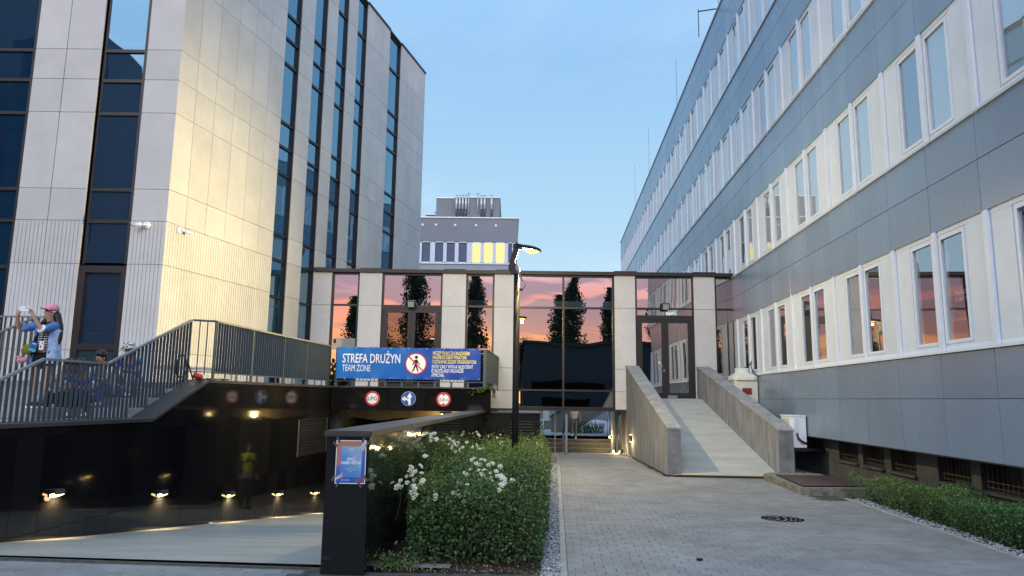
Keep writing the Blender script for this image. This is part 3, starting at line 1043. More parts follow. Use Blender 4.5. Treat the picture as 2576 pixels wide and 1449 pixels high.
def double_door(a, b, z0, z1, pm, handles=True):
    fr = MB(iB)
    y0, y1 = YB + 0.05, YB + 0.16
    fr.box(a, a + 0.09, y0, y1, z0, z1).box(b - 0.09, b, y0, y1, z0, z1).box(a + 0.09, b - 0.09, y0, y1, z1 - 0.07, z1)
    obj('door_frame', fr, M['frame'], br)
    mid = (a + b) / 2
    for x0, x1, hs in ((a + 0.094, mid - 0.003, 1), (mid + 0.003, b - 0.094, -1)):
        lf = MB(iB)
        z1_ = z1 - 0.075
        s_ = 0.115
        lf.box(x0, x0 + s_, y0 - 0.008, y1 - 0.02, z0 + 0.01, z1_).box(x1 - s_, x1, y0 - 0.008, y1 - 0.02, z0 + 0.01, z1_)
        lf.box(x0 + s_, x1 - s_, y0 - 0.008, y1 - 0.02, z1_ - s_, z1_).box(x0 + s_, x1 - s_, y0 - 0.008, y1 - 0.02, z0 + 0.01, z0 + 0.16)
        d = obj('door', lf, M['frame'], br)
        k2 = -0.045 * (x1 - x0 - 2 * s_) / 2 if handles else 0.0
        obj('pane', MB(iB).zprism([(x0 + s_, YB + 0.09 - k2), (x1 - s_, YB + 0.09 + k2), (x1 - s_, YB + 0.1 + k2), (x0 + s_, YB + 0.1 - k2)], z0 + 0.16, z1_ - s_), M[pm], d)
        hx = x0 - 0.03 if hs > 0 else x1 + 0.03
        hg = MB(iB)
        for zz in (z0 + 0.35, z1 - 0.25, z1 - 0.5):
            hg.box(hx - 0.03, hx + 0.03, y0 - 0.035, y0 - 0.008, zz, zz + 0.11)
        obj('hinge', hg, M['black'], d)
        if handles and hs > 0:
            obj('handle', MB(iB).tube([(x1 - 0.05, y0 - 0.008, z0 + 1.02), (x1 - 0.05, y0 - 0.07, z0 + 1.02), (x1 - 0.2, y0 - 0.075, z0 + 1.02)], 0.011, 8)
                , M['inox'], d)
            obj('lock_plate', MB(iB).box(x1 - 0.07, x1 - 0.03, y0 - 0.02, y0 - 0.008, z0 + 0.84, z0 + 0.92), M['inox'], d)


double_door(-4.275, -2.295, 1.98, 4.64, 'g_door', False)
double_door(4.065, 5.975, 1.78, 4.40, 'g_link')
for x, z, lab in [(-3.29, 4.72, 'small square floodlight over the left double door'), (5.03, 4.74, 'small square floodlight over the double door at the ramp')]:
    t = thing('floodlight', lab, 'light', (x, YB, z), 0, 'floodlights over the doors')
    obj('housing', MB().prism([(-0.13, -0.02, 0.12), (-0.13, -0.17, 0.09), (-0.13, -0.11, -0.13), (-0.13, -0.02, -0.1)], (0.26, 0, 0)), M['black'], t, bevel=0.006)
    obj('lens', MB().add([(-0.10, -0.172, 0.06), (0.10, -0.172, 0.06), (0.095, -0.122, -0.11), (-0.095, -0.122, -0.11)], [(0, 1, 2, 3)]), M['lens_d'], t)
    obj('bracket', MB().box(-0.04, 0.04, -0.03, 0.05, -0.06, 0.06), M['black'], t)
# lamp tube inside, seen over the right door
t = thing('strip_light', 'bright strip light behind the glass over the ramp door', 'light', (5.35, YB + 0.55, 4.58))
obj('tube', MB().box(-0.17, 0.17, -0.03, 0.03, -0.04, 0.04), M['tube'], t)
obj('housing', MB().box(-0.19, 0.19, 0.03, 0.09, -0.05, 0.9), M['white'], t)
t = thing('exit_sign', 'small green exit sticker on the glass door at the ramp', 'sign', (4.86, YB + 0.085, 2.91))
obj('plate', MB().box(-0.075, 0.075, -0.004, 0, -0.04, 0.04), M['green_glow'], t)
obj('arrow', MB().box(-0.06, -0.01, -0.008, -0.004, -0.025, 0.025).box(0.01, 0.06, -0.008, -0.004, -0.02, 0.02), M['paper'], t)
t = thing('door_notice', 'small white notice stuck on the left glass door', 'notice', (-2.58, YB + 0.085, 3.60))
obj('sheet', MB().box(-0.07, 0.07, -0.004, 0, -0.02, 0.02), M['paper'], t)
obj('print', MB().box(-0.06, -0.03, -0.006, -0.004, -0.012, 0.012).box(-0.01, 0.05, -0.006, -0.004, -0.008, -0.002), M['ink'], t)
t = thing('window_notice', 'pale translucent notice low in the left window of the link building', 'notice', (-5.45, YB + 0.095, 3.42))
obj('sheet', MB().box(-0.40, 0.40, -0.002, 0.002, -0.22, 0.16), glass('tracing_paper', 0.05, (0.75, 0.85, 0.82), 0, body=(0.45, 0.55, 0.52), see=0.45), t)
obj('print', MB().box(-0.36, -0.28, -0.006, -0.003, 0.0, 0.13), M['ink'], t)

# =================================================================== FAR BUILDING
fbd = thing('office_building', 'grey rendered office block with vent pipes and lit windows beyond the link', 'building', (-4, 60, 0))
iF = inv(fbd)
obj('wall', MB(iF).box(-14, 0.45, 60.0, 78, 14.95, 17.0).box(-14, 0.45, 60.12, 78, 0, 13.05).box(-14, 0.3, 60.5, 78, 13.0, 15.0), M['plaster'], fbd)
obj('pale_band', MB(iF).box(-14, 0.43, 60.05, 60.2, 0, 13.0), M['plaster2'], fbd)
obj('roof_coping', MB(iF).box(-14.1, 0.52, 59.93, 78, 17.0, 17.09), M['galv'], fbd)
obj('penthouse', MB(iF).box(-6.85, -5.2, 62.0, 70, 17, 19.3).box(-5.2, -1.2, 61.6, 75, 17, 19.28).box(-7.75, -6.85, 62.5, 66, 17, 17.9), M['plaster'], fbd)
obj('penthouse_coping', MB(iF).box(-6.9, -5.2, 61.93, 70, 19.3, 19.37).box(-5.2, -1.13, 61.53, 75, 19.28, 19.35).box(-7.85, -6.85, 62.4, 66, 17.9, 17.96), M['galv'], fbd)
wb = [(-7.85, -6.96), (-6.72, -5.84), (-5.72, -4.85), (-4.7, -3.82), (-3.5, -2.66), (-2.5, -1.62), (-1.48, -0.6), (-0.45, 0.05)]
for i, (a, b) in enumerate(wb):
    f_ = MB(iF)
    z0, z1 = 13.07, 14.93
    f_.box(a, a + 0.08, 60.02, 60.4, z0, z1).box(b - 0.08, b, 60.02, 60.4, z0, z1).box(a, b, 60.02, 60.4, z0, z0 + 0.08).box(a, b, 60.02, 60.4, z1 - 0.08, z1)
    w_ = obj('window', f_, M['white'], fbd)
    obj('pane', MB(iF).box(a + 0.08, b - 0.08, 60.12, 60.14, z0 + 0.08, z1 - 0.08), M['litwin'] if i in (4, 5, 6) else M['g_far'], w_)
pst = MB(iF)
for a, b in zip([-8.1] + [w[1] for w in wb], [w[0] for w in wb] + [0.3]):
    pst.box(a + 0.002, b - 0.002, 60.06, 60.45, 13.02, 14.98)
obj('window_pier', pst, M['whitep'], fbd)
obj('window_sill', MB(iF).box(-14, 0.4, 59.96, 60.3, 12.98, 13.07), M['white'], fbd)
for i in range(6):
    y = 62 + i * 2.6
    f_ = obj('window', MB(iF).box(0.28, 0.36, y, y + 1.9, 13.07, 14.93), M['white'], fbd)
    obj('pane', MB(iF).box(0.34, 0.37, y + 0.1, y + 1.8, 13.15, 14.85), M['g_right'], f_)
for i, x in enumerate((-7.75, -6.6, -4.95, -3.15, -1.45)):
    obj('round_vent', MB(iF).lathe([(0.0, 0), (0.11, 0), (0.11, -0.06), (0.0, -0.07)], 12, (x, 60.0, 16.37), 'y'), M['white'], fbd)
for x, kind in [(-5.0, 0), (-4.72, 0), (-4.45, 0), (-4.17, 0), (-3.93, 1), (-3.12, 1), (-2.8, 0), (-2.52, 0), (-1.9, 0)]:
    mb = MB(iF)
    y = 61.45
    if kind == 0:
        o = obj('vent_pipe', mb.tube([(x, y, 18.2), (x, y, 19.25)], 0.10, 8), M['galv'], fbd)
        obj('cowl', MB(iF).tube([(x, y, 19.22), (x, y, 19.42)], 0.05, 6).lathe([(0.0, 19.45), (0.13, 19.45), (0.10, 19.5), (0, 19.52)], 10, (x, y, 0)), M['galv'], o)
        obj('bend', MB(iF).tube([(x, y, 18.2), (x, y, 17.8), (x, y + 0.1, 17.65), (x, y + 0.25, 17.6)], 0.09, 8), M['pipe_d'], o)
    else:
        o = obj('vent_pipe', mb.tube([(x, y, 17.9), (x, y, 19.55)], 0.05, 8), M['galv'], fbd)
        obj('cowl', MB(iF).lathe([(0.0, 19.6), (0.15, 19.62), (0.12, 19.67), (0, 19.7)], 10, (x, y, 0)), M['galv'], o)
obj('chimney', MB(iF).box(-3.82, -3.65, 61.4, 61.62, 17.0, 17.55), M['rust'], fbd)
obj('vent_pipe', MB(iF).tube([(-7.05, 63, 17.9), (-7.05, 63, 18.25)], 0.05, 8).lathe([(0, 18.25), (0.14, 18.26), (0.1, 18.3), (0, 18.32)], 10, (-7.05, 63, 0)), M['galv'], fbd)

# =================================================================== LEFT BLACK WALL along the driveway
lw_ = thing('retaining_wall', 'long polished black granite wall with lamps along the driveway ramp', 'wall', W0, -WA)


def capz(s):
    if s < 3.05:
        return 1.30
    if s > 4.63:
        return 1.985
    return 1.30 + (s - 3.05) / 1.58 * 0.685


SE = 10.72
body = MB()
body.prism([(-0.03, s, z) for s, z in [(-3.0, -2.5), (SE, -2.5), (SE, 1.96), (4.63, 1.96), (3.05, 1.275), (-3.0, 1.275)]], (-0.5, 0, 0))
obj('core', body, M['joint_d'], lw_)
for (sa, sb) in [(-3.0, -1.6), (-1.6, 0.12), (0.12, 1.68), (1.68, 3.05), (3.05, 4.63), (4.63, 6.3), (6.3, 8.0), (8.0, 9.4), (9.4, SE)]:
    c = MB()
    za, zb2 = capz(sa + 1e-4), capz(sb - 1e-4)
    c.prism([(0.03, sa + 0.003, za), (0.03, sb - 0.003, zb2), (0.03, sb - 0.003, zb2 - 0.06), (0.03, sa + 0.003, za - 0.06)], (-0.62, 0, 0))
    obj('coping_slab', c, M['granitecap'], lw_, bevel=0.006)


def gz(s):
    y = 9.3 + s * WD.y
    return float(np.interp(y, [p[0] for p in prof], [p[1] for p in prof]))


xs_ = [-3.0 + 0.47 * i for i in range(31)]
xs_ = [x for x in xs_ if x < SE - 0.05] + [SE]
for a, b in zip(xs_[:-1], xs_[1:]):
    g = 0.003
    lo = gz(a) - 0.1
    zj = -0.17 + 0.018 * a
    bands = []
    if lo < zj:
        bands.append((lo, zj))
        bands.append((zj, 1.13))
    else:
        bands.append((lo, 1.13))
    for z0, z1 in bands:
        segs = [(z0, z1)]
        if 8.9 < (a + b) / 2 < 10.5 and z1 > 0.5:
            segs = [(z0, 0.22)]
        for q0, q1 in segs:
            if q1 - q0 < 0.03:
                continue
            obj('granite_panel', MB().box(-0.025, 0, 0, b - a - 2 * g, q0 + g, q1 - g), M['granite'], lw_, (random.uniform(-0.0008, 0.0008), a + g, 0), random.uniform(-0.0035, 0.0035))
    ta, tb = capz(a) - 0.062, capz(b) - 0.062
    if max(ta, tb) > 1.16:
        if a < 3.05 < b:
            poly = [(a + g, 1.13 + g), (b - g, 1.13 + g), (b - g, tb), (3.05, 1.238), (a + g, ta)]
        elif a < 4.63 < b:
            poly = [(a + g, 1.13 + g), (b - g, 1.13 + g), (b - g, tb), (4.63, 1.923), (a + g, ta)]
        else:
            poly = [(a + g, 1.13 + g), (b - g, 1.13 + g), (b - g, tb), (a + g, ta)]
        obj('granite_panel', MB().prism([(0, y, z) for y, z in poly], (-0.025, 0, 0)), M['granite'], lw_, (random.uniform(-0.0008, 0.0008), 0, 0))
lv = obj('vent_louvre', MB().box(-0.02, 0.004, 8.90, 8.95, 0.22, 1.14).box(-0.02, 0.004, 10.45, 10.5, 0.22, 1.14).box(-0.02, 0.004, 8.95, 10.45, 1.09, 1.14).box(-0.02, 0.004, 8.95, 10.45, 0.22, 0.27), M['black'], lw_)
for i in range(11):
    z = 0.29 + i * 0.072
    obj('slat', MB().prism([(-0.02, 8.95, z), (0.0, 8.95, z + 0.012), (0.0, 8.95, z + 0.024), (-0.025, 8.95, z + 0.06)], (0, 1.5, 0)), M['black'], lv)


def wall_light(Mx, s, z, label, group, out=1):
    """black box lamp on a wall face at local x = 0; light leaves below and outward"""
    p = Mx @ Vector((0, s, z))
    t = thing('wall_lamp', label, 'lamp', p, Mx.to_euler().z if out > 0 else Mx.to_euler().z + math.pi, group)
    obj('housing', MB().prism([(0, -0.09, 0.045), (0.08, -0.09, 0.045), (0.115, -0.09, 0.0), (0.10, -0.09, -0.025), (0, -0.09, -0.06)], (0, 0.18, 0)), M['black'], t, bevel=0.004)
    obj('lens', MB().add([(0.102, -0.082, -0.03), (0.102, 0.082, -0.03), (0.01, 0.082, -0.066), (0.01, -0.082, -0.066)], [(0, 1, 2, 3)])
        .add([(0.100, -0.0945, -0.028), (0.02, -0.0945, -0.058), (0.02, -0.0945, -0.02), (0.09, -0.0945, -0.002)], [(0, 1, 2, 3)]), M['lamp2'], t)
    ld = bpy.data.lights.new('lamp_light', 'SPOT')
    ld.energy = 26.0
    ld.color = (1.0, 0.74, 0.36)
    ld.spot_size = R(150)
    ld.spot_blend = 0.7
    ld.shadow_soft_size = 0.04
    lo = bpy.data.objects.new('lamp_light', ld)
    COL.objects.link(lo)
    lo.parent = t
    lo.location = (0.095, 0, -0.085)
    lo.rotation_euler = (0, R(38), 0)
    return t


for i, (s, z) in enumerate([(1.02, 0.33), (3.43, 0.03), (5.69, -0.27), (7.87, -0.52), (9.97, -0.75)]):
    wall_light(Mw, s, z, ['first and nearest lit lamp on the black driveway wall', 'second lit lamp along the black driveway wall', 'third lit lamp along the black driveway wall',
                          'fourth lit lamp along the black driveway wall', 'last lit lamp on the black driveway wall, beside the poster pillar'][i], 'lit lamps along the driveway wall')

# platform, steps and terrace behind the wall
stp = thing('terrace_steps', 'grey stone steps and landing behind the black wall fence', 'steps', (-9, 12, 1.3))
iS = inv(stp)


def plat(y0, y1, z, name, x0=-14.0):
    def xr(y):
        return W0.x + (y - 9.3) * WD.x / WD.y - 0.42
    obj(name, MB(iS).zprism([(x0, y0), (xr(y0), y0), (xr(y1), y1), (x0, y1)], z - 0.9, z), M['kerb'], stp, bevel=0.008)


plat(7.5, 12.35, 1.29, 'landing')
plat(12.352, 12.85, 1.46, 'step')
plat(12.852, 13.35, 1.63, 'step')
plat(13.352, 13.85, 1.80, 'step')
plat(13.852, 16.5, 1.93, 'terrace_floor')
obj('step', MB(iS).box(-14.0, -7.38, 11.3, 12.348, 1.292, 1.46), M['kerb'], stp, bevel=0.008)
obj('terrace_floor', MB(iS).zprism([(-8.3, 16.5), (-5.85, 16.5), (-5.2, 20.0), (-0.6, 20.0), (-0.6, 23.3), (-6.6, 23.3)], 1.4, 1.93), M['kerb'], stp)


# =================================================================== FENCES
bar_cache = {}


def fence(name, label, Mx, rail, bottom, s0, s1, pitch=0.103, o=0.0, posts=(), bw_=0.05, twist=0.0, root=None, brail=None):
    """flat-bar fence along local y at x = o. rail/bottom: z as functions of s"""
    t = root or thing(name, label, 'fence', Mx @ Vector((o, s0, bottom(s0))), Mx.to_euler().z, 'anthracite flat bar fences of the terrace')
    iT = inv(t) @ Mx
    n_ = max(2, int((s1 - s0) / pitch))
    pts = sorted(set([s0, s1] + [s for s in rail.ks if s0 < s < s1]))
    tr_ = MB(iT)
    for a, b in zip(pts[:-1], pts[1:]):
        za, zb_ = rail(a), rail(b)
        tr_.prism([(o - 0.03, a, za - 0.035), (o + 0.03, a, za - 0.035), (o + 0.03, a, za), (o - 0.03, a, za)], (0, b - a, zb_ - za))
    obj('top_rail', tr_, M['rail'], t)
    if 'unit' not in bar_cache:
        bar_cache['unit'] = MB().box(-bw_ / 2, bw_ / 2, -0.005, 0.005, 0, 1).mesh('bar')
    for i in range(n_ + 1):
        s = s0 + (s1 - s0) * (i + 0.5) / (n_ + 1)
        zb_ = bottom(s) + (0.15 if brail else 0.0)
        q = obj('bar', bar_cache['unit'], M['steel'], t, iT @ Vector((o, s, zb_)), twist)
        q.scale.z = max(0.1, rail(s) - 0.035 - zb_)
    if brail:
        obj('bottom_rail', MB(iT).prism([(o - 0.02, s0, bottom(s0) + 0.13), (o + 0.02, s0, bottom(s0) + 0.13), (o + 0.02, s0, bottom(s0) + 0.15), (o - 0.02, s0, bottom(s0) + 0.15)],
                                        (0, s1 - s0, bottom(s1) - bottom(s0))), M['steel'], t)
        n2 = max(2, int((s1 - s0) / 0.42))
        for i in range(n2 + 1):
            s = s0 + 0.04 + (s1 - s0 - 0.08) * i / n2
            obj('foot', MB(iT).box(o - 0.005, o + 0.005, s - 0.03, s + 0.03, bottom(s) + 0.0, bottom(s) + 0.14).box(o - 0.03, o + 0.03, s - 0.045, s + 0.045, bottom(s), bottom(s) + 0.012), M['steel'], t)
    for s in posts:
        obj('post', MB(iT).box(o - 0.012, o + 0.012, s - 0.035, s + 0.035, bottom(s), rail(s) - 0.002), M['steel'], t)
    return t


def lin(pts):
    xs, zs = [p[0] for p in pts], [p[1] for p in pts]
    fn = lambda s: float(np.interp(s, xs, zs))

    class Fn:
        ks = xs

        def __call__(self, s):
            return fn(s)
    return Fn()


fence('fence', 'lower fence with a sloping handrail on the black wall in front of the people', Mw,
      lin([(-3.0, 0.55), (0.38, 1.88), (1.09, 2.20), (2.43, 2.20), (4.49, 3.09), (4.68, 3.16)]), lin([(-3.0, 1.2), (2.95, 1.30), (4.63, 1.985)]), -0.9, 4.68, 0.098, -0.45, twist=0.0)
ft = fence('fence', 'upper terrace fence running along the black wall towards the banner', Mw,
           lin([(4.85, 3.16), (10.75, 3.10)]), lin([(4.85, 1.985), (10.75, 1.985)]), 4.92, 10.72, 0.103, -0.10, posts=(4.95, 6.45, 7.95, 9.25, 10.55), brail=True)
# short cross piece joining the two at the corner
iT = inv(ft)
pA, pB = Mw @ Vector((-0.45, 4.68, 0)), Mw @ Vector((-0.10, 4.92, 0))
for fr_ in (0.33, 0.66):
    p = pA.lerp(pB, fr_)
    obj('bar', MB(iT).tube([(p.x, p.y, 2.0), (p.x, p.y, 3.13)], 0.012, 6), M['steel'], ft)
obj('top_rail', MB(iT).tube([(pA.x, pA.y, 3.145), (pB.x, pB.y, 3.145)], 0.022, 6), M['steel'], ft)
obj('bottom_rail', MB(iT).tube([(pA.x, pA.y, 2.14), (pB.x, pB.y, 2.14)], 0.012, 6), M['steel'], ft)
# front of the terrace over the garage entrance (carries the banner) and its return
YH = 19.80
Mh = Matrix.Translation((-4.85, YH + 0.06, 0)) @ Matrix.Rotation(-math.pi / 2, 4, 'Z')   # local y -> +X
fence('fence', 'terrace fence behind the blue banner over the garage entrance', Mh, lin([(0, 3.04), (4.16, 3.05)]), lin([(0, 1.985), (4.16, 1.985)]), 0.0, 4.16, 0.105, 0.0,
      posts=(0.04, 4.12), brail=True)
Mr_ = Matrix.Translation((-0.69, YH + 0.12, 0)) @ Matrix.Rotation(-0.082, 4, 'Z')
fence('fence', 'short return fence from the banner corner back to the link building', Mr_, lin([(0, 3.05), (3.35, 3.02)]), lin([(0, 1.985), (3.35, 1.985)]), 0.0, 3.35, 0.105, 0.0,
      posts=(0.03, 1.7, 3.3), brail=True)
# fence of the second flight further back on the left
Ms2 = Matrix.Translation((-11.5, 13.45, 0)) @ Matrix.Rotation(-math.pi / 2, 4, 'Z')
fence('fence', 'short sloping fence behind the woman at the far left', Ms2, lin([(0, 1.98), (2.52, 3.12), (2.62, 3.12)]), lin([(0, 1.2), (1.6, 1.9), (2.62, 1.93)]), 0.2, 2.62, 0.11, 0.0, twist=0.0)
Ms3 = Matrix.Translation((-12.6, 14.6, 0)) @ Matrix.Rotation(-math.pi / 2, 4, 'Z')
fence('fence', 'level fence at the far left behind the sloping one', Ms3, lin([(0, 3.25), (3.1, 3.25)]), lin([(0, 1.93), (3.1, 1.93)]), 0.0, 3.1, 0.115, 0.0)

# =================================================================== GARAGE ENTRANCE
gp = thing('garage_entrance', 'black granite lintel and dark opening of the underground garage', 'garage entrance', (-2.7, YH, 0))
iG = inv(gp)
obj('lintel', MB(iG).box(-4.92, -0.57, YH + 0.03, YH + 0.5, 1.34, 1.93).box(-0.60, -0.57, YH + 0.5, YB, 1.34, 1.93), M['core'], gp)
gx = [-4.90, -4.28, -3.05, -1.82, -0.565]
gx = [-4.90, -4.34, -3.33, -2.33, -1.33, -0.565]
for a, b in zip(gx[:-1], gx[1:]):
    obj('granite_panel', MB(iG).box(a + 0.003, b - 0.003, YH, YH + 0.03, 1.335, 1.94), M['granite'], gp)
obj('granite_panel', MB(iG).box(-0.565, -0.54, YH + 0.003, YB - 0.005, 1.335, 1.94), M['granite'], gp)
obj('coping_slab', MB(iG).box(-4.93, -0.52, YH - 0.03, YH + 0.45, 1.943, 1.985), M['granitecap'], gp, bevel=0.005)
obj('coping_slab', MB(iG).box(-0.85, -0.50, YH + 0.452, YB - 0.004, 1.943, 1.985), M['granitecap'], gp, bevel=0.005)
ceil = mat('stained_ceiling', (0.30, 0.24, 0.15), 0.9, 0.1, var=0.3, vscale=3)
obj('soffit', MB(iG).box(-5.3, -0.6, YH + 0.5, 24.5, 1.33, 1.4), ceil, gp)
bmq = MB(iG)
n_ = 12
for i in range(n_):
    x0, x1 = -4.95 + 4.3 * i / n_, -4.95 + 4.3 * (i + 1) / n_
    d0, d1 = 1.06 + 0.05 * math.sin(i * 1.5), 1.06 + 0.05 * math.sin((i + 1) * 1.5)
    bmq.prism([(x0, 21.2, d0), (x1, 21.2, d1), (x1, 21.2, 1.33), (x0, 21.2, 1.33)], (0, 0.4, 0))
obj('door_curtain_box', bmq, ceil, gp)
obj('interior', MB(iG).box(-5.6, -5.4, 19.9, 31, -1.8, 1.4).box(-0.58, -0.4, 20.9, 31, -1.8, 1.33).box(-5.6, -0.4, 30.8, 31, -1.8, 1.4).box(-5.6, -0.4, 24.5, 31, 1.2, 1.4), M['core'], gp)
obj('side_pier', MB(iG).box(-5.15, -4.75, 20.4, 20.8, -1.6, 1.33), M['basement'], gp)


def ceiling_lamp(x, y, z, lab, energy=40):
    t = thing('ceiling_lamp', lab, 'lamp', (x, y, z), 0, 'lamps under the garage ceiling')
    obj('tube', MB().tube([(-0.14, 0, -0.06), (0.14, 0, -0.06)], 0.035, 8), M['lamp2'], t)
    obj('housing', MB().box(-0.17, 0.17, -0.045, 0.045, -0.03, 0.04), M['black'], t)
    ld = bpy.data.lights.new('lamp_light', 'POINT')
    ld.energy = energy
    ld.color = (1.0, 0.72, 0.30)
    ld.shadow_soft_size = 0.06
    lo = bpy.data.objects.new('lamp_light', ld)
    COL.objects.link(lo)
    lo.parent = t
    lo.location = (0, -0.02, -0.15)


ceiling_lamp(-1.85, 20.8, 1.27, 'bright lamp under the garage lintel, right of the centre', 16)
ceiling_lamp(-4.4, 24.0, 1.27, 'lamp deeper inside the garage on the left', 14)


def sign_disc(name, label, x, z, r_, ring, face, group):
    t = thing(name, label, 'road sign', (x, YH - 0.03, z), 0, group)
    d = MB().lathe([(0.0, 0.012), (r_, 0.012), (r_, 0.0), (0.0, 0.0)], 40, axis='y')
    obj('plate', d, M['galv'], t)
    obj('border', MB().lathe([(0.0, 0.0), (r_ - 0.002, 0.0), (r_ - 0.002, -0.002), (0.0, -0.002)], 40, axis='y'), ring, t)
    obj('face', MB().lathe([(0.0, -0.002), (r_ * (0.76 if ring is M['signred'] else 0.965), -0.002), (r_ * (0.76 if ring is M['signred'] else 0.965), -0.004), (0.0, -0.004)], 40, axis='y'), face, t)
    obj('fixing', MB().box(-0.02, 0.02, 0.012, 0.03, -0.08, 0.08), M['galv'], t)
    return t


SG = 'round signs on the garage lintel'
t = sign_disc('road_sign', 'round red bordered sign reading LPG', -3.77, 1.655, 0.195, M['signred'], M['paper'], SG)
me = text_fit('LPG', 0.255, 0.10, 0.012)
me.transform(Matrix.Translation((-0.127, -0.006, -0.05)) @ UPRIGHT)
obj('lettering', me, M['ink'], t)
t = sign_disc('road_sign', 'round blue sign with white straight ahead and left arrow', -2.79, 1.66, 0.195, M['paper'], M['signblue'], SG)
ar = MB()
for poly in [[(0.0, -0.16), (0.065, -0.16), (0.065, 0.04), (0.0, 0.04)], [(-0.045, 0.035), (0.11, 0.035), (0.033, 0.165)],
             [(0.0, -0.075), (0.0, -0.02), (-0.06, 0.035 - 0.01), (-0.10, 0.02), (-0.10, -0.035), (-0.06, -0.03)], [(-0.095, 0.075), (-0.095, -0.075), (-0.18, -0.005)]]:
    ar.add([(x, -0.006, z) for x, z in poly], [tuple(range(len(poly)))])
obj('arrow', ar, M['paper'], t)
t = sign_disc('road_sign', 'round red bordered height limit sign reading 2,0m', -1.83, 1.65, 0.195, M['signred'], M['paper'], SG)
me = text_fit('2,0', 0.155, 0.085, 0.012)
me.transform(Matrix.Translation((-0.128, -0.006, -0.045)) @ UPRIGHT)
obj('lettering', me, M['ink'], t)
me = text_fit('m', 0.075, 0.075, 0.010)
me.transform(Matrix.Translation((0.055, -0.006, -0.045)) @ UPRIGHT)
obj('lettering', me, M['ink'], t)
obj('triangle', MB().add([(-0.04, -0.006, 0.143), (0.04, -0.006, 0.143), (0, -0.006, 0.09)], [(0, 1, 2)]).add([(-0.04, -0.006, -0.143), (0.04, -0.006, -0.143), (0, -0.006, -0.09)], [(0, 1, 2)]), M['ink'], t)

# the banner
bn = thing('banner', 'blue vinyl banner reading STREFA DRUŻYN TEAM ZONE on the terrace fence', 'banner', (-4.80, YH - 0.02, 2.18))
BW, BH = 3.96, 0.87


def bz(x, z):
    """small folds of the cloth: distance towards the viewer"""
    e_ = min(x, BW - x, z + 0.02, BH - z + 0.02)
    w = 0.010 * math.sin(x * 13.0) * math.exp(-e_ / 0.09) + 0.004 * math.sin(x * 3.1 + z * 4.0) + 0.003 * math.sin(x * 7.0 - z * 9.0)
    return -w


cl = MB()
nx, nz_ = 120, 28
V, F = [], []
for j in range(nz_ + 1):
    for i in range(nx + 1):
        x, z = BW * i / nx, BH * j / nz_
        sag = -0.012 * abs(math.sin(x / 0.495 * math.pi)) * (1 if j == nz_ else 0)
        V.append((x, bz(x, z), z + sag + 0.012 * (1 - x / BW)))
for j in range(nz_):
    for i in range(nx):
        a = j * (nx + 1) + i
        F.append((a, a + 1, a + nx + 2, a + nx + 1))
cl.smooth = True
cl.add(V, F)


def banner_mat():
    m = mat('blue_vinyl', (0.02, 0.12, 0.45), 0.35, 0.4)
    nt = m.node_tree
    tc = N(nt, 'ShaderNodeTexCoord')
    sp = N(nt, 'ShaderNodeSeparateXYZ')
    L(nt, tc.outputs['Object'], sp.inputs[0])
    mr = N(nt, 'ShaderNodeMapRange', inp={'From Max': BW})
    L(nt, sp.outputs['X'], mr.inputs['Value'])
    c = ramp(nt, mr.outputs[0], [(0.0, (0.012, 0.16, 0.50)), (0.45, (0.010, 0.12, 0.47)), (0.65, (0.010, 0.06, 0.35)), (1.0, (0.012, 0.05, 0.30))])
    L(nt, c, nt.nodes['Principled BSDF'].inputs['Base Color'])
    return m


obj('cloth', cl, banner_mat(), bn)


def on_banner(me, x0, z0, m, name='lettering', lift=0.006):
    bm = bmesh.new()
    bm.from_mesh(me)
    for _ in range(2):
        long = [e_ for e_ in bm.edges if e_.calc_length() > 0.07]
        if not long:
            break
        bmesh.ops.subdivide_edges(bm, edges=long, cuts=1)
    bmesh.ops.triangulate(bm, faces=bm.faces)
    for v in bm.verts:
        x, z = v.co.x + x0, v.co.y + z0
        v.co = (x, bz(x, z) - lift, z)
    bm.to_mesh(me)
    bm.free()
    obj(name, me, m, bn)


def px(x):
    return (x - 80.0) / (1850.0 - 80.0) * BW


def pz(y):
    return (470.0 - y) / (470.0 - 90.0) * BH


for body, x0, x1, yb, yt, m_, bd in [('STREFA DRUŻYN', 152, 862, 278, 170, 'paper', 0.010), ('TEAM ZONE', 152, 500, 378, 302, 'paper', 0.0),
                                     ('WSTĘP TYLKO ZA OKAZANIEM', 1257, 1710, 174, 130, 'signyel', 0.004), ('WAŻNEGO IDENTYFIKATORA', 1257, 1678, 222, 180, 'signyel', 0.004),
                                     ('I UZYSKANIU ZGODY ORGANIZATORA', 1255, 1800, 274, 232, 'signyel', 0.004), ('ENTRY ONLY WITH A VALID EVENT', 1253, 1758, 334, 292, 'paper', 0.0),
                                     ('ID BADGE AND ORGANIZER', 1251, 1645, 384, 342, 'paper', 0.0), ('APPROVAL', 1249, 1408, 434, 392, 'paper', 0.0)]:
    me = text_fit(body, px(x1) - px(x0), pz(yt) - pz(yb), bd)
    on_banner(me, px(x0), pz(yb), M[m_])


def poly_mesh(polys):
    mb = MB()
    for p in polys:
        mb.add([(x, y, 0) for x, y in p], [tuple(range(len(p)))])
    me = bpy.data.meshes.new('print')
    me.from_pydata(mb.v, [], mb.f)
    return me


def ring_polys(r0, r1, n=48):
    out = []
    for i in range(n):
        a, b = 2 * math.pi * i / n, 2 * math.pi * (i + 1) / n
        out.append([(r0 * math.cos(a), r0 * math.sin(a)), (r1 * math.cos(a), r1 * math.sin(a)), (r1 * math.cos(b), r1 * math.sin(b)), (r0 * math.cos(b), r0 * math.sin(b))])
    return out


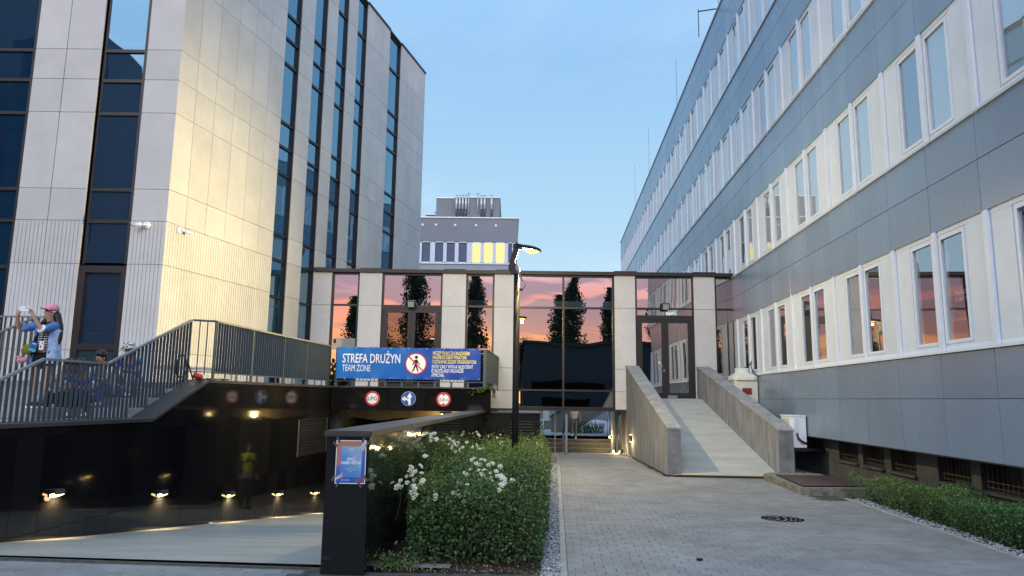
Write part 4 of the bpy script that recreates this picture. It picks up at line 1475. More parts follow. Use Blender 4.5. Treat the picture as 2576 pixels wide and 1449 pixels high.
cxb, czb = px(1055), pz(280)
disc = [[(0, 0), (0.272 * math.cos(2 * math.pi * i / 48), 0.272 * math.sin(2 * math.pi * i / 48)), (0.272 * math.cos(2 * math.pi * (i + 1) / 48), 0.272 * math.sin(2 * math.pi * (i + 1) / 48))] for i in range(48)]
on_banner(poly_mesh(disc), cxb, czb, M['paper'], 'symbol_face', 0.006)
on_banner(poly_mesh(ring_polys(0.265, 0.298)), cxb, czb, M['signred'], 'symbol_ring', 0.009)


def limb2(a, b, w0, w1):
    a, b = Vector(a), Vector(b)
    d = (b - a).normalized()
    n_ = Vector((-d.y, d.x))
    return [tuple(a + n_ * w0), tuple(a - n_ * w0), tuple(b - n_ * w1), tuple(b + n_ * w1)]


k_ = BW / 1770.0


def S(x, y):
    return ((x - 1055) * k_, (280 - y) * k_)


walk = [[(S(1060, 201)[0] + 0.045 * math.cos(2 * math.pi * i / 20), S(1060, 201)[1] + 0.045 * math.sin(2 * math.pi * i / 20)) for i in range(20)],
        [S(1040, 232), S(1072, 228), S(1078, 250), S(1066, 310), S(1040, 310), S(1036, 270)],
        limb2(S(1068, 236), S(1084, 272), 0.018, 0.015), limb2(S(1084, 272), S(1104, 292), 0.015, 0.014),
        limb2(S(1042, 238), S(1030, 270), 0.018, 0.015), limb2(S(1030, 270), S(1014, 300), 0.015, 0.013),
        limb2(S(1044, 305), S(1034, 345), 0.024, 0.020), limb2(S(1034, 345), S(1016, 378), 0.020, 0.016),
        limb2(S(1060, 305), S(1074, 340), 0.024, 0.020), limb2(S(1074, 340), S(1086, 380), 0.020, 0.016)]
on_banner(poly_mesh(walk), cxb, czb, M['ink'], 'symbol_figure', 0.009)
on_banner(poly_mesh([limb2((-0.20, 0.195), (0.20, -0.195), 0.017, 0.017)]), cxb, czb, M['signred'], 'symbol_bar', 0.012)
for i in range(9):
    for z in (0.025, BH - 0.03):
        x = 0.03 + (BW - 0.06) * i / 8
        obj('eyelet', MB().lathe([(0.0, -0.008), (0.02, -0.008), (0.022, 0.0), (0.0, 0.0)], 10, (x, bz(x, z) - 0.004, z + 0.006), 'y'), M['inox'], bn)

# =================================================================== LOW BLACK WALL with the poster
lwx, lwy = -1.40, 7.27
LA = math.atan2(0.70, 12.75)
pw_ = thing('low_wall', 'low black granite wall beside the roses, poster on its near end', 'wall', (lwx, lwy, 0), -LA)
LEN = 12.85
obj('core', MB().box(-0.40, -0.025, 0.03, LEN, -1.6, 1.29), M['core'], pw_)
obj('end_panel', MB().box(-0.43, 0.0, 0.0, 0.028, -0.15, 1.296), M['granite'], pw_, bevel=0.004)
n_ = 20
for i in range(n_):
    a, b = 0.03 + (LEN - 0.03) * i / n_, 0.03 + (LEN - 0.03) * (i + 1) / n_
    obj('granite_panel', MB().box(-0.026, 0, a + 0.003 - a, b - a - 0.003, -0.1, 1.296), M['granite'], pw_, (0, a, 0), random.uniform(-0.003, 0.003))
    obj('granite_panel', MB().box(-0.026, 0, a + 0.003 - a, b - a - 0.003, -1.6, 1.296), M['granite'], pw_, (-0.404, a, 0), random.uniform(-0.002, 0.002))
for a, b in [(-0.03, 2.1), (2.1, 4.3), (4.3, 6.5), (6.5, 8.7), (8.7, 10.8), (10.8, LEN)]:
    obj('coping_slab', MB().box(-0.455, 0.025, a + 0.002, b - 0.002, 1.30, 1.362), M['granitecap'], pw_, bevel=0.012, seg=2)
Mlw = Matrix.Translation((lwx, lwy, 0)) @ Matrix.Rotation(-LA, 4, 'Z') @ Matrix.Translation((-0.43, 0, 0))
for i, (s, d) in enumerate([(2.6, 0.33), (5.4, 0.02), (8.2, -0.28), (10.8, -0.5)]):
    wall_light(Mlw, s, d + 0.15, ['lamp nearest the poster on the hidden driveway side of the low wall', 'second lamp on the hidden driveway side of the low wall',
                                  'third lamp on the hidden driveway side of the low wall', 'lamp deepest down the hidden driveway side of the low wall'][i], 'lamps on the driveway side of the low wall', -1)

# poster
ps = thing('poster', 'blue and orange event poster taped to the end of the low black wall', 'poster', (-1.575, lwy - 0.004, 0.85))


def poster_mat(name, stops_tl, kind):
    m = mat(name, (0.1, 0.2, 0.5), 0.45, 0.4)
    nt = m.node_tree
    tc = N(nt, 'ShaderNodeTexCoord')
    mp = N(nt, 'ShaderNodeMapping', inp={'Scale': (3.3, 3.3, 2.3), 'Rotation': (0, R(kind), 0)})
    L(nt, tc.outputs['Object'], mp.inputs[0])
    sp = N(nt, 'ShaderNodeSeparateXYZ')
    L(nt, mp.outputs[0], sp.inputs[0])
    nz = N(nt, 'ShaderNodeTexNoise', inp={'Scale': 3.0, 'Detail': 1.0})
    L(nt, tc.outputs['Object'], nz.inputs['Vector'])
    ad = N(nt, 'ShaderNodeMath', operation='ADD')
    L(nt, sp.outputs['Z'], ad.inputs[0])
    ml = N(nt, 'ShaderNodeMath', operation='MULTIPLY', inp={1: 0.9})
    L(nt, nz.outputs['Fac'], ml.inputs[0])
    L(nt, ml.outputs[0], ad.inputs[1])
    c = ramp(nt, ad.outputs[0], stops_tl)
    L(nt, c, nt.nodes['Principled BSDF'].inputs['Base Color'])
    return m


obj('sheet', MB().box(-0.149, 0.149, -0.001, 0.001, 0.0, 0.42), M['paper'], ps)
obj('print', MB().quad((-0.142, -0.0016, 0.007), (0.142, -0.0016, 0.007), (0.142, -0.0016, 0.413), (-0.142, -0.0016, 0.413)),
    poster_mat('poster_gradient', [(0.15, (0.32, 0.06, 0.03)), (0.42, (0.02, 0.09, 0.36)), (0.7, (0.02, 0.12, 0.45)), (0.95, (0.10, 0.14, 0.28)), (1.2, (0.42, 0.16, 0.10))], 30), ps)
obj('print_panel', MB().quad((-0.105, -0.0022, 0.062), (0.105, -0.0022, 0.062), (0.112, -0.0022, 0.362), (-0.100, -0.0022, 0.362)),
    poster_mat('poster_inner_gradient', [(0.2, (0.38, 0.10, 0.10)), (0.5, (0.06, 0.20, 0.52)), (0.8, (0.10, 0.26, 0.52)), (1.2, (0.24, 0.36, 0.55))], -40), ps)
for body, w, x, z, h, bd in [('SPACE', 0.078, -0.036, 0.224, 0.028, 0.03), ('CAREER MEET-UP', 0.200, -0.097, 0.188, 0.028, 0.03), ('ERC', 0.045, -0.005, 0.328, 0.012, 0.02)]:
    me = text_fit(body, w, h, bd)
    me.transform(Matrix.Translation((x, -0.003, z)) @ UPRIGHT)
    obj('lettering', me, mat('poster_white', (0.75, 0.78, 0.82), 0.5, 0.3), ps)
ln = MB()
pp = mat('poster_pale_line', (0.45, 0.52, 0.66), 0.5, 0.3)
for x0, x1, z0, z1 in [(-0.08, 0.09, 0.166, 0.1675), (-0.045, 0.045, 0.147, 0.151), (-0.053, 0.053, 0.131, 0.135), (-0.018, 0.015, 0.115, 0.119), (-0.028, -0.010, 0.327, 0.337),
                       (-0.055, 0.0, 0.037, 0.040), (-0.055, -0.01, 0.031, 0.034), (0.05, 0.09, 0.037, 0.039), (-0.082, -0.068, 0.03, 0.043)]:
    ln.quad((x0, -0.003, z0), (x1, -0.003, z0), (x1, -0.003, z1), (x0, -0.003, z1))
obj('small_print', ln, pp, ps)


def flat_poly(polys, y):
    mb = MB()
    for p in polys:
        mb.add([(x, y, z) for x, z in p], [tuple(range(len(p)))])
    return mb


hand1 = [[(0.142, 0.413), (0.130, 0.413), (0.098, 0.375), (0.106, 0.345), (0.142, 0.352)], [(0.100, 0.375), (0.104, 0.350), (0.060, 0.318), (0.058, 0.322)],
         [(0.104, 0.352), (0.116, 0.345), (0.106, 0.318), (0.097, 0.322)], [(0.115, 0.35), (0.126, 0.345), (0.118, 0.318), (0.110, 0.322)], [(0.125, 0.352), (0.135, 0.347), (0.128, 0.322), (0.121, 0.326)]]
hand2 = [[(-0.142, 0.055), (-0.142, 0.035), (-0.105, 0.052), (-0.103, 0.075), (-0.118, 0.078)], [(-0.106, 0.065), (-0.11, 0.076), (-0.072, 0.107), (-0.070, 0.103)],
         [(-0.104, 0.060), (-0.106, 0.070), (-0.082, 0.084), (-0.066, 0.070), (-0.069, 0.068), (-0.083, 0.076)], [(-0.104, 0.052), (-0.104, 0.062), (-0.085, 0.066), (-0.083, 0.060)]]
obj('printed_hand', flat_poly(hand1, -0.0028), mat('poster_hand_pale', (0.42, 0.46, 0.54), 0.5, 0.3), ps)
obj('printed_hand', flat_poly(hand2, -0.0028), mat('poster_hand_warm', (0.62, 0.48, 0.46), 0.5, 0.3), ps)
tape = mat('dull_tape', (0.06, 0.075, 0.09), 0.35, 0.5)
for x, z, a in [(-0.13, 0.425, 0.6), (0.12, 0.43, -0.6), (-0.158, 0.38, 0.7), (0.158, 0.385, -0.6), (-0.165, 0.05, -0.5), (0.155, 0.055, 0.6), (-0.12, -0.005, -0.4), (0.10, -0.01, 0.6)]:
    c, s = math.cos(a), math.sin(a)
    pts_ = [(x + c * u - s * v, -0.0025, z + s * u + c * v) for u, v in ((-0.011, -0.03), (0.011, -0.03), (0.011, 0.03), (-0.011, 0.03))]
    obj('tape', MB().add(pts_, [(0, 1, 2, 3)]), tape, ps)

# block at the end of the low wall
eb = thing('vent_block', 'black granite block with a louvre behind the roses and the lamp post', 'wall', (0, 20.1, 0))
iE = inv(eb)
obj('core', MB(iE).box(-0.68, 0.80, 20.13, 23.2, -1.5, 1.28), M['core'], eb)
for a, b in [(-0.70, -0.02), (0.66, 0.83)]:
    obj('granite_panel', MB(iE).box(a + 0.003, b - 0.003, 20.1, 20.13, -0.3, 1.285), M['granite'], eb)
obj('granite_panel', MB(iE).box(-0.017, 0.657, 20.1, 20.13, 1.12, 1.285), M['granite'], eb)
obj('granite_panel', MB(iE).box(-0.017, 0.657, 20.1, 20.13, -0.3, 0.38), M['granite'], eb)
for i in range(3):
    obj('granite_panel', MB(iE).box(0.80, 0.828, 20.135 + i * 1.03, 21.155 + i * 1.03, -0.6, 1.285), M['granite'], eb)
obj('coping_slab', MB(iE).box(-0.70, 0.86, 20.07, 23.25, 1.29, 1.325), M['granitecap'], eb, bevel=0.005)
for i in range(9):
    z = 0.40 + i * 0.08
    obj('slat', MB(iE).prism([(-0.017, 20.125, z), (-0.017, 20.10, z + 0.012), (-0.017, 20.10, z + 0.02), (-0.017, 20.128, z + 0.07)], (0.674, 0, 0)), M['core'], eb)

# =================================================================== CONCRETE RAMP
rp = thing('access_ramp', 'concrete access ramp with two stained side walls up to the glass door', 'ramp', (4.9, 20, 0))
iR = inv(rp)
FL0, FL1 = Vector((3.63, 16.81, 0)), Vector((3.72, 23.29, 0))
FLi0, FLi1 = Vector((3.93, 16.79, 0)), Vector((4.13, 23.29, 0))
FR0, FR1 = Vector((6.13, 16.65, 0)), Vector((6.01, 23.29, 0))
FRo0, FRo1 = Vector((6.46, 16.63, 0)), Vector((6.42, 23.29, 0))


def wall_seg(a0, a1, b0, b1, f0, f1, z0a, z0b, z1a, z1b, name, m_, bev=0.0):
    """piece of a sloping wall between fractions f0..f1"""
    p = [a0.lerp(a1, f0), a0.lerp(a1, f1), b0.lerp(b1, f1), b0.lerp(b1, f0)]
    V = [(p[0].x, p[0].y, z0a), (p[1].x, p[1].y, z0b), (p[2].x, p[2].y, z0b), (p[3].x, p[3].y, z0a),
         (p[0].x, p[0].y, z1a), (p[1].x, p[1].y, z1b), (p[2].x, p[2].y, z1b), (p[3].x, p[3].y, z1a)]
    return obj(name, MB(iR).add(V, [(0, 3, 2, 1), (4, 5, 6, 7), (0, 1, 5, 4), (1, 2, 6, 5), (2, 3, 7, 6), (3, 0, 4, 7)]), m_, rp, bevel=bev)


def zr(f):
    return 1.085 + 1.715 * f


for (a0, a1, b0, b1) in ((FL0, FL1, FLi0, FLi1), (FR0, FR1, FRo0, FRo1)):
    wall_seg(a0, a1, b0, b1, 0.006, 1, -0.5, -0.9, zr(0.006) - 0.05, zr(1) - 0.05, 'side_wall', M['conc'])
    # end face, a shade rougher
    e0, e1 = a0, b0
    wall_seg(a0, a1, b0, b1, 0.0, 0.0055, -0.5, -0.5, zr(0) - 0.05, zr(0) - 0.05, 'end_face', M['concend'])
    nseg = 13
    for i in range(nseg):
        f0, f1 = i / nseg, (i + 1) / nseg - 0.0008
        oa, ob = (a0 - b0).normalized() * 0.012, (b0 - a0).normalized() * 0.012
        wall_seg(a0 + oa, a1 + oa, b0 + ob, b1 + ob, f0 - (0.002 if i == 0 else 0), f1, zr(f0) - 0.049, zr(f1) - 0.049, zr(f0), zr(f1), 'coping_slab', M['conccap'], 0.004)
rs_ = MB(iR)
pr = [(16.70, 0.028), (19.5, 0.60), (22.7, 1.745), (23.34, 1.77)]
pr = [(16.70, 0.028), (22.75, 1.745), (23.34, 1.77)]
for (ya, za), (yb, zb_) in zip(pr[:-1], pr[1:]):
    def xl(y):
        return FLi0.x + (FLi1.x - FLi0.x) * (y - 16.79) / 6.5 - 0.02

    def xr(y):
        return FR0.x + (FR1.x - FR0.x) * (y - 16.65) / 6.64 + 0.02
    rs_.add([(xl(ya), ya, za), (xr(ya), ya, za), (xr(yb), yb, zb_), (xl(yb), yb, zb_), (xl(ya), ya, -0.5), (xr(ya), ya, -0.5), (xr(yb), yb, -0.5), (xl(yb), yb, -0.5)],
            [(0, 1, 2, 3), (0, 4, 5, 1), (2, 6, 7, 3), (1, 5, 6, 2), (3, 7, 4, 0), (4, 7, 6, 5)])
obj('ramp_surface', rs_, M['ramp'], rp)
obj('threshold_plate', MB(iR).box(5.05, 5.35, 23.2, 23.3, 1.775, 1.86), M['inox'], rp)
# cable protector at its foot
cpz = thing('cable_protector', 'black cable protector with a yellow edge across the foot of the ramp', 'cable cover', ts(2.7, 16.78, 0), -AN)
for i in range(4):
    a = i * 0.515
    obj('segment', MB().prism([(a, 0.0, 0.0), (a, -0.06, 0.0), (a, -0.045, 0.035), (a, 0.0, 0.048)], (0.508, 0, 0)), M['rubber'], cpz)
    obj('lid', MB().prism([(a, 0.0, 0.05), (a, -0.012, 0.0485), (a, -0.012, 0.052), (a, 0.012, 0.056), (a, 0.012, 0.05)], (0.508, 0, 0)), M['yellow'], cpz)
cb = thing('cable', 'black cable lying along the foot of the left ramp wall', 'cable', ts(2.5, 17, 0))
pts_ = []
for i in range(30):
    f_ = i / 29
    p = FL0.lerp(FL1, f_ * 0.93) + Vector((-0.05 - 0.02 * math.sin(i * 1.7), 0, 0.015))
    pts_.append(p)
pts_.insert(0, ts(2.72, 16.72, 0.02))
obj('sheath', MB(inv(cb)).tube(pts_, 0.013, 6), M['rubber'], cb)
obj('sheath', MB(inv(cb)).tube([p + Vector((-0.025, 0.02, 0)) for p in pts_[1:]], 0.009, 6), M['rubber'], cb)

# =================================================================== UNDERPASS
up = thing('underpass', 'sunken passage under the link building with stone stairs up to the courtyard', 'underpass', (2.5, 27, -0.6))
iU = inv(up)
dark = mat('dark_step_stone', (0.16, 0.15, 0.135), 0.55, 0.4, var=0.2, vscale=3)
for i in range(4):
    obj('step', MB(iU).box(0.85, 4.6, 23.32 + i * 0.3, 23.62 + i * 0.3, -0.9, -0.006 - 0.15 * i), M['kerb'], up)
obj('floor', MB(iU).box(0.85, 4.7, 24.5, 32.3, -0.9, -0.6), M['kerb'], up)
tp = [(-0.57, 32.0), (-0.395, 32.28), (-0.22, 32.56), (-0.055, 32.84)]
tp = [(-0.60, -0.40, 32.0), (-0.40, -0.22, 32.3), (-0.22, -0.055, 32.6), (-0.055, 0.10, 32.9)]
for z0, z1, y in tp:
    o = obj('step', MB(iU).box(0.9, 4.62, y + 0.02, 34.5, z0 - 0.1, z1 - 0.025), dark, up)
    for j in range(4):
        xa = 0.9 + 0.93 * j
        obj('riser_tile', MB(iU).box(xa + 0.003, xa + 0.927, y, y + 0.02, z0 + 0.003, z1 - 0.027), dark, o)
    obj('tread', MB(iU).box(0.9, 4.62, y - 0.02, y + 0.33, z1 - 0.025, z1), M['kerb'], o)
obj('side_wall', MB(iU).prism([(3.74, 23.35, -0.9), (4.50, 33.2, -0.9), (5.2, 33.2, -0.9), (4.6, 23.35, -0.9)], (0, 0, 2.24)), M['conc'], up)
obj('side_wall', MB(iU).box(0.45, 0.88, 23.4, 29.3, -0.9, 1.33), M['core'], up)
sl_a, sl_b = Vector((3.97, 26.3, 0)), Vector((4.13, 28.4, 0))
obj('dark_door', MB(iU).prism([(sl_a.x - 0.03, sl_a.y, -0.58), (sl_b.x - 0.03, sl_b.y, -0.58), (sl_b.x - 0.03, sl_b.y, 1.32), (sl_a.x - 0.03, sl_a.y, 1.32)], (0.06, 0, 0)), M['black'], up)


def ulamp(x, y, z, lab, e_):
    t = thing('step_lamp', lab, 'lamp', (x, y, z), 0, 'small lamps in the underpass')
    obj('housing', MB().box(-0.02, 0.05, -0.06, 0.06, -0.05, 0.06), M['black'], t)
    obj('lens', MB().ell((-0.04, -0.02, 0), (0.045, 0.06, 0.05), 10, 6), M['lamp2'], t)
    ld = bpy.data.lights.new('lamp_light', 'POINT')
    ld.energy = e_
    ld.color = (1.0, 0.74, 0.34)
    ld.shadow_soft_size = 0.05
    lo = bpy.data.objects.new('lamp_light', ld)
    COL.objects.link(lo)
    lo.parent = t
    lo.location = (-0.18, -0.03, 0.0)


ulamp(3.60, 23.6, 0.05, 'small bright lamp at the foot of the underpass wall, nearest the path', 22)
ulamp(3.72, 26.0, -0.12, 'small bright lamp low on the underpass wall, in the middle', 22)
ulamp(4.30, 31.2, 0.12, 'small bright lamp beside the underpass stairs', 30)
wl = thing('wall_lamp', 'slim black up and down lamp on the left ramp wall by the underpass', 'lamp', (3.70, 22.2, 0.55))
obj('housing', MB().box(-0.07, -0.0, -0.05, 0.05, -0.10, 0.10), M['black'], wl, bevel=0.004)
obj('lens', MB().box(-0.06, -0.01, -0.04, 0.04, -0.108, -0.101).box(-0.06, -0.01, -0.04, 0.04, 0.101, 0.108), M['lamp2'], wl)
ld = bpy.data.lights.new('lamp_light', 'POINT')
ld.energy = 7
ld.color = (1, 0.74, 0.34)
ld.shadow_soft_size = 0.04
lo = bpy.data.objects.new('lamp_light', ld)
COL.objects.link(lo)
lo.parent = wl
lo.location = (-0.14, -0.06, -0.1)


def handrail(x, label, dx=0.0):
    t = thing('handrail', label, 'handrail', (x, 23.25, 0), 0, 'steel handrails of the underpass steps')
    obj('post', MB().box(-0.035, 0.035, -0.01, 0.01, 0.0, 1.22), M['rail'] if dx == 0 else M['steel'], t)
    obj('foot', MB().box(-0.06, 0.06, -0.05, 0.05, 0.0, 0.012), M['inox'], t)
    obj('rail', MB().prism([(-0.035, 0.01, 1.20), (0.035, 0.01, 1.20), (0.035, 0.01, 1.22), (-0.035, 0.01, 1.22)], (dx, 1.3, -0.62)), M['steel'], t)
    obj('post', MB().box(dx - 0.035, dx + 0.035, 1.30, 1.32, -0.6, 0.6), M['steel'], t)


handrail(1.79, 'flat steel handrail at the left of the underpass steps')
handrail(3.52, 'flat steel handrail against the concrete wall at the right of the underpass steps', 0.08)
t = thing('handrail', 'far steel handrail on the stairs up to the courtyard', 'handrail', (4.42, 32, 0), 0, 'steel handrails of the underpass steps')
obj('rail', MB(inv(t)).tube([(4.40, 31.6, 0.35), (4.42, 33.3, 1.25)], 0.03, 8), M['inox'], t)
obj('post', MB(inv(t)).tube([(4.40, 31.7, -0.6), (4.40, 31.7, 0.42)], 0.02, 8).tube([(4.42, 33.2, 0), (4.42, 33.2, 1.22)], 0.02, 8), M['inox'], t)
t = thing('handrail', 'thin steel post rail in the middle of the courtyard stairs', 'handrail', (2.0, 32, 0), 0, 'steel handrails of the underpass steps')
obj('post', MB(inv(t)).box(1.87, 1.94, 30.9, 30.92, -0.6, 1.25), M['inox'], t)
obj('rail', MB(inv(t)).prism([(1.87, 30.92, 1.22), (1.94, 30.92, 1.22), (1.94, 30.92, 1.25), (1.87, 30.92, 1.25)], (0, 1.6, 0.4)), M['inox'], t)
# what stands in the courtyard
cyw = thing('stair_wall', 'grey sloping parapet wall of the stair in the courtyard', 'wall', (3, 36, 0.1))
obj('wall', MB(inv(cyw)).prism([(2.0, 35.6, 0.08), (3.0, 35.6, 0.08), (4.6, 35.6, 1.1), (4.6, 35.6, 1.7), (2.75, 35.6, 1.35), (2.0, 35.6, 0.80)], (0, 0.3, 0)), M['plaster'], cyw)
obj('coping', MB(inv(cyw)).prism([(1.94, 35.5, 0.80), (1.94, 35.5, 0.87), (2.74, 35.5, 1.42), (2.78, 35.5, 1.35)], (0, 0.5, 0)), M['black'], cyw)
cbn = thing('cabinet', 'pale yellow cabinet standing in the courtyard beyond the underpass', 'cabinet', (1.9, 39, 0.1))
obj('body', MB(inv(cbn)).box(1.78, 2.3, 38.8, 39.4, 0.55, 1.8), M['cream'], cbn)
obj('door', MB(inv(cbn)).box(2.06, 2.28, 38.78, 38.8, 0.6, 1.7), M['kerb'], cbn)
obj('foot', MB(inv(cbn)).box(1.8, 2.28, 38.85, 39.3, 0.08, 0.55), M['plinth'], cbn)

# =================================================================== STREET LAMP
sl = thing('street_lamp', 'tall black street lamp with a flat lit head, standing in the roses', 'street lamp', (0.11, 16.0, 0))
obj('pole', MB().tube([(0, 0, -0.3), (0, 0, 1.2), (0, 0, 4.62)], [0.078, 0.075, 0.070], 16), M['pole'], sl)
obj('foot', MB().lathe([(0.0, -0.1), (0.16, -0.1), (0.16, -0.02), (0.10, 0.0), (0.0, 0.0)], 16), M['black'], sl)
obj('knuckle', MB().prism([(-0.20, -0.07, 4.62), (-0.12, -0.07, 4.50), (0.0, -0.07, 4.48), (0.06, -0.07, 4.58), (-0.02, -0.07, 4.72), (-0.14, -0.07, 4.86)], (0, 0.14, 0)), M['black'], sl, bevel=0.006)
ub = obj('upper_bracket', MB().prism([(-0.20, -0.06, 4.64), (-0.10, -0.06, 4.60), (0.03, -0.06, 5.02), (0.05, -0.06, 5.10), (-0.085, -0.06, 5.10)], (0, 0.12, 0)), M['black'], sl, bevel=0.006)
obj('bolt', MB().lathe([(0, -0.066), (0.018, -0.066), (0.018, -0.06), (0, -0.06)], 10, (-0.13, 0, 4.72), 'y'), M['inox'], ub)
obj('plate', MB().prism([(-0.05, -0.075, 4.62), (-0.02, -0.075, 4.72), (0.035, -0.075, 4.62), (0.13, -0.075, 4.33), (0.10, -0.075, 4.30), (0.01, -0.075, 4.52)], (0, 0.01, 0)), M['rail'], ub)
obj('cable', MB().tube([(0.09, -0.07, 4.36), (0.17, -0.08, 4.32), (0.19, -0.08, 4.22), (0.14, -0.07, 4.14), (0.07, -0.05, 4.12)], 0.008, 6), M['rubber'], sl)
obj('wire_clip', MB().box(0.06, 0.13, -0.09, -0.05, 4.10, 4.15), M['black'], sl)
HEADM = Matrix.Rotation(R(38), 4, 'Z')          # the head is turned away from the path
arm = MB(HEADM).prism([(-0.09, -0.055, 5.09), (0.05, -0.055, 5.06), (0.10, -0.055, 5.06), (0.10, -0.055, 5.19), (-0.09, -0.055, 5.19)], (0, 0.11, 0))
obj('arm', arm, M['black'], sl, bevel=0.004)
hd = MB(HEADM)
hd.smooth = True
V, F = [], []
tilt = -0.05
prof_h = [(0.0, 0.0), (0.55, 0.9), (0.85, 1.0), (1.0, 0.75)]
Lh, Wh = 0.34, 0.15
c0 = Vector((0.36, 0, 5.14))
rings = [(0.10, 0.055), (0.7, 0.045), (0.95, 0.02), (1.0, -0.01), (0.96, -0.04), (0.7, -0.052), (0.1, -0.055)]
nn = 28
for f_, dz in rings:
    for j in range(nn):
        th = 2 * math.pi * j / nn
        w_ = Wh * (0.65 + 0.35 * (0.5 + 0.5 * math.cos(th)) ** 0.6)
        x = Lh * math.cos(th) * f_
        V.append(c0 + Vector((x, w_ * math.sin(th) * f_, dz + tilt * x)))
for i in range(len(rings) - 1):
    for j in range(nn):
        F.append((i * nn + j, i * nn + (j + 1) % nn, (i + 1) * nn + (j + 1) % nn, (i + 1) * nn + j))
F.append(tuple(range(nn)))
F.append(tuple((len(rings) - 1) * nn + j for j in range(nn)))
hd.add(V, F)
hdo = obj('lamp_head', hd, M['black'], sl)
ln_ = MB(HEADM).ell(c0 + Vector((0.06, 0, -0.062)), (0.145, 0.10, 0.045), 20, 10)
obj('lens', ln_, M['lamp'], hdo)
ld = bpy.data.lights.new('street_lamp_light', 'POINT')
ld.energy = 700
ld.color = (1.0, 0.78, 0.38)
ld.shadow_soft_size = 0.06
lo = bpy.data.objects.new('street_lamp_light', ld)
COL.objects.link(lo)
lo.parent = sl
lo.location = HEADM @ Vector((0.40, 0, 4.95))
ld = bpy.data.lights.new('added_facade_spot', 'SPOT')  # extra spot added at the lamp head, aimed sideways to brighten the left facade
ld.energy = 2500
ld.color = (1.0, 0.78, 0.34)
ld.spot_size = R(95)
ld.spot_blend = 1.0
ld.shadow_soft_size = 0.06
lo2 = bpy.data.objects.new('added_facade_spot', ld)
COL.objects.link(lo2)
lo2.parent = sl
lo2.location = HEADM @ Vector((0.40, 0, 4.95))
lo2.rotation_euler = (Vector((-8.6, 16.3, 5.3)) - (sl.location + lo2.location)).to_track_quat('-Z', 'Y').to_euler()

# =================================================================== SMALL STRUCTURES ON THE RIGHT
pl = thing('concrete_plinth', 'low weathered concrete plinth covered by a brown steel plate, beside the hedge', 'plinth', (6, 15, 0))
obj('block', MB(inv(pl)).zprism([(5.41, 13.66), (6.75, 13.74), (6.95, 16.5), (6.47, 16.6), (5.9, 16.64), (5.62, 16.3)], -0.2, 0.125), M['plinth'], pl, bevel=0.02, seg=2)
obj('steel_plate', MB(inv(pl)).zprism([(5.52, 13.86), (6.75, 13.92), (6.95, 15.85), (5.80, 15.95)], 0.128, 0.142), M['rust'], pl)
obj('plate_rim', MB(inv(pl)).tube([(5.78, 15.95, 0.14), (5.51, 13.85, 0.14), (6.75, 13.91, 0.14)], 0.012, 6), M['rubber'], pl)
ac = thing('air_conditioner', 'white air conditioning outdoor unit behind the right ramp wall', 'air conditioner', ts(5.63, 17.6, 0), -AN)
obj('case', MB().box(-0.165, 0.15, -0.40, 0.42, 0.66, 1.38), M['blind'], ac, bevel=0.012, seg=2)
obj('top_cover', MB().box(-0.18, 0.16, -0.415, 0.435, 1.36, 1.395), M['white'], ac, bevel=0.008)
g = MB()
for i in range(14):
    z = 0.78 + i * 0.04
    g.box(-0.173, -0.165, -0.2, 0.36, z, z + 0.012)
obj('grille', g, M['lens_d'], ac)
obj('side_cover', MB().box(-0.12, -0.02, -0.412, -0.40, 0.98, 1.32).box(-0.105, -0.035, -0.418, -0.412, 1.20, 1.24), M['whitep'], ac)
lab = MB()
for i in range(5):
    lab.box(0.04, 0.11, -0.403, -0.4, 0.74 + i * 0.12, 0.80 + i * 0.12)
obj('label_plate', lab, M['blind'], ac)
obj('pipe', MB().tube([(-0.07, -0.42, 0.98), (-0.06, -0.47, 0.88), (0.03, -0.48, 0.80), (0.15, -0.42, 0.76), (0.4, -0.1, 0.74)], 0.022, 8), M['rubber'], ac)
obj('bracket', MB().box(-0.16, 0.6, -0.34, -0.30, 0.58, 0.65), M['black'], ac)
obj('bracket', MB().box(-0.16, 0.6, 0.32, 0.36, 0.58, 0.65), M['black'], ac)
obj('leg', MB().box(-0.15, -0.11, -0.34, -0.30, 0.0, 0.58), M['black'], ac)
cu = thing('cooling_unit', 'large cream cooling unit with a round collar behind the right ramp wall', 'cooling unit', ts(5.47, 21.5, 0), -AN)
obj('case', MB().box(-0.33, 0.32, -0.40, 0.42, 0.15, 2.30), M['cream'], cu, bevel=0.012, seg=2)
obj('foot', MB().box(-0.30, 0.30, -0.35, 0.38, 0.0, 0.15), M['black'], cu)
hood = MB()
V, F = [], []
rr_ = [(0.36, 0.45, 2.30, 8.0), (0.36, 0.45, 2.40, 8.0), (0.33, 0.42, 2.44, 6.0), (0.24, 0.26, 2.50, 2.5), (0.215, 0.215, 2.54, 2.0), (0.215, 0.215, 2.66, 2.0), (0.17, 0.17, 2.66, 2.0), (0.17, 0.17, 2.5, 2.0)]
nn = 32
for a_, b_, z_, p_ in rr_:
    for j in range(nn):
        th = 2 * math.pi * (j + 0.5) / nn
        c_, s_ = math.cos(th), math.sin(th)
        k2 = (abs(c_) ** p_ + abs(s_) ** p_) ** (-1 / p_)
        V.append((a_ * c_ * k2, b_ * s_ * k2, z_))
for i in range(len(rr_) - 1):
    for j in range(nn):
        F.append((i * nn + j, i * nn + (j + 1) % nn, (i + 1) * nn + (j + 1) % nn, (i + 1) * nn + j))
F.append(tuple((len(rr_) - 1) * nn + j for j in range(nn)))
hood.smooth = True
hood.add(V, F)
obj('hood', hood, M['cream'], cu)
obj('vent_panel', MB().box(-0.12, 0.14, -0.425, -0.40, 1.90, 2.08), M['red_d'], cu, bevel=0.004)
bt = MB()
for x in (-0.25, 0.0, 0.25):
    bt.lathe([(0, -0.463), (0.012, -0.463), (0.012, -0.45), (0, -0.45)], 8, (x, 0, 2.345), 'y')
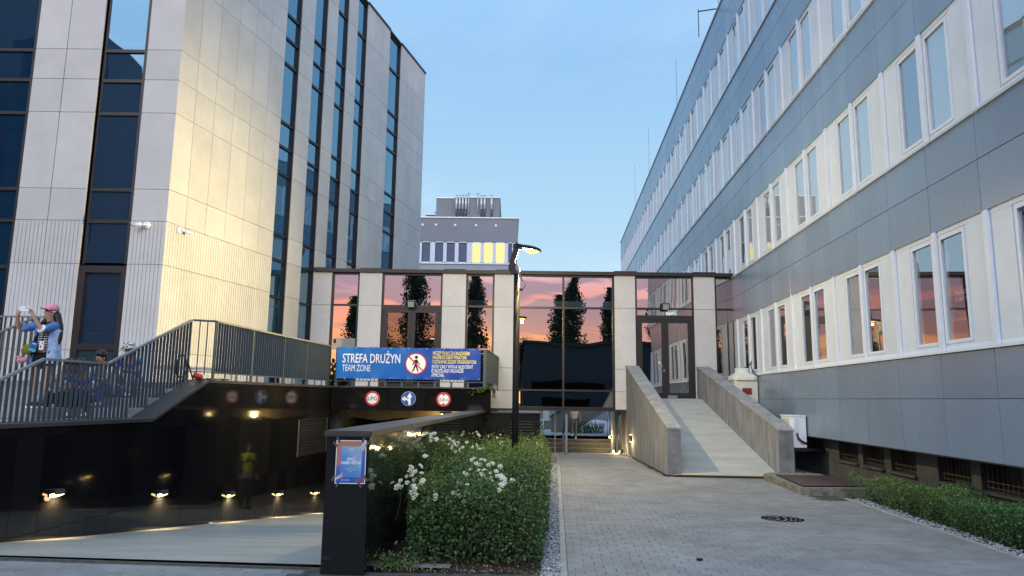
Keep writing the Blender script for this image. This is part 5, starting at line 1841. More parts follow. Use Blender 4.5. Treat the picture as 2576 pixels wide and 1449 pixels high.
obj('bolt', bt, M['lens_d'], cu)
obj('cable', MB().tube([(0.02, -0.1, 2.66), (0.12, -0.16, 2.70), (0.20, -0.2, 2.80), (0.22, -0.2, 2.86), (0.19, -0.24, 2.70), (0.24, -0.30, 2.52), (0.32, -0.42, 2.42)], 0.016, 6), M['rubber'], cu)

mh = thing('manhole_cover', 'round cast iron manhole cover set in the grey pavers', 'manhole cover', ts(3.33, 11.12, 0), -AN)
obj('disc', MB().lathe([(0, -0.08), (0.30, -0.08), (0.305, 0.004), (0.29, 0.004), (0, 0.004)], 40), M['ironlid'], mh)
obj('rim', MB().lathe([(0.30, -0.08), (0.325, -0.08), (0.325, 0.0), (0.305, 0.004)], 40), M['kerb'], mh)
st = MB()
for r0 in (0.07, 0.13, 0.19, 0.25):
    n_ = int(r0 * 60)
    for j in range(n_):
        th = 2 * math.pi * j / n_ + r0 * 9
        c_, s_ = math.cos(th), math.sin(th)
        p = Vector((r0 * c_, r0 * s_, 0))
        a_, b_ = Vector((-s_, c_, 0)) * 0.028, Vector((c_, s_, 0)) * 0.007
        st.prism([q + Vector((0, 0, 0.0035)) for q in (p - a_ - b_, p + a_ - b_, p + a_ + b_, p - a_ + b_)], (0, 0, 0.006))
obj('stud', st, M['ironlid'], mh)
# loose things on the paving
lt = thing('litter', 'small dark crumpled scrap lying on the near pavers', 'litter', (2.05, 8.05, 0.0))
obj('scrap', MB().ell((0, 0, 0.015), (0.035, 0.022, 0.016), 7, 5).ell((0.025, 0.01, 0.012), (0.02, 0.018, 0.014), 6, 4), M['rubber'], lt)
lt = thing('litter', 'white crumpled paper lying on the driveway at the foot of the black wall', 'litter', Mw @ Vector((0.12, 4.9, gz(4.9) + 0.0)))
obj('paper', MB().ell((0, 0, 0.02), (0.05, 0.03, 0.022), 7, 5).ell((0.05, 0.02, 0.012), (0.035, 0.022, 0.014), 6, 4), M['paper'], lt)
# cable and plug on the wall top at the fence corner
pg = thing('power_cable', 'looped black cable with a red and white plug at the fence corner', 'cable', Mw @ Vector((-0.25, 4.5, 1.98)), -WA)
lp = []
for i in range(22):
    th = 2 * math.pi * i / 20
    lp.append((-0.02 + 0.02 * math.sin(th), -0.38 + 0.16 * math.cos(th) + 0.004 * i, 0.24 + 0.21 * math.sin(th) - 0.0))
lp += [(0.05, -0.05, -0.0), (0.1, 0.25, 0.02), (0.12, 0.6, 0.03), (0.13, 1.1, 0.03)]
obj('cable', MB().tube(lp, 0.014, 7), M['rubber'], pg)
obj('plug', MB().tube([(0.06, 0.0, 0.08), (0.08, 0.16, 0.06)], [0.06, 0.05], 14), M['red_cap'], pg)
obj('plug_collar', MB().tube([(0.08, 0.16, 0.06), (0.10, 0.27, 0.04)], [0.052, 0.035], 14), M['paper'], pg)

# =================================================================== PLANTS
def leaves(name, pts, lo, hi, mats, midx, parent=None, up=0.5, out=None, width=0.30, props=None):
    """many small folded leaves as one mesh; out: outward directions"""
    pts = np.asarray(pts, float)
    n = len(pts)
    L_ = rng.uniform(lo, hi, n)[:, None]
    d = rng.normal(size=(n, 3))
    if out is not None:
        d += np.asarray(out) * 1.1
    d[:, 2] -= 0.15
    d /= np.linalg.norm(d, axis=1)[:, None]
    nrm = rng.normal(size=(n, 3)) * 0.7
    nrm[:, 2] += up * 2
    if out is not None:
        nrm += np.asarray(out) * 0.9
    sd = np.cross(d, nrm)
    sd /= np.maximum(1e-6, np.linalg.norm(sd, axis=1))[:, None]
    nn_ = np.cross(sd, d)
    w = width

    def at(u, v, h):
        return pts + L_ * (d * u + sd * v + nn_ * h)
    V = np.stack([at(0, 0, 0), at(0.30, -w, 0.10), at(0.72, -w * 0.8, 0.08), at(1.0, 0, -0.06), at(0.72, w * 0.8, 0.08), at(0.30, w, 0.10)], 1)
    F = np.array([(0, 5, 4, 3), (0, 3, 2, 1)])
    F = (F[None] + (np.arange(n) * 6)[:, None, None]).reshape(-1, 4)
    me = bpy.data.meshes.new(name)
    me.from_pydata(V.reshape(-1, 3).tolist(), [], F.tolist())
    me.polygons.foreach_set('material_index', np.repeat(np.asarray(midx, int), 2).tolist())
    o = obj(name, me, mats, parent)
    for k, v in (props or {}).items():
        o[k] = v
    return o


def vnoise(a, b, sc, seed=0.0):
    from mathutils import noise
    return np.array([noise.noise(Vector((x * sc + seed, y * sc, seed))) for x, y in zip(a, b)])


def bush_points(n, s0, s1, tl, tr, hgt, edge=0.28, wgt=1.6, seed=0.0, front=True):
    u = rng.random(n)
    # denser towards the camera
    a, b = s0 ** -wgt, s1 ** -wgt
    s = (a + (b - a) * u) ** (-1 / wgt)
    f_ = rng.random(n)
    L0 = np.array([tl(x) for x in s])
    R0 = np.array([tr(x) for x in s])
    t = L0 + (R0 - L0) * f_
    dl, dr = t - L0, R0 - t
    df = (s - s0) if front else np.full(n, 9.0)
    de = np.minimum(np.minimum(dr, df), 9.0)
    k = np.sqrt(np.clip(1 - (1 - np.clip(de / edge, 0, 1)) ** 2, 0.02, 1))
    h = hgt * (1 + 0.42 * vnoise(t, s, 1.3, seed) + 0.34 * vnoise(t, s, 3.6, seed + 5)) * (0.35 + 0.65 * k)
    r = rng.random(n)
    z = h * (1 - 0.95 * r ** 2.2)
    # leaves low down sit near the outside
    od = np.stack([np.where(dr < 0.35, 1.0, 0.0) * (1 - np.clip(dr / 0.35, 0, 1)), np.where(df < 0.35, -1.0, 0.0) * (1 - np.clip(df / 0.35, 0, 1)), np.clip(z / np.maximum(h, 1e-3), 0, 1) * 0.9], 1)
    P_ = np.stack([t, s, z - 0.02], 1)
    ca, sa = math.cos(-AN), math.sin(-AN)
    W_ = np.stack([P_[:, 0] * ca - P_[:, 1] * sa, P_[:, 0] * sa + P_[:, 1] * ca, P_[:, 2]], 1)
    O_ = np.stack([od[:, 0] * ca - od[:, 1] * sa, od[:, 0] * sa + od[:, 1] * ca, od[:, 2]], 1)
    return W_, O_, z / np.maximum(h, 1e-3)


def wall_t(s):
    y = s * ey
    x = -1.40 + 0.055 * (y - 7.27)
    return x * math.cos(AN) - y * math.sin(AN) + 0.06


def twigs(name, parent, base_pts, n, m, hmax, r=0.004):
    mb = MB(inv(parent))
    for _ in range(n):
        p = Vector(random.choice(base_pts))
        q = Vector((p.x + random.uniform(-0.2, 0.2), p.y + random.uniform(-0.2, 0.2), hmax * random.uniform(0.75, 1.15)))
        mb.tube([(p.x, p.y, 0), p.lerp(q, 0.5) * 1.0 + Vector((random.uniform(-0.05, 0.05), 0, 0.1)), q], [r * 1.6, r * 1.2, r * 0.6], 4)
    return obj(name, mb, m, parent, kind='stuff')


bloom_cache = []


def bloom(seed):
    rd = random.Random(seed)
    mb = MB()
    for ring, (np_, rad, tilt, ln) in enumerate([(5, 0.010, 0.35, 0.026), (5, 0.006, 0.9, 0.020), (3, 0.002, 1.25, 0.014)]):
        for i in range(np_):
            th = 2 * math.pi * (i + 0.5 * ring) / np_ + rd.uniform(-0.2, 0.2)
            tl_ = tilt + rd.uniform(-0.2, 0.2)
            d = Vector((math.cos(th) * math.cos(tl_), math.sin(th) * math.cos(tl_), math.sin(tl_)))
            sd = Vector((-math.sin(th), math.cos(th), 0))
            p0 = Vector((math.cos(th) * rad, math.sin(th) * rad, 0))
            w = ln * 0.55
            up = d.cross(sd) * -1
            mb.add([p0, p0 + d * ln * 0.55 - sd * w + up * 0.004, p0 + d * ln - sd * w * 0.45, p0 + d * ln + sd * w * 0.45, p0 + d * ln * 0.55 + sd * w + up * 0.004],
                   [(0, 1, 2, 3, 4)])
    return mb.v, mb.f


def flower_cluster(parent, p, n, spread, seed, wild=1.0):
    rd = random.Random(seed)
    mb = MB()
    for i in range(n):
        if seed % 7 not in [b[0] for b in bloom_cache]:
            bloom_cache.append((seed % 7, bloom(seed % 7)))
        v, f_ = [b[1] for b in bloom_cache if b[0] == seed % 7][0]
        off = Vector((rd.gauss(0, spread), rd.gauss(0, spread), rd.gauss(0, spread * 0.7)))
        nrm = (off * 6 + Vector((rd.uniform(-0.5, 0.5), -0.7 + rd.uniform(-0.4, 0.4), 0.6))).normalized()
        M_ = Matrix.Translation(off) @ nrm.to_track_quat('Z', 'Y').to_matrix().to_4x4() @ Matrix.Scale(rd.uniform(0.70, 1.05), 4)
        mb.M = M_
        mb.add(v, f_)
    q = Vector(p) - parent.location
    o = obj('flower_cluster', mb, M['petal'], parent, q)
    s_ = MB()
    s_.tube([Vector((0, 0, -0.01)), Vector((rd.uniform(-0.04, 0.04), 0.03, -0.16)), Vector((rd.uniform(-0.08, 0.08), 0.08, -0.38))], [0.003, 0.004, 0.005], 4)
    obj('flower_stem', s_, M['stem'], o)
    return o


FL = [((-1.06, 10.0, 1.17), 16, 0.075), ((-0.90, 11.4, 1.0), 15, 0.075), ((-0.68, 11.4, 0.96), 14, 0.08), ((-1.06, 9.0, 1.0), 6, 0.04), ((-1.10, 8.1, 0.92), 7, 0.06), ((-1.06, 8.4, 0.80), 9, 0.05),
      ((-0.98, 8.3, 0.80), 7, 0.05), ((-1.20, 8.05, 0.75), 12, 0.06), ((-1.08, 7.98, 0.70), 12, 0.06), ((-0.43, 9.9, 0.84), 14, 0.065), ((-0.24, 9.9, 0.80), 9, 0.05), ((-0.33, 9.3, 0.76), 15, 0.06),
      ((-0.53, 9.4, 0.76), 6, 0.04), ((-0.22, 9.1, 0.75), 12, 0.07), ((-0.12, 8.8, 0.74), 10, 0.06), ((-0.09, 8.3, 0.74), 7, 0.05), ((-0.56, 8.1, 0.76), 10, 0.06), ((-0.52, 7.9, 0.67), 10, 0.055),
      ((-0.24, 17.0, 0.71), 10, 0.09), ((0.64, 17.2, 0.63), 14, 0.10), ((0.0, 8.7, 0.74), 4, 0.03), ((0.13, 8.4, 0.66), 3, 0.02), ((-0.80, 7.9, 0.60), 4, 0.03), ((-0.56, 13.2, 0.80), 5, 0.04),
      ((-0.72, 16.5, 0.88), 9, 0.08), ((-0.86, 11.8, 0.84), 5, 0.04)]
tr_in = lambda s: -0.12 + 0.02 * math.sin(s * 2.1)
specs = [('dense dark green rose bush at the front, nearest the camera, white flowers on its left', 7.72, 10.6, 0.70, 26000, 0.06, 1.0),
         ('middle rose bush with the large white flower heads against the black wall', 9.9, 14.6, 0.72, 17000, 0.30, 2.0),
         ('far rose bush with yellow green shoots around the foot of the street lamp', 13.8, 20.0, 0.58, 15000, 0.62, 3.0)]
bushes = []
for lab, s0, s1, h, n_, young, sd_ in specs:
    b_ = thing('rose_bush', lab, 'rose bush', ts(-0.8, (s0 + s1) / 2, 0), 0, 'rose bushes in the bed beside the low wall')
    P_, O_, zr_ = bush_points(n_, s0, s1, wall_t if s0 > 9 else (lambda s: wall_t(s) + 0.28 * math.exp(-(s - 7.7) / 0.8)), tr_in, h, 0.25, 1.4, sd_, front=True)
    idx = ((rng.random(n_) < young * (0.35 + 0.65 * zr_)) & (zr_ > 0.45)).astype(int)
    leaves('foliage', P_ - np.array(b_.location), 0.026, 0.050, [M['rose_leaf'], M['rose_leaf2']], idx, b_, 0.55, O_, 0.33, {'kind': 'stuff'})
    twigs('stems', b_, [tuple(p) for p in P_[::40]], 70, M['stem'], h * 1.02)
    # loose shoots above the top
    q = P_[zr_ > 0.9][::max(1, int((zr_ > 0.9).sum() / 900))]
    if len(q):
        q = q + np.stack([rng.normal(0, 0.03, len(q)), rng.normal(0, 0.03, len(q)), rng.uniform(0.02, 0.20, len(q)) ** 1.0 * (0.6 + young)], 1)
        # a few long arching shoots
        src = P_[zr_ > 0.92]
        ext = []
        for _ in range(26):
            b0 = src[rng.integers(0, len(src))]
            dx, dy, hh = rng.normal(0, 0.09), rng.normal(0, 0.09), rng.uniform(0.14, 0.42)
            for f_ in np.linspace(0.1, 1, 14):
                ext.append(b0 + np.array([dx * f_ * 2, dy * f_ * 2, hh * (f_ - 0.25 * f_ * f_)]) + rng.normal(0, 0.012, 3))
        q = np.concatenate([q, np.array(ext)])
        leaves('young_shoots', q - np.array(b_.location), 0.022, 0.040, [M['rose_leaf2']], np.zeros(len(q), int), b_, 0.4, None, 0.28, {'kind': 'stuff'})
    bushes.append((s0, s1, b_))
for i, (p, n_, sp_) in enumerate(FL):
    s_ = p[0] * ex + p[1] * ey
    b_ = bushes[0][2] if s_ < 9.6 else (bushes[1][2] if s_ < 14.0 else bushes[2][2])
    flower_cluster(b_, (p[0], p[1], max(0.2, p[2])), max(2, round(n_ * 0.55)), sp_ * 0.85, i)

# small plants at the foot of the poster pillar
t = thing('weed', 'small leafy weeds at the foot of the poster pillar', 'plant', (-1.18, 7.62, 0))
n_ = 420
P_ = np.stack([rng.normal(0, 0.13, n_), rng.normal(0, 0.06, n_), np.abs(rng.normal(0, 0.07, n_))], 1)
leaves('foliage', P_, 0.02, 0.04, [M['rose_leaf2'], M['rose_leaf']], (rng.random(n_) < 0.6).astype(int), t, 0.5, None, 0.36, {'kind': 'stuff'})
# fallen leaves on the soil and gravel
P_ = np.array([tuple(ts(random.uniform(-1.8, 0.05), 7.4 + 0.5 * random.random() ** 2, random.uniform(-0.02, 0.01))) for _ in range(500)])
leaves('leaf_litter', P_, 0.015, 0.035, [mat('dry_leaf', (0.20, 0.14, 0.07), 0.8, 0.2, island=0.5)], np.zeros(500, int), None, 1.5, None, 0.3, {'kind': 'stuff', 'label': 'dry fallen leaves on the soil in front of the roses'})

P_ = np.array([tuple(ts(random.uniform(0.15, 5.1), random.uniform(7.0, 20.0), 0.006)) for _ in range(70)]
              + [tuple(Mw @ Vector((random.uniform(0.05, 2.2) ** 1.5 * 0.6, s_, gz(s_) + 0.008))) for s_ in [random.uniform(-0.5, 8.0) for _ in range(60)]])
leaves('leaf_litter', P_, 0.012, 0.035, [mat('pale_dry_leaf', (0.22, 0.17, 0.10), 0.8, 0.2, island=0.7)], np.zeros(len(P_), int), None, 4.0, None, 0.3, {'kind': 'stuff', 'label': 'a few dry leaves scattered on the pavers and the driveway'})

hg = thing('hedge', 'low clipped leafy hedge along the foot of the grey building', 'hedge', ts(5.65, 9.5, 0))
n_ = 52000
P_, O_, zr_ = bush_points(n_, 4.6, 13.95, lambda s: 6.05, lambda s: 5.37 + 0.05 * math.sin(s * 3.0) + 0.03 * math.sin(s * 7.7), 0.95, 0.14, 1.3, 9.0, front=False)
# rounded far end
s_ = P_[:, 0] * ex + P_[:, 1] * ey
keep = rng.random(n_) < np.clip((13.98 - s_) / 0.18, 0, 1) ** 0.5
idx = ((rng.random(n_) < np.clip(0.10 + 0.55 * np.clip((s_ - 9.5) / 4.0, 0, 1), 0, 1) * (0.3 + 0.7 * zr_))).astype(int)
P_[:, 2] *= np.clip(0.90 + 0.10 * (14 - s_) / 3.0, 0.90, 1.0)
leaves('foliage', (P_ - np.array(hg.location))[keep], 0.020, 0.040, [M['hedge_leaf'], M['hedge_leaf2']], idx[keep], hg, 0.6, O_[keep], 0.36, {'kind': 'stuff'})
twigs('stems', hg, [tuple(p) for p in P_[::60]], 160, M['stem'], 0.40)

t = thing('ivy', 'strand of ivy hanging on the corner of the black vent block', 'ivy', (0.84, 20.06, 0.4))
n_ = 150
P_ = np.stack([0.02 + rng.normal(0, 0.025, n_), rng.normal(0, 0.02, n_) - 0.02, rng.uniform(-0.7, 0.72, n_)], 1)
P_[:, 0] += 0.03 * np.sin(P_[:, 2] * 6)
leaves('foliage', P_, 0.045, 0.085, [M['ivy']], np.zeros(n_, int), t, 0.1, np.tile((0, -1.0, 0.1), (n_, 1)), 0.42, {'kind': 'stuff'})
obj('stem', MB().tube([(0.01, -0.01, -0.8), (0.03, -0.02, -0.2), (0.0, -0.02, 0.3), (0.02, -0.01, 0.75)], 0.006, 5), M['stem'], t)
t = thing('ivy', 'sprig of ivy hanging over the right end of the garage lintel', 'ivy', (-0.75, YH - 0.05, 1.95))
n_ = 110
P_ = np.stack([rng.normal(0, 0.16, n_), rng.normal(0, 0.03, n_) - 0.02, rng.normal(0, 0.05, n_)], 1)
P_[:, 2] += 0.35 * P_[:, 0]
leaves('foliage', P_, 0.04, 0.075, [M['ivy']], np.zeros(n_, int), t, 0.3, np.tile((0, -0.6, 0.2), (n_, 1)), 0.4, {'kind': 'stuff'})
obj('stem', MB().tube([(-0.3, 0, -0.1), (0, 0, 0.0), (0.3, 0.0, 0.1)], 0.005, 5), M['stem'], t)
t = thing('ornamental_grass', 'clump of long dark grass beside the stair wall in the courtyard', 'grass', (3.6, 34.9, 0.1))
mb = MB()
for i in range(220):
    x, y = random.uniform(-0.75, 0.85), random.uniform(-0.35, 0.35)
    h = random.uniform(0.35, 0.75)
    a = random.uniform(0, 6.28)
    dx, dy = math.cos(a) * h * 0.5, math.sin(a) * h * 0.5
    mb.add([(x - 0.008, y, 0), (x + 0.008, y, 0), (x + dx * 0.5 + 0.008, y + dy * 0.5, h * 0.8), (x + dx * 0.5 - 0.008, y + dy * 0.5, h * 0.8), (x + dx * 1.2, y + dy * 1.2, h * 0.75)],
           [(0, 1, 2, 3), (3, 2, 4)])
obj('blades', mb, leafmat('grass_blade', (0.06, 0.09, 0.03), 0.4), t, kind='stuff')

# =================================================================== BEHIND THE CAMERA (mirrored in the glass)
def poplar(x, y, h, w, lab, seed):
    t = thing('poplar_tree', lab, 'tree', (x, y, 0), 0, 'poplars mirrored in the link building glass')
    r_ = np.random.default_rng(seed)
    n = 11000
    f_ = r_.random(n) ** 0.85
    z = 1.6 + (h - 1.6) * f_
    env = w * np.interp(f_, [0, 0.12, 0.45, 0.8, 0.95, 1.0], [0.55, 0.9, 1.0, 0.75, 0.4, 0.05])
    lob = 1 + 0.30 * np.sin(z * 1.9 + seed) * np.sin(seed * 3 + z * 0.7)
    th = r_.random(n) * 6.283
    env = env * lob * (1 + 0.25 * np.sin(th * 3 + z * 0.9 + seed))
    rr = env * np.sqrt(r_.random(n))
    P_ = np.stack([rr * np.cos(th), rr * np.sin(th), z], 1)
    # clumps: pull the points to branch centres
    nc = 170
    c = P_[r_.integers(0, n, nc)]
    k = r_.integers(0, nc, n)
    P2 = c[k] + r_.normal(0, 1, (n, 3)) * np.array([0.30, 0.30, 0.55]) * (0.36 + w * 0.25)
    P_ = np.where((r_.random(n) < 0.75)[:, None], P2, P_)
    P_[:, 2] = np.minimum(P_[:, 2], h)
    leaves('crown', P_, 0.14, 0.30, [M['tree_leaf']], np.zeros(n, int), t, 0.2, None, 0.42, {'kind': 'stuff'})
    obj('trunk', MB().tube([(0, 0, -0.2), (0.05, 0, h * 0.4), (0, 0.05, h * 0.92)], [0.28, 0.16, 0.03], 8), M['bark'], t)
    lm = MB()
    for i in range(14):
        z0 = h * (0.12 + 0.05 * i)
        a = i * 2.4
        lm.tube([(0, 0, z0), (math.cos(a) * w * 0.5, math.sin(a) * w * 0.5, z0 + w * 1.1)], [0.07, 0.02], 5)
    obj('limbs', lm, M['bark'], t, kind='stuff')


YP = -42.0


def mir(xd, top, yd=None):
    D = 2 * YB - (yd if yd is not None else YP)
    return (xd - 1288 + 4.0) / 1800.0 * D, 1.7 + (1003.0 - top) / 1800.0 * D


for xd, top, w, lab, y in [(1040, 688, 1.75, 'broad poplar mirrored over the left double door', -42), (1188, 690, 1.5, 'poplar mirrored in the narrow window left of the lamp post', -43),
                           (1440, 693, 1.35, 'tallest poplar mirrored in the large window right of the lamp post', -44), (1404, 740, 1.3, 'poplar just left of the tallest one in the large window', -41),
                           (1532, 722, 1.3, 'poplar mirrored at the right edge of the large window', -42), (888, 752, 1.3, 'poplar mirrored in the leftmost window of the link building', -42),
                           (1668, 800, 1.2, 'short poplar mirrored in the ramp door glass', -42)]:
    x, h = mir(xd, top, y)
    poplar(x, y, h, w, lab, int(xd))


def round_tree(x, y, h, w, lab, seed):
    t = thing('broadleaf_tree', lab, 'tree', (x, y, 0), 0, 'broadleaf trees mirrored behind the forecourt')
    r_ = np.random.default_rng(seed)
    n = 6000
    c = r_.normal(0, 1, (60, 3))
    c /= np.linalg.norm(c, axis=1)[:, None]
    c *= np.array([w, w, h * 0.36]) * r_.uniform(0.4, 1.0, (60, 1))
    k = r_.integers(0, 60, n)
    P_ = c[k] + r_.normal(0, 1, (n, 3)) * w * 0.2 + np.array([0, 0, h * 0.62])
    leaves('crown', P_, 0.12, 0.26, [M['tree_leaf']], np.zeros(n, int), t, 0.3, None, 0.42, {'kind': 'stuff'})
    obj('trunk', MB().tube([(0, 0, -0.2), (0, 0, h * 0.35), (0.1, 0, h * 0.75)], [0.28, 0.2, 0.06], 8), M['bark'], t)


for xd, top, w, lab, y in [(955, 838, 3.6, 'wide dark tree mirrored left of the double door', -38), (1090, 825, 2.6, 'dark tree mirrored right of the broad poplar', -38),
                           (1150, 850, 2.8, 'low dark tree mirrored beside the narrow window', -37), (1228, 868, 2.6, 'low tree mirrored right of the narrow window', -37),
                           (1312, 842, 1.7, 'small dark tree mirrored at the left edge of the large window', -38), (1620, 868, 1.9, 'low tree mirrored in the left leaf of the ramp door', -38),
                           (1372, 850, 1.5, 'round bush top mirrored over the low dark building', -40)]:
    x, h = mir(xd, top, y)
    round_tree(x, y, h, w, lab, int(xd) + 7)
lowb = thing('pavilion', 'long dark flat roofed building mirrored low in the large window', 'building', (6, -36, 0))
D = 2 * YB + 34.0
x0, x1 = (1318 - 1288) / 1800 * D, (1545 - 1288) / 1800 * D
zt = 1.7 + (1003 - 862) / 1800 * D
navy = mat('navy_cladding', (0.010, 0.018, 0.032), 0.5, 0.4)
obj('wall', MB(inv(lowb)).box(x0, x1, -46, -34, 0, zt - 0.3), navy, lowb)
obj('roof_edge', MB(inv(lowb)).box(x0 - 0.3, x1 + 0.3, -46.2, -33.7, zt - 0.3, zt), M['black'], lowb)
obj('pale_panel', MB(inv(lowb)).box(x0 + 2.2, x1 - 2.6, -34.08, -34.0, 0.2, 1.9), M['plaster'], lowb)
obj('window', MB(inv(lowb)).box(x0 + 0.8, x1 - 0.8, -34.05, -34.0, 2.6, 3.6), M['black'], lowb)
# a run of low dark shrubs across the forecourt
for i, (x, w) in enumerate([(-26, 6), (-14.5, 5.5), (-5.0, 4.5), (16.5, 4.0), (26.5, 6)]):
    t = thing('shrub', ['dark shrubs far left behind the forecourt', 'dark shrubs left behind the forecourt', 'dark shrubs in the middle behind the forecourt',
                        'dark shrubs right behind the forecourt', 'dark shrubs far right behind the forecourt'][i], 'shrub', (x, -33, 0), 0, 'shrubs behind the forecourt')
    n = 3000
    P_ = np.stack([rng.uniform(-w, w, n), rng.normal(0, 0.8, n), rng.random(n) ** 0.7 * (4.6 + 1.2 * np.sin(rng.random(n) * 6))], 1)
    leaves('foliage', P_, 0.3, 0.6, [M['tree_leaf']], np.zeros(n, int), t, 0.2, None, 0.45, {'kind': 'stuff'})
# tall block mirrored in the strips of the left building
tb = thing('tower_block', 'tall dark tower block mirrored in the glass strips of the left building', 'building', (-43, -40, 0))
obj('wall', MB().box(-6.0, 2.5, -7, 7, 0, 36.5), navy, tb)
obj('roof_box', MB().box(-2.5, 1.2, -3, 5, 36.5, 38.5), M['black'], tb)
for fl in range(11):
    o = obj('window', MB().box(-5.6, 2.1, 7.0, 7.06, 2.0 + fl * 3.1, 3.5 + fl * 3.1), M['black'], tb)
tb2 = thing('tower_block', 'wide dark block mirrored in the corner strip of the left building', 'building', (-66, -40, 0))
obj('wall', MB().box(-22, 13, -7, 7, 0, 52), navy, tb2)
for fl in range(16):
    obj('window', MB().box(-21, 12, 7.0, 7.06, 2.0 + fl * 3.1, 3.5 + fl * 3.1), M['black'], tb2)


# =================================================================== PEOPLE
def skin_mesh(name, nodes, edges, levels=2):
    names = list(nodes)
    me = bpy.data.meshes.new(name)
    me.from_pydata([nodes[k][0] for k in names], [(names.index(a), names.index(b)) for a, b in edges], [])
    o = bpy.data.objects.new(name, me)
    COL.objects.link(o)
    md = o.modifiers.new('skin', 'SKIN')
    md.use_smooth_shade = True
    for i, k in enumerate(names):
        r_ = nodes[k][1]
        sv = me.skin_vertices[0].data[i]
        sv.radius = r_ if isinstance(r_, tuple) else (r_, r_)
        sv.use_root = i == 0
    sb = o.modifiers.new('sub', 'SUBSURF')
    sb.levels = levels
    sb.render_levels = levels
    dg = bpy.context.evaluated_depsgraph_get()
    out = bpy.data.meshes.new_from_object(o.evaluated_get(dg))
    bpy.data.objects.remove(o)
    bpy.data.meshes.remove(me)
    for p in out.polygons:
        p.use_smooth = True
    return out


SKIN = mat('skin_tone', (0.46, 0.27, 0.18), 0.55, 0.35)
SKIN2 = mat('tanned_skin', (0.30, 0.16, 0.10), 0.55, 0.35)
HAIR = mat('black_hair', (0.008, 0.007, 0.007), 0.4, 0.5)
CLOTH = {}


def cloth(name, c, **k):
    if name not in CLOTH:
        CLOTH[name] = mat(name, c, 0.85, 0.2, var=k.get('var', 0.12), vscale=k.get('vs', 12), bump=0.15, bscale=25)
    return CLOTH[name]


def striped(name, c1, c2, scale, axis=2):
    m = mat(name, c1, 0.85, 0.2)
    nt = m.node_tree
    g = N(nt, 'ShaderNodeTexCoord')
    sp = N(nt, 'ShaderNodeSeparateXYZ')
    L(nt, g.outputs['Object'], sp.inputs[0])
    ml = N(nt, 'ShaderNodeMath', operation='MULTIPLY', inp={1: scale})
    L(nt, sp.outputs[axis], ml.inputs[0])
    fr = N(nt, 'ShaderNodeMath', operation='FRACT')
    L(nt, ml.outputs[0], fr.inputs[0])
    c = ramp(nt, fr.outputs[0], [(0.0, c1), (0.5, c2)], 'CONSTANT')
    L(nt, c, nt.nodes['Principled BSDF'].inputs['Base Color'])
    return m


def hand_nodes(nodes, edges, tag_, wrist, at, d, side, s=1.0):
    """palm with four fingers and a thumb, curled a little; d: pointing direction, side: direction of the thumb"""
    d, side = Vector(d).normalized(), Vector(side).normalized()
    nrm = d.cross(side).normalized()
    p = Vector(at)
    nodes[tag_ + 'palm'] = (tuple(p + d * 0.045 * s), 0.020 * s)
    edges.append((wrist, tag_ + 'palm'))
    for i in range(4):
        o = side * (0.027 - 0.018 * i) * s
        ln = (0.070, 0.078, 0.072, 0.056)[i] * s
        a, b = tag_ + 'f%da' % i, tag_ + 'f%db' % i
        nodes[a] = (tuple(p + d * 0.075 * s + o), 0.0085 * s)
        nodes[b] = (tuple(p + d * (0.075 * s + ln * 0.85) + o + nrm * ln * 0.35), 0.007 * s)
        edges.append((tag_ + 'palm', a))
        edges.append((a, b))
    nodes[tag_ + 't1'] = (tuple(p + d * 0.04 * s + side * 0.035 * s), 0.009 * s)
    nodes[tag_ + 't2'] = (tuple(p + d * 0.075 * s + side * 0.05 * s + nrm * 0.015 * s), 0.007 * s)
    edges.append((tag_ + 'palm', tag_ + 't1'))
    edges.append((tag_ + 't1', tag_ + 't2'))


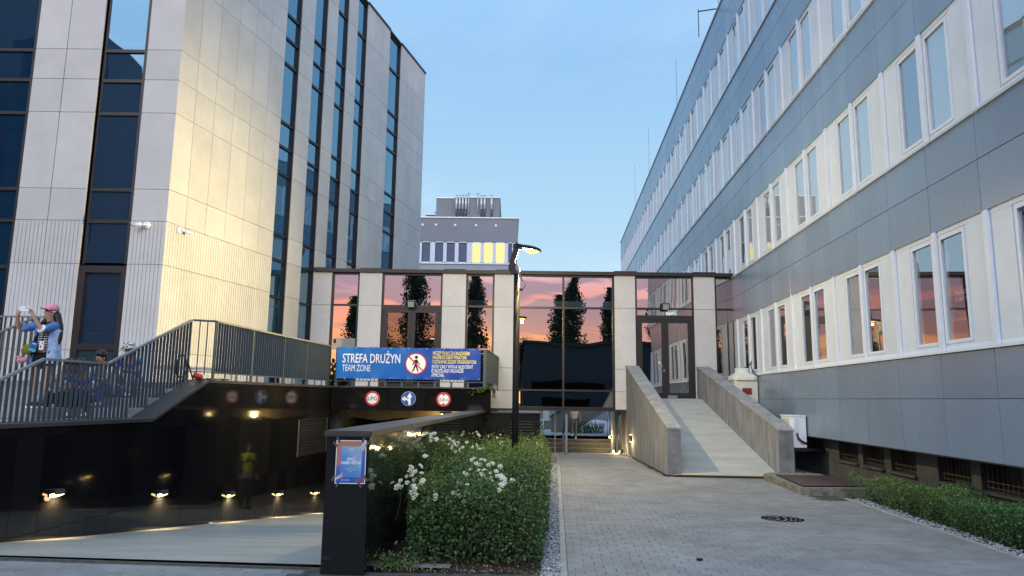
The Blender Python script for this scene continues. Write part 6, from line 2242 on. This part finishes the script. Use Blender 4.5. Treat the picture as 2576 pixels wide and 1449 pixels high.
def person(label, loc, rz, J, parts, skin=SKIN, hair=None, group=None, sc=1.0, hands=True, face=(0, -1, 0)):
    """J: joints (x, y, z); body first, then the clothes as sleeves of greater radius on the same joints"""
    t = thing('person', label, 'person', loc, rz, group)
    nd, ed = {}, []
    rad = dict(pelvis=(0.135, 0.105), belly=(0.120, 0.09), chest=(0.145, 0.10), neck=0.050, jaw=(0.060, 0.070), crown=(0.072, 0.085),
               shl=0.058, shr=0.058, ell=0.040, elr=0.040, wrl=0.027, wrr=0.027, hil=0.085, hir=0.085, knl=0.055, knr=0.055, anl=0.036, anr=0.036, tol=0.03, tor=0.03)
    for k, r_ in rad.items():
        if k in J:
            nd[k] = (tuple(J[k]), tuple(x * sc for x in r_) if isinstance(r_, tuple) else r_ * sc)
    chain = [('pelvis', 'belly'), ('belly', 'chest'), ('chest', 'neck'), ('neck', 'jaw'), ('jaw', 'crown'), ('chest', 'shl'), ('chest', 'shr'), ('shl', 'ell'), ('shr', 'elr'),
             ('ell', 'wrl'), ('elr', 'wrr'), ('pelvis', 'hil'), ('pelvis', 'hir'), ('hil', 'knl'), ('hir', 'knr'), ('knl', 'anl'), ('knr', 'anr'), ('anl', 'tol'), ('anr', 'tor')]
    ed = [(a, b) for a, b in chain if a in nd and b in nd]
    # nose
    fc = Vector(face).normalized()
    if 'jaw' in J:
        m_ = (Vector(J['jaw']) * 0.55 + Vector(J['crown']) * 0.45)
        nd['nose'] = (tuple(m_ + fc * 0.098 * sc), 0.012 * sc)
        ed.append(('jaw', 'nose'))
    if hands:
        for s_ in 'lr':
            if 'wr' + s_ in J:
                w, e_ = Vector(J['wr' + s_]), Vector(J['el' + s_])
                dd = Vector(J.get('hd' + s_, w - e_))
                hand_nodes(nd, ed, 'h' + s_, 'wr' + s_, w, dd, J.get('th' + s_, (0, -1, 0.2)), sc)
    body = obj('body', skin_mesh('body', nd, ed, 2), skin, t)
    for name, m_, keys, extra, lv in parts:
        n2 = {}
        for k in keys:
            if isinstance(k, tuple):
                kk, p, r_ = k
                n2[kk] = (tuple(p), r_)
            else:
                r_ = nd[k][1]
                n2[k] = (nd[k][0], tuple(x + extra for x in r_) if isinstance(r_, tuple) else r_ + extra)
        ks = list(n2)
        e2 = [(a, b) for a, b in chain if a in n2 and b in n2]
        # extra nodes hang on the previous key
        for i, k in enumerate(keys):
            if isinstance(k, tuple):
                e2.append((ks[i - 1], ks[i]))
        obj(name, skin_mesh(name, n2, e2, lv), m_, t)
    if 'jaw' in J:
        # eyes and ears
        c = Vector(J['jaw']) * 0.45 + Vector(J['crown']) * 0.55
        sd = fc.cross(Vector((0, 0, 1))).normalized()
        for q in (-1, 1):
            obj('eye', MB().ell(c + fc * 0.082 * sc + sd * 0.03 * q * sc, (0.012, 0.012, 0.008), 8, 6), M['ink'], t)
            obj('ear', MB().ell(c + sd * 0.074 * q * sc - fc * 0.005 + Vector((0, 0, -0.02)), (0.012, 0.018, 0.028), 8, 6), skin, t)
        if hair:
            hm = MB()
            top = Vector(J['crown'])
            hm.ell(top + Vector((0, 0, 0.01)) - fc * 0.02, (0.088 * sc, 0.098 * sc, 0.085 * sc), 14, 10)
            hm.ell(c - fc * 0.045, (0.080 * sc, 0.075 * sc, 0.10 * sc), 12, 8)
            obj('hair', hm, hair, t)
    return t


def shoes(t, pts, col, sole, yaw=0.0):
    for p, a in pts:
        c, s_ = math.cos(a), math.sin(a)
        M_ = Matrix.Translation(p) @ Matrix.Rotation(a, 4, 'Z')
        mb = MB(M_)
        mb.ell((0, -0.06, 0.045), (0.045, 0.13, 0.045), 12, 8)
        mb.ell((0, 0.02, 0.075), (0.042, 0.06, 0.055), 10, 8)
        o = obj('shoe', mb, col, t)
        obj('sole', MB(M_).prism([(-0.045, 0.07, 0.0), (0.045, 0.07, 0.0), (0.05, -0.10, 0.0), (0.03, -0.18, 0.0), (-0.03, -0.18, 0.0), (-0.05, -0.10, 0.0)], (0, 0, 0.028)), sole, o)


# --- the woman taking a photograph
wloc = Vector((-7.66, 11.75, 1.46))
J = dict(pelvis=(0.02, 0.0, 0.88), belly=(0.03, 0.0, 1.02), chest=(0.045, 0.0, 1.22), neck=(0.06, -0.01, 1.405), jaw=(0.055, -0.045, 1.485), crown=(0.075, 0.0, 1.575),
         shl=(-0.10, 0.0, 1.345), shr=(0.20, -0.01, 1.345), ell=(-0.335, -0.14, 1.25), elr=(0.115, -0.26, 1.225), wrl=(-0.285, -0.30, 1.46), wrr=(-0.01, -0.32, 1.44),
         hdl=(0.35, -0.15, 1.0), hdr=(-0.35, -0.1, 1.0), thl=(0.9, 0.0, 0.3), thr=(-0.9, 0.0, 0.3),
         hil=(-0.07, 0.0, 0.82), hir=(0.11, 0.0, 0.82), knl=(-0.09, -0.02, 0.46), knr=(0.12, -0.01, 0.45), anl=(-0.10, 0.03, 0.09), anr=(0.08, -0.08, 0.06), tol=(-0.12, -0.07, 0.05), tor=(0.06, -0.17, 0.03))
jk = cloth('denim_jacket', (0.10, 0.20, 0.46), var=0.5, vs=7)
jk2 = cloth('pale_blue_jacket_panel', (0.38, 0.50, 0.70), var=0.35, vs=9)
stripe = striped('black_white_stripes', (0.015, 0.015, 0.02), (0.70, 0.70, 0.72), 26.0)
blackc = cloth('black_cloth', (0.012, 0.012, 0.015))
wm = person('woman in a pink cap and blue jacket holding up a phone to take a picture', wloc, 0.0, J, [
    ('shirt', stripe, ['pelvis', 'belly', 'chest', ('collar', (0.055, 0.0, 1.33), (0.10, 0.075))], 0.030, 2),
    ('shorts', blackc, ['pelvis', 'hil', 'hir', ('legl', (-0.085, -0.01, 0.64), 0.085)], 0.010, 2),
    ('sleeve', jk, ['shl', ('sl2', (-0.25, -0.09, 1.285), 0.072), ('sl3', (-0.325, -0.135, 1.25), 0.070)], 0.02, 2),
    ('sleeve', jk, ['shr', ('sr2', (0.15, -0.17, 1.27), 0.074), ('sr3', (0.105, -0.255, 1.245), 0.066)], 0.022, 2),
], face=(-0.55, -0.75, 0.35))
obj('shorts_leg', skin_mesh('shorts_leg', {'a': ((0.10, 0, 0.84), 0.095), 'b': ((0.115, -0.01, 0.64), 0.085)}, [('a', 'b')], 2), blackc, wm)
# open jacket: a shell round the back and sides
jm = MB()
jm.smooth = True
zl = [0.70, 0.80, 0.95, 1.10, 1.25, 1.36]
ra = [(0.235, 0.185), (0.228, 0.175), (0.208, 0.160), (0.205, 0.155), (0.215, 0.145), (0.16, 0.11)]
nv = 22
V, F = [], []
for z, (a, b) in zip(zl, ra):
    for j in range(nv):
        th = R(-62) + (R(360 - 56)) * j / (nv - 1)
        w_ = 1 + 0.03 * math.sin(j * 2.1 + z * 9)
        th2 = th
        V.append((0.05 + a * math.cos(th2) * w_, b * math.sin(th2) * w_, z + 0.01 * math.sin(j * 1.3)))
for i in range(len(zl) - 1):
    for j in range(nv - 1):
        F.append((i * nv + j, i * nv + j + 1, (i + 1) * nv + j + 1, (i + 1) * nv + j))
jm.add(V, F)
jm.mi = [1 if (k % (nv - 1)) < 6 else 0 for k in range(len(F))]
obj('jacket', jm, [jk, jk2], wm)
obj('cuff', MB().tube([(0.11, -0.245, 1.245), (0.098, -0.275, 1.262)], [0.074, 0.07], 12), M['paper'], wm)
hm = MB()
hm.ell((0.10, 0.045, 1.555), (0.088, 0.085, 0.10), 14, 10)
hm.smooth = True
hr = skin_mesh('hair', {'a': ((0.10, 0.04, 1.57), (0.085, 0.085)), 'b': ((0.15, 0.055, 1.45), (0.085, 0.06)), 'c': ((0.21, 0.04, 1.30), (0.075, 0.05)), 'd': ((0.25, 0.0, 1.14), (0.05, 0.04)), 'e': ((0.26, -0.02, 1.02), (0.015, 0.015))},
               [('a', 'b'), ('b', 'c'), ('c', 'd'), ('d', 'e')], 2)
obj('hair', hr, HAIR, wm)
obj('hair_lock', skin_mesh('hair_lock', {'a': ((0.02, -0.02, 1.46), (0.05, 0.04)), 'b': ((-0.03, -0.09, 1.34), (0.045, 0.03)), 'c': ((-0.05, -0.13, 1.20), (0.02, 0.015))}, [('a', 'b'), ('b', 'c')], 2), HAIR, wm)
cap_m = cloth('pink_cap_cloth', (0.78, 0.30, 0.38))
cpm = MB(Matrix.Translation((0.075, -0.005, 1.60)) @ Matrix.Rotation(R(12), 4, 'Y') @ Matrix.Rotation(R(-6), 4, 'X'))
cpm.smooth = True
prof_ = [(0.102, -0.012), (0.103, 0.02), (0.094, 0.055), (0.065, 0.082), (0.03, 0.092), (0.004, 0.094)]
cpm.lathe(prof_, 24)
capo = obj('cap', cpm, cap_m, wm)
bmv = MB(Matrix.Translation((0.075, -0.005, 1.60)) @ Matrix.Rotation(R(12), 4, 'Y') @ Matrix.Rotation(R(-6), 4, 'X'))
pol = [(0.102 * math.cos(a), 0.102 * math.sin(a), -0.012) for a in [R(160 + 10 * i) for i in range(14)]]
out_ = [(0.175 * math.cos(a) if abs(i - 6.5) < 5 else 0.13 * math.cos(a), 0.175 * math.sin(a) if abs(i - 6.5) < 5 else 0.13 * math.sin(a), -0.025) for i, a in enumerate([R(160 + 10 * i) for i in range(14)])]
bmv.add(pol + out_, [(i, i + 1, 14 + i + 1, 14 + i) for i in range(13)])
bmv.add([(x, y, z - 0.006) for x, y, z in pol + out_], [(i, 14 + i, 14 + i + 1, i + 1) for i in range(13)])
obj('brim', bmv, cap_m, capo)
ph = thing('phone', 'white phone held up in both hands of the woman in the pink cap', 'phone', wloc + Vector((-0.155, -0.345, 1.565)), R(-8))
obj('case', MB().box(-0.085, 0.085, -0.005, 0.005, -0.042, 0.042), M['paper'], ph, bevel=0.004, seg=2)
obj('camera_bump', MB().box(0.03, 0.075, -0.009, -0.005, 0.0, 0.036), M['blind'], ph)
cb_ = MB()
for x, z in ((0.042, 0.026), (0.042, 0.009), (0.063, 0.018)):
    cb_.lathe([(0, -0.011), (0.007, -0.011), (0.007, -0.009), (0, -0.009)], 10, (x, 0, z), 'y')
obj('lens', cb_, M['ink'], ph)
# what she carries
bg = thing('shoulder_bag', 'olive yellow crossbody bag on the hip of the woman in the pink cap', 'bag', wloc + Vector((-0.12, -0.17, 0.94)))
obj('body', MB(Matrix.Rotation(R(-28), 4, 'Y')).ell((0, 0, 0), (0.14, 0.045, 0.085), 16, 10), cloth('olive_bag', (0.20, 0.17, 0.025)), bg)
obj('strap', MB().tube([(0.05, -0.01, 0.09), (0.10, 0.0, 0.22), (0.17, 0.05, 0.40), (0.22, 0.12, 0.45)], 0.012, 6), blackc, bg)
bd = thing('badge', 'blue and green event badge hanging at the front of the woman in the pink cap', 'badge', wloc + Vector((-0.02, -0.225, 0.97)))
Mb = Matrix.Rotation(R(14), 4, 'Y')
obj('card', MB(Mb).box(-0.055, 0.055, -0.003, 0.003, -0.08, 0.08), cloth('badge_blue', (0.02, 0.12, 0.32)), bd)
obj('card_foot', MB(Mb).box(-0.055, 0.055, -0.006, -0.003, -0.08, -0.035), cloth('badge_green', (0.10, 0.42, 0.40)), bd)
obj('print', MB(Mb).box(-0.03, 0.03, -0.006, -0.003, 0.04, 0.052), M['paper'], bd)
obj('lanyard', MB().tube([(0.02, 0.0, 0.08), (0.03, 0.06, 0.25), (0.02, 0.12, 0.42)], 0.009, 6), blackc, bd)
bd2 = thing('badge', 'white name badge hanging at the front of the woman in the pink cap', 'badge', wloc + Vector((0.10, -0.215, 0.99)))
obj('card', MB().box(-0.035, 0.035, -0.003, 0.003, -0.07, 0.07), M['paper'], bd2)
obj('print', MB().box(0.005, 0.025, -0.005, -0.003, 0.02, 0.045).box(-0.02, 0.0, -0.005, -0.003, -0.04, 0.0), M['signred'], bd2)
obj('lanyard', MB().tube([(0.0, 0.0, 0.07), (-0.01, 0.05, 0.22), (-0.03, 0.11, 0.40)], 0.009, 6), blackc, bd2)
pk = thing('plush_charm', 'pink plush charm hanging from the olive bag', 'charm', wloc + Vector((-0.245, -0.16, 0.75)))
obj('body', MB().ell((0, 0, 0), (0.06, 0.05, 0.05), 12, 8).ell((0.06, 0, 0.01), (0.05, 0.045, 0.045), 12, 8).ell((-0.03, -0.01, 0.05), (0.03, 0.03, 0.03), 10, 6), cloth('pink_plush', (0.62, 0.28, 0.32), var=0.35, vs=40), pk)
obj('cord', MB().tube([(0.03, 0, 0.05), (0.05, 0, 0.13), (0.08, 0.0, 0.17)], 0.006, 6), M['inox'], pk)
shoes(wm, [(Vector((-0.10, 0.02, 0.0)), 0.25), (Vector((0.08, -0.08, -0.0)), 0.1)], M['ink'], M['paper'])
obj('sock', MB().tube([(-0.10, 0.03, 0.07), (-0.10, 0.03, 0.20)], [0.046, 0.05], 12), cloth('grey_sock', (0.30, 0.30, 0.30)), wm)
obj('sock', MB().tube([(0.08, -0.075, 0.07), (0.085, -0.07, 0.20)], [0.046, 0.05], 12), cloth('grey_sock', (0.30, 0.30, 0.30)), wm)


def seated(label, loc, rz, top, trouser, hair, skin=SKIN, lean=0.16, drop=0.17, hat=None, sleeve=None, trim=None, group='people sitting on the terrace steps', head=(0.0, -0.05)):
    l_ = lean
    J = dict(pelvis=(0, 0, 0.11), belly=(0, -0.03, 0.24), chest=(0, -l_ * 0.7, 0.43), neck=(0, -l_ - 0.02, 0.58), jaw=(head[0] * 0.5, -l_ - 0.07 + head[1] * 0.4, 0.65), crown=(head[0], -l_ - 0.05 + head[1], 0.745),
             shl=(-0.165, -l_, 0.52), shr=(0.165, -l_, 0.52), ell=(-0.20, -l_ - 0.20, 0.30), elr=(0.22, -l_ - 0.18, 0.30), wrl=(-0.08, -l_ - 0.38, 0.34), wrr=(0.10, -l_ - 0.36, 0.33),
             hil=(-0.09, -0.05, 0.10), hir=(0.09, -0.05, 0.10), knl=(-0.12, -0.44, 0.24), knr=(0.13, -0.44, 0.24), anl=(-0.12, -0.36, -drop + 0.08), anr=(0.13, -0.36, -drop + 0.08),
             tol=(-0.12, -0.46, -drop + 0.04), tor=(0.13, -0.46, -drop + 0.04), thl=(1, 0, 0.4), thr=(-1, 0, 0.4))
    parts = [('shirt', top, ['pelvis', 'belly', 'chest', ('collar', (0, -l_ - 0.01, 0.53), (0.10, 0.07))], 0.034, 2),
             ('sleeve', sleeve or top, ['shl', ('a', (-0.20, -l_ - 0.12, 0.39), 0.062)], 0.02, 2), ('sleeve', sleeve or top, ['shr', ('a', (0.21, -l_ - 0.11, 0.39), 0.062)], 0.02, 2),
             ('trouser_leg', trouser, ['hil', 'knl', 'anl'], 0.018, 2), ('trouser_leg', trouser, ['hir', 'knr', 'anr'], 0.018, 2), ('trouser_seat', trouser, ['pelvis', 'hil', 'hir'], 0.012, 2)]
    t = person(label, loc, rz, J, parts, skin, hair, group, face=(head[0] * 2, -1, -0.2))
    shoes(t, [(Vector((-0.12, -0.36, -drop)), 0.0), (Vector((0.13, -0.36, -drop)), 0.0)], M['paper'], M['ink'])
    if trim:
        tm = MB()
        for q in (-1, 1):
            tm.tube([(0.203 * q, -l_ - 0.105, 0.40), (0.206 * q, -l_ - 0.125, 0.38)], [0.066, 0.066], 12)
        obj('cuff', tm, trim, t)
    if hat:
        c = Vector(J['crown'])
        hm_ = MB(Matrix.Translation(c))
        hm_.smooth = True
        hm_.lathe([(0.155, -0.03), (0.105, 0.02), (0.10, 0.08), (0.07, 0.10), (0.004, 0.103)], 22)
        obj('bucket_hat', hm_, hat, t)
    return t


seated('person with long black hair and a grey top sitting low on the steps', Vector((-7.73, 12.58, 1.46)), 0.1, cloth('grey_top', (0.33, 0.40, 0.48)), blackc, HAIR, lean=0.10, head=(0.08, -0.02))
seated('person in a blue polo shirt with white cuffs bending over a phone on the steps', Vector((-7.42, 12.56, 1.46)), 0.35, cloth('blue_polo', (0.02, 0.06, 0.42)), blackc, HAIR, SKIN2, lean=0.22, trim=M['paper'], head=(-0.03, -0.06))
chk = mat('checked_hat_cloth', (0.6, 0.6, 0.6), 0.85, 0.2)
_nt = chk.node_tree
_t = N(_nt, 'ShaderNodeTexCoord')
_c = N(_nt, 'ShaderNodeTexChecker', inp={'Scale': 36.0, 'Color1': (0.02, 0.02, 0.02, 1), 'Color2': (0.75, 0.75, 0.75, 1)})
L(_nt, _t.outputs['Object'], _c.inputs['Vector'])
L(_nt, _c.outputs['Color'], _nt.nodes['Principled BSDF'].inputs['Base Color'])
seated('person in a checked bucket hat and blue shirt sitting higher on the steps', Vector((-7.10, 13.55, 1.80)), 0.0, cloth('blue_shirt', (0.03, 0.10, 0.42), var=0.4), cloth('pale_trousers', (0.45, 0.45, 0.46)), HAIR, SKIN, lean=0.12, hat=chk)
seated('person in pale clothes sitting between the others behind the bars', Vector((-7.25, 13.05, 1.63)), -0.2, cloth('white_blue_shirt', (0.48, 0.52, 0.60), var=0.4, vs=20), cloth('blue_jeans', (0.05, 0.10, 0.30)), HAIR, SKIN, lean=0.18)
# --- the walker on the courtyard stairs, seen from behind
J = dict(pelvis=(0, 0, 0.86), belly=(0, 0.0, 1.0), chest=(0, 0.01, 1.2), neck=(0, 0.0, 1.39), jaw=(0, 0.03, 1.46), crown=(0, 0.01, 1.55), shl=(-0.17, 0, 1.32), shr=(0.17, 0, 1.32),
         ell=(-0.23, 0.05, 1.05), elr=(0.26, -0.04, 1.05), wrl=(-0.20, 0.14, 0.84), wrr=(0.29, -0.03, 0.80), hil=(-0.085, 0, 0.80), hir=(0.085, 0, 0.80),
         knl=(-0.09, 0.02, 0.46), knr=(0.08, 0.01, 0.44), anl=(-0.10, -0.20, 0.24), anr=(0.08, 0.0, 0.07), tol=(-0.10, -0.14, 0.15), tor=(0.08, 0.10, 0.03))
wk = person('person in a white top and grey blue jeans walking up the courtyard stairs', (2.86, 32.72, -0.055), 0.0, J, [
    ('top', cloth('white_top', (0.72, 0.70, 0.74), var=0.1), ['pelvis', 'belly', 'chest', 'shl', 'shr'], 0.045, 2),
    ('trouser_leg', cloth('grey_jeans', (0.14, 0.18, 0.21)), ['hil', 'knl', 'anl'], 0.022, 2), ('trouser_leg', cloth('grey_jeans', (0.14, 0.18, 0.21)), ['hir', 'knr', 'anr'], 0.022, 2),
    ('trouser_seat', cloth('grey_jeans', (0.14, 0.18, 0.21)), ['pelvis', 'hil', 'hir'], 0.030, 2)], SKIN, HAIR, face=(0, 1, 0))
shoes(wk, [(Vector((0.08, -0.02, 0.0)), math.pi)], M['paper'], M['paper'])
lm = Matrix.Translation((-0.10, -0.20, 0.17)) @ Matrix.Rotation(R(60), 4, 'X')
o = obj('shoe', MB(lm).ell((0, 0.06, 0.0), (0.045, 0.12, 0.045), 12, 8), M['paper'], wk)

# --- steward in a yellow vest, standing low on the driveway and mirrored in the black wall
J = dict(pelvis=(0, 0, 0.92), belly=(0, 0, 1.06), chest=(0, 0, 1.27), neck=(0, 0, 1.48), jaw=(0, -0.02, 1.56), crown=(0, 0, 1.66), shl=(-0.19, 0, 1.42), shr=(0.19, 0, 1.42),
         ell=(-0.25, 0.02, 1.13), elr=(0.25, 0.02, 1.13), wrl=(-0.24, -0.06, 0.88), wrr=(0.24, -0.06, 0.88), hil=(-0.09, 0, 0.86), hir=(0.09, 0, 0.86), knl=(-0.1, 0, 0.48), knr=(0.1, 0, 0.48),
         anl=(-0.1, 0.02, 0.08), anr=(0.1, 0.02, 0.08), tol=(-0.11, -0.1, 0.03), tor=(0.11, -0.1, 0.03))
hv = cloth('hi_vis_yellow', (0.62, 0.62, 0.02), var=0.08)
dk = cloth('dark_trousers', (0.03, 0.03, 0.035))
sv = person('steward in a yellow reflective vest mirrored in the black driveway wall', (-3.0, 19.1, gz(9.9)), R(-60), J, [
    ('vest', hv, ['pelvis', 'belly', 'chest'], 0.035, 2), ('vest_shoulder', hv, ['chest', 'shl', 'shr'], 0.025, 2),
    ('sleeve', dk, ['shl', 'ell', 'wrl'], 0.012, 2), ('sleeve', dk, ['shr', 'elr', 'wrr'], 0.012, 2),
    ('trouser_leg', dk, ['hil', 'knl', 'anl'], 0.022, 2), ('trouser_leg', dk, ['hir', 'knr', 'anr'], 0.022, 2)], SKIN, HAIR)
shoes(sv, [(Vector((-0.1, 0.02, 0)), 0), (Vector((0.1, 0.02, 0)), 0)], M['ink'], M['ink'])
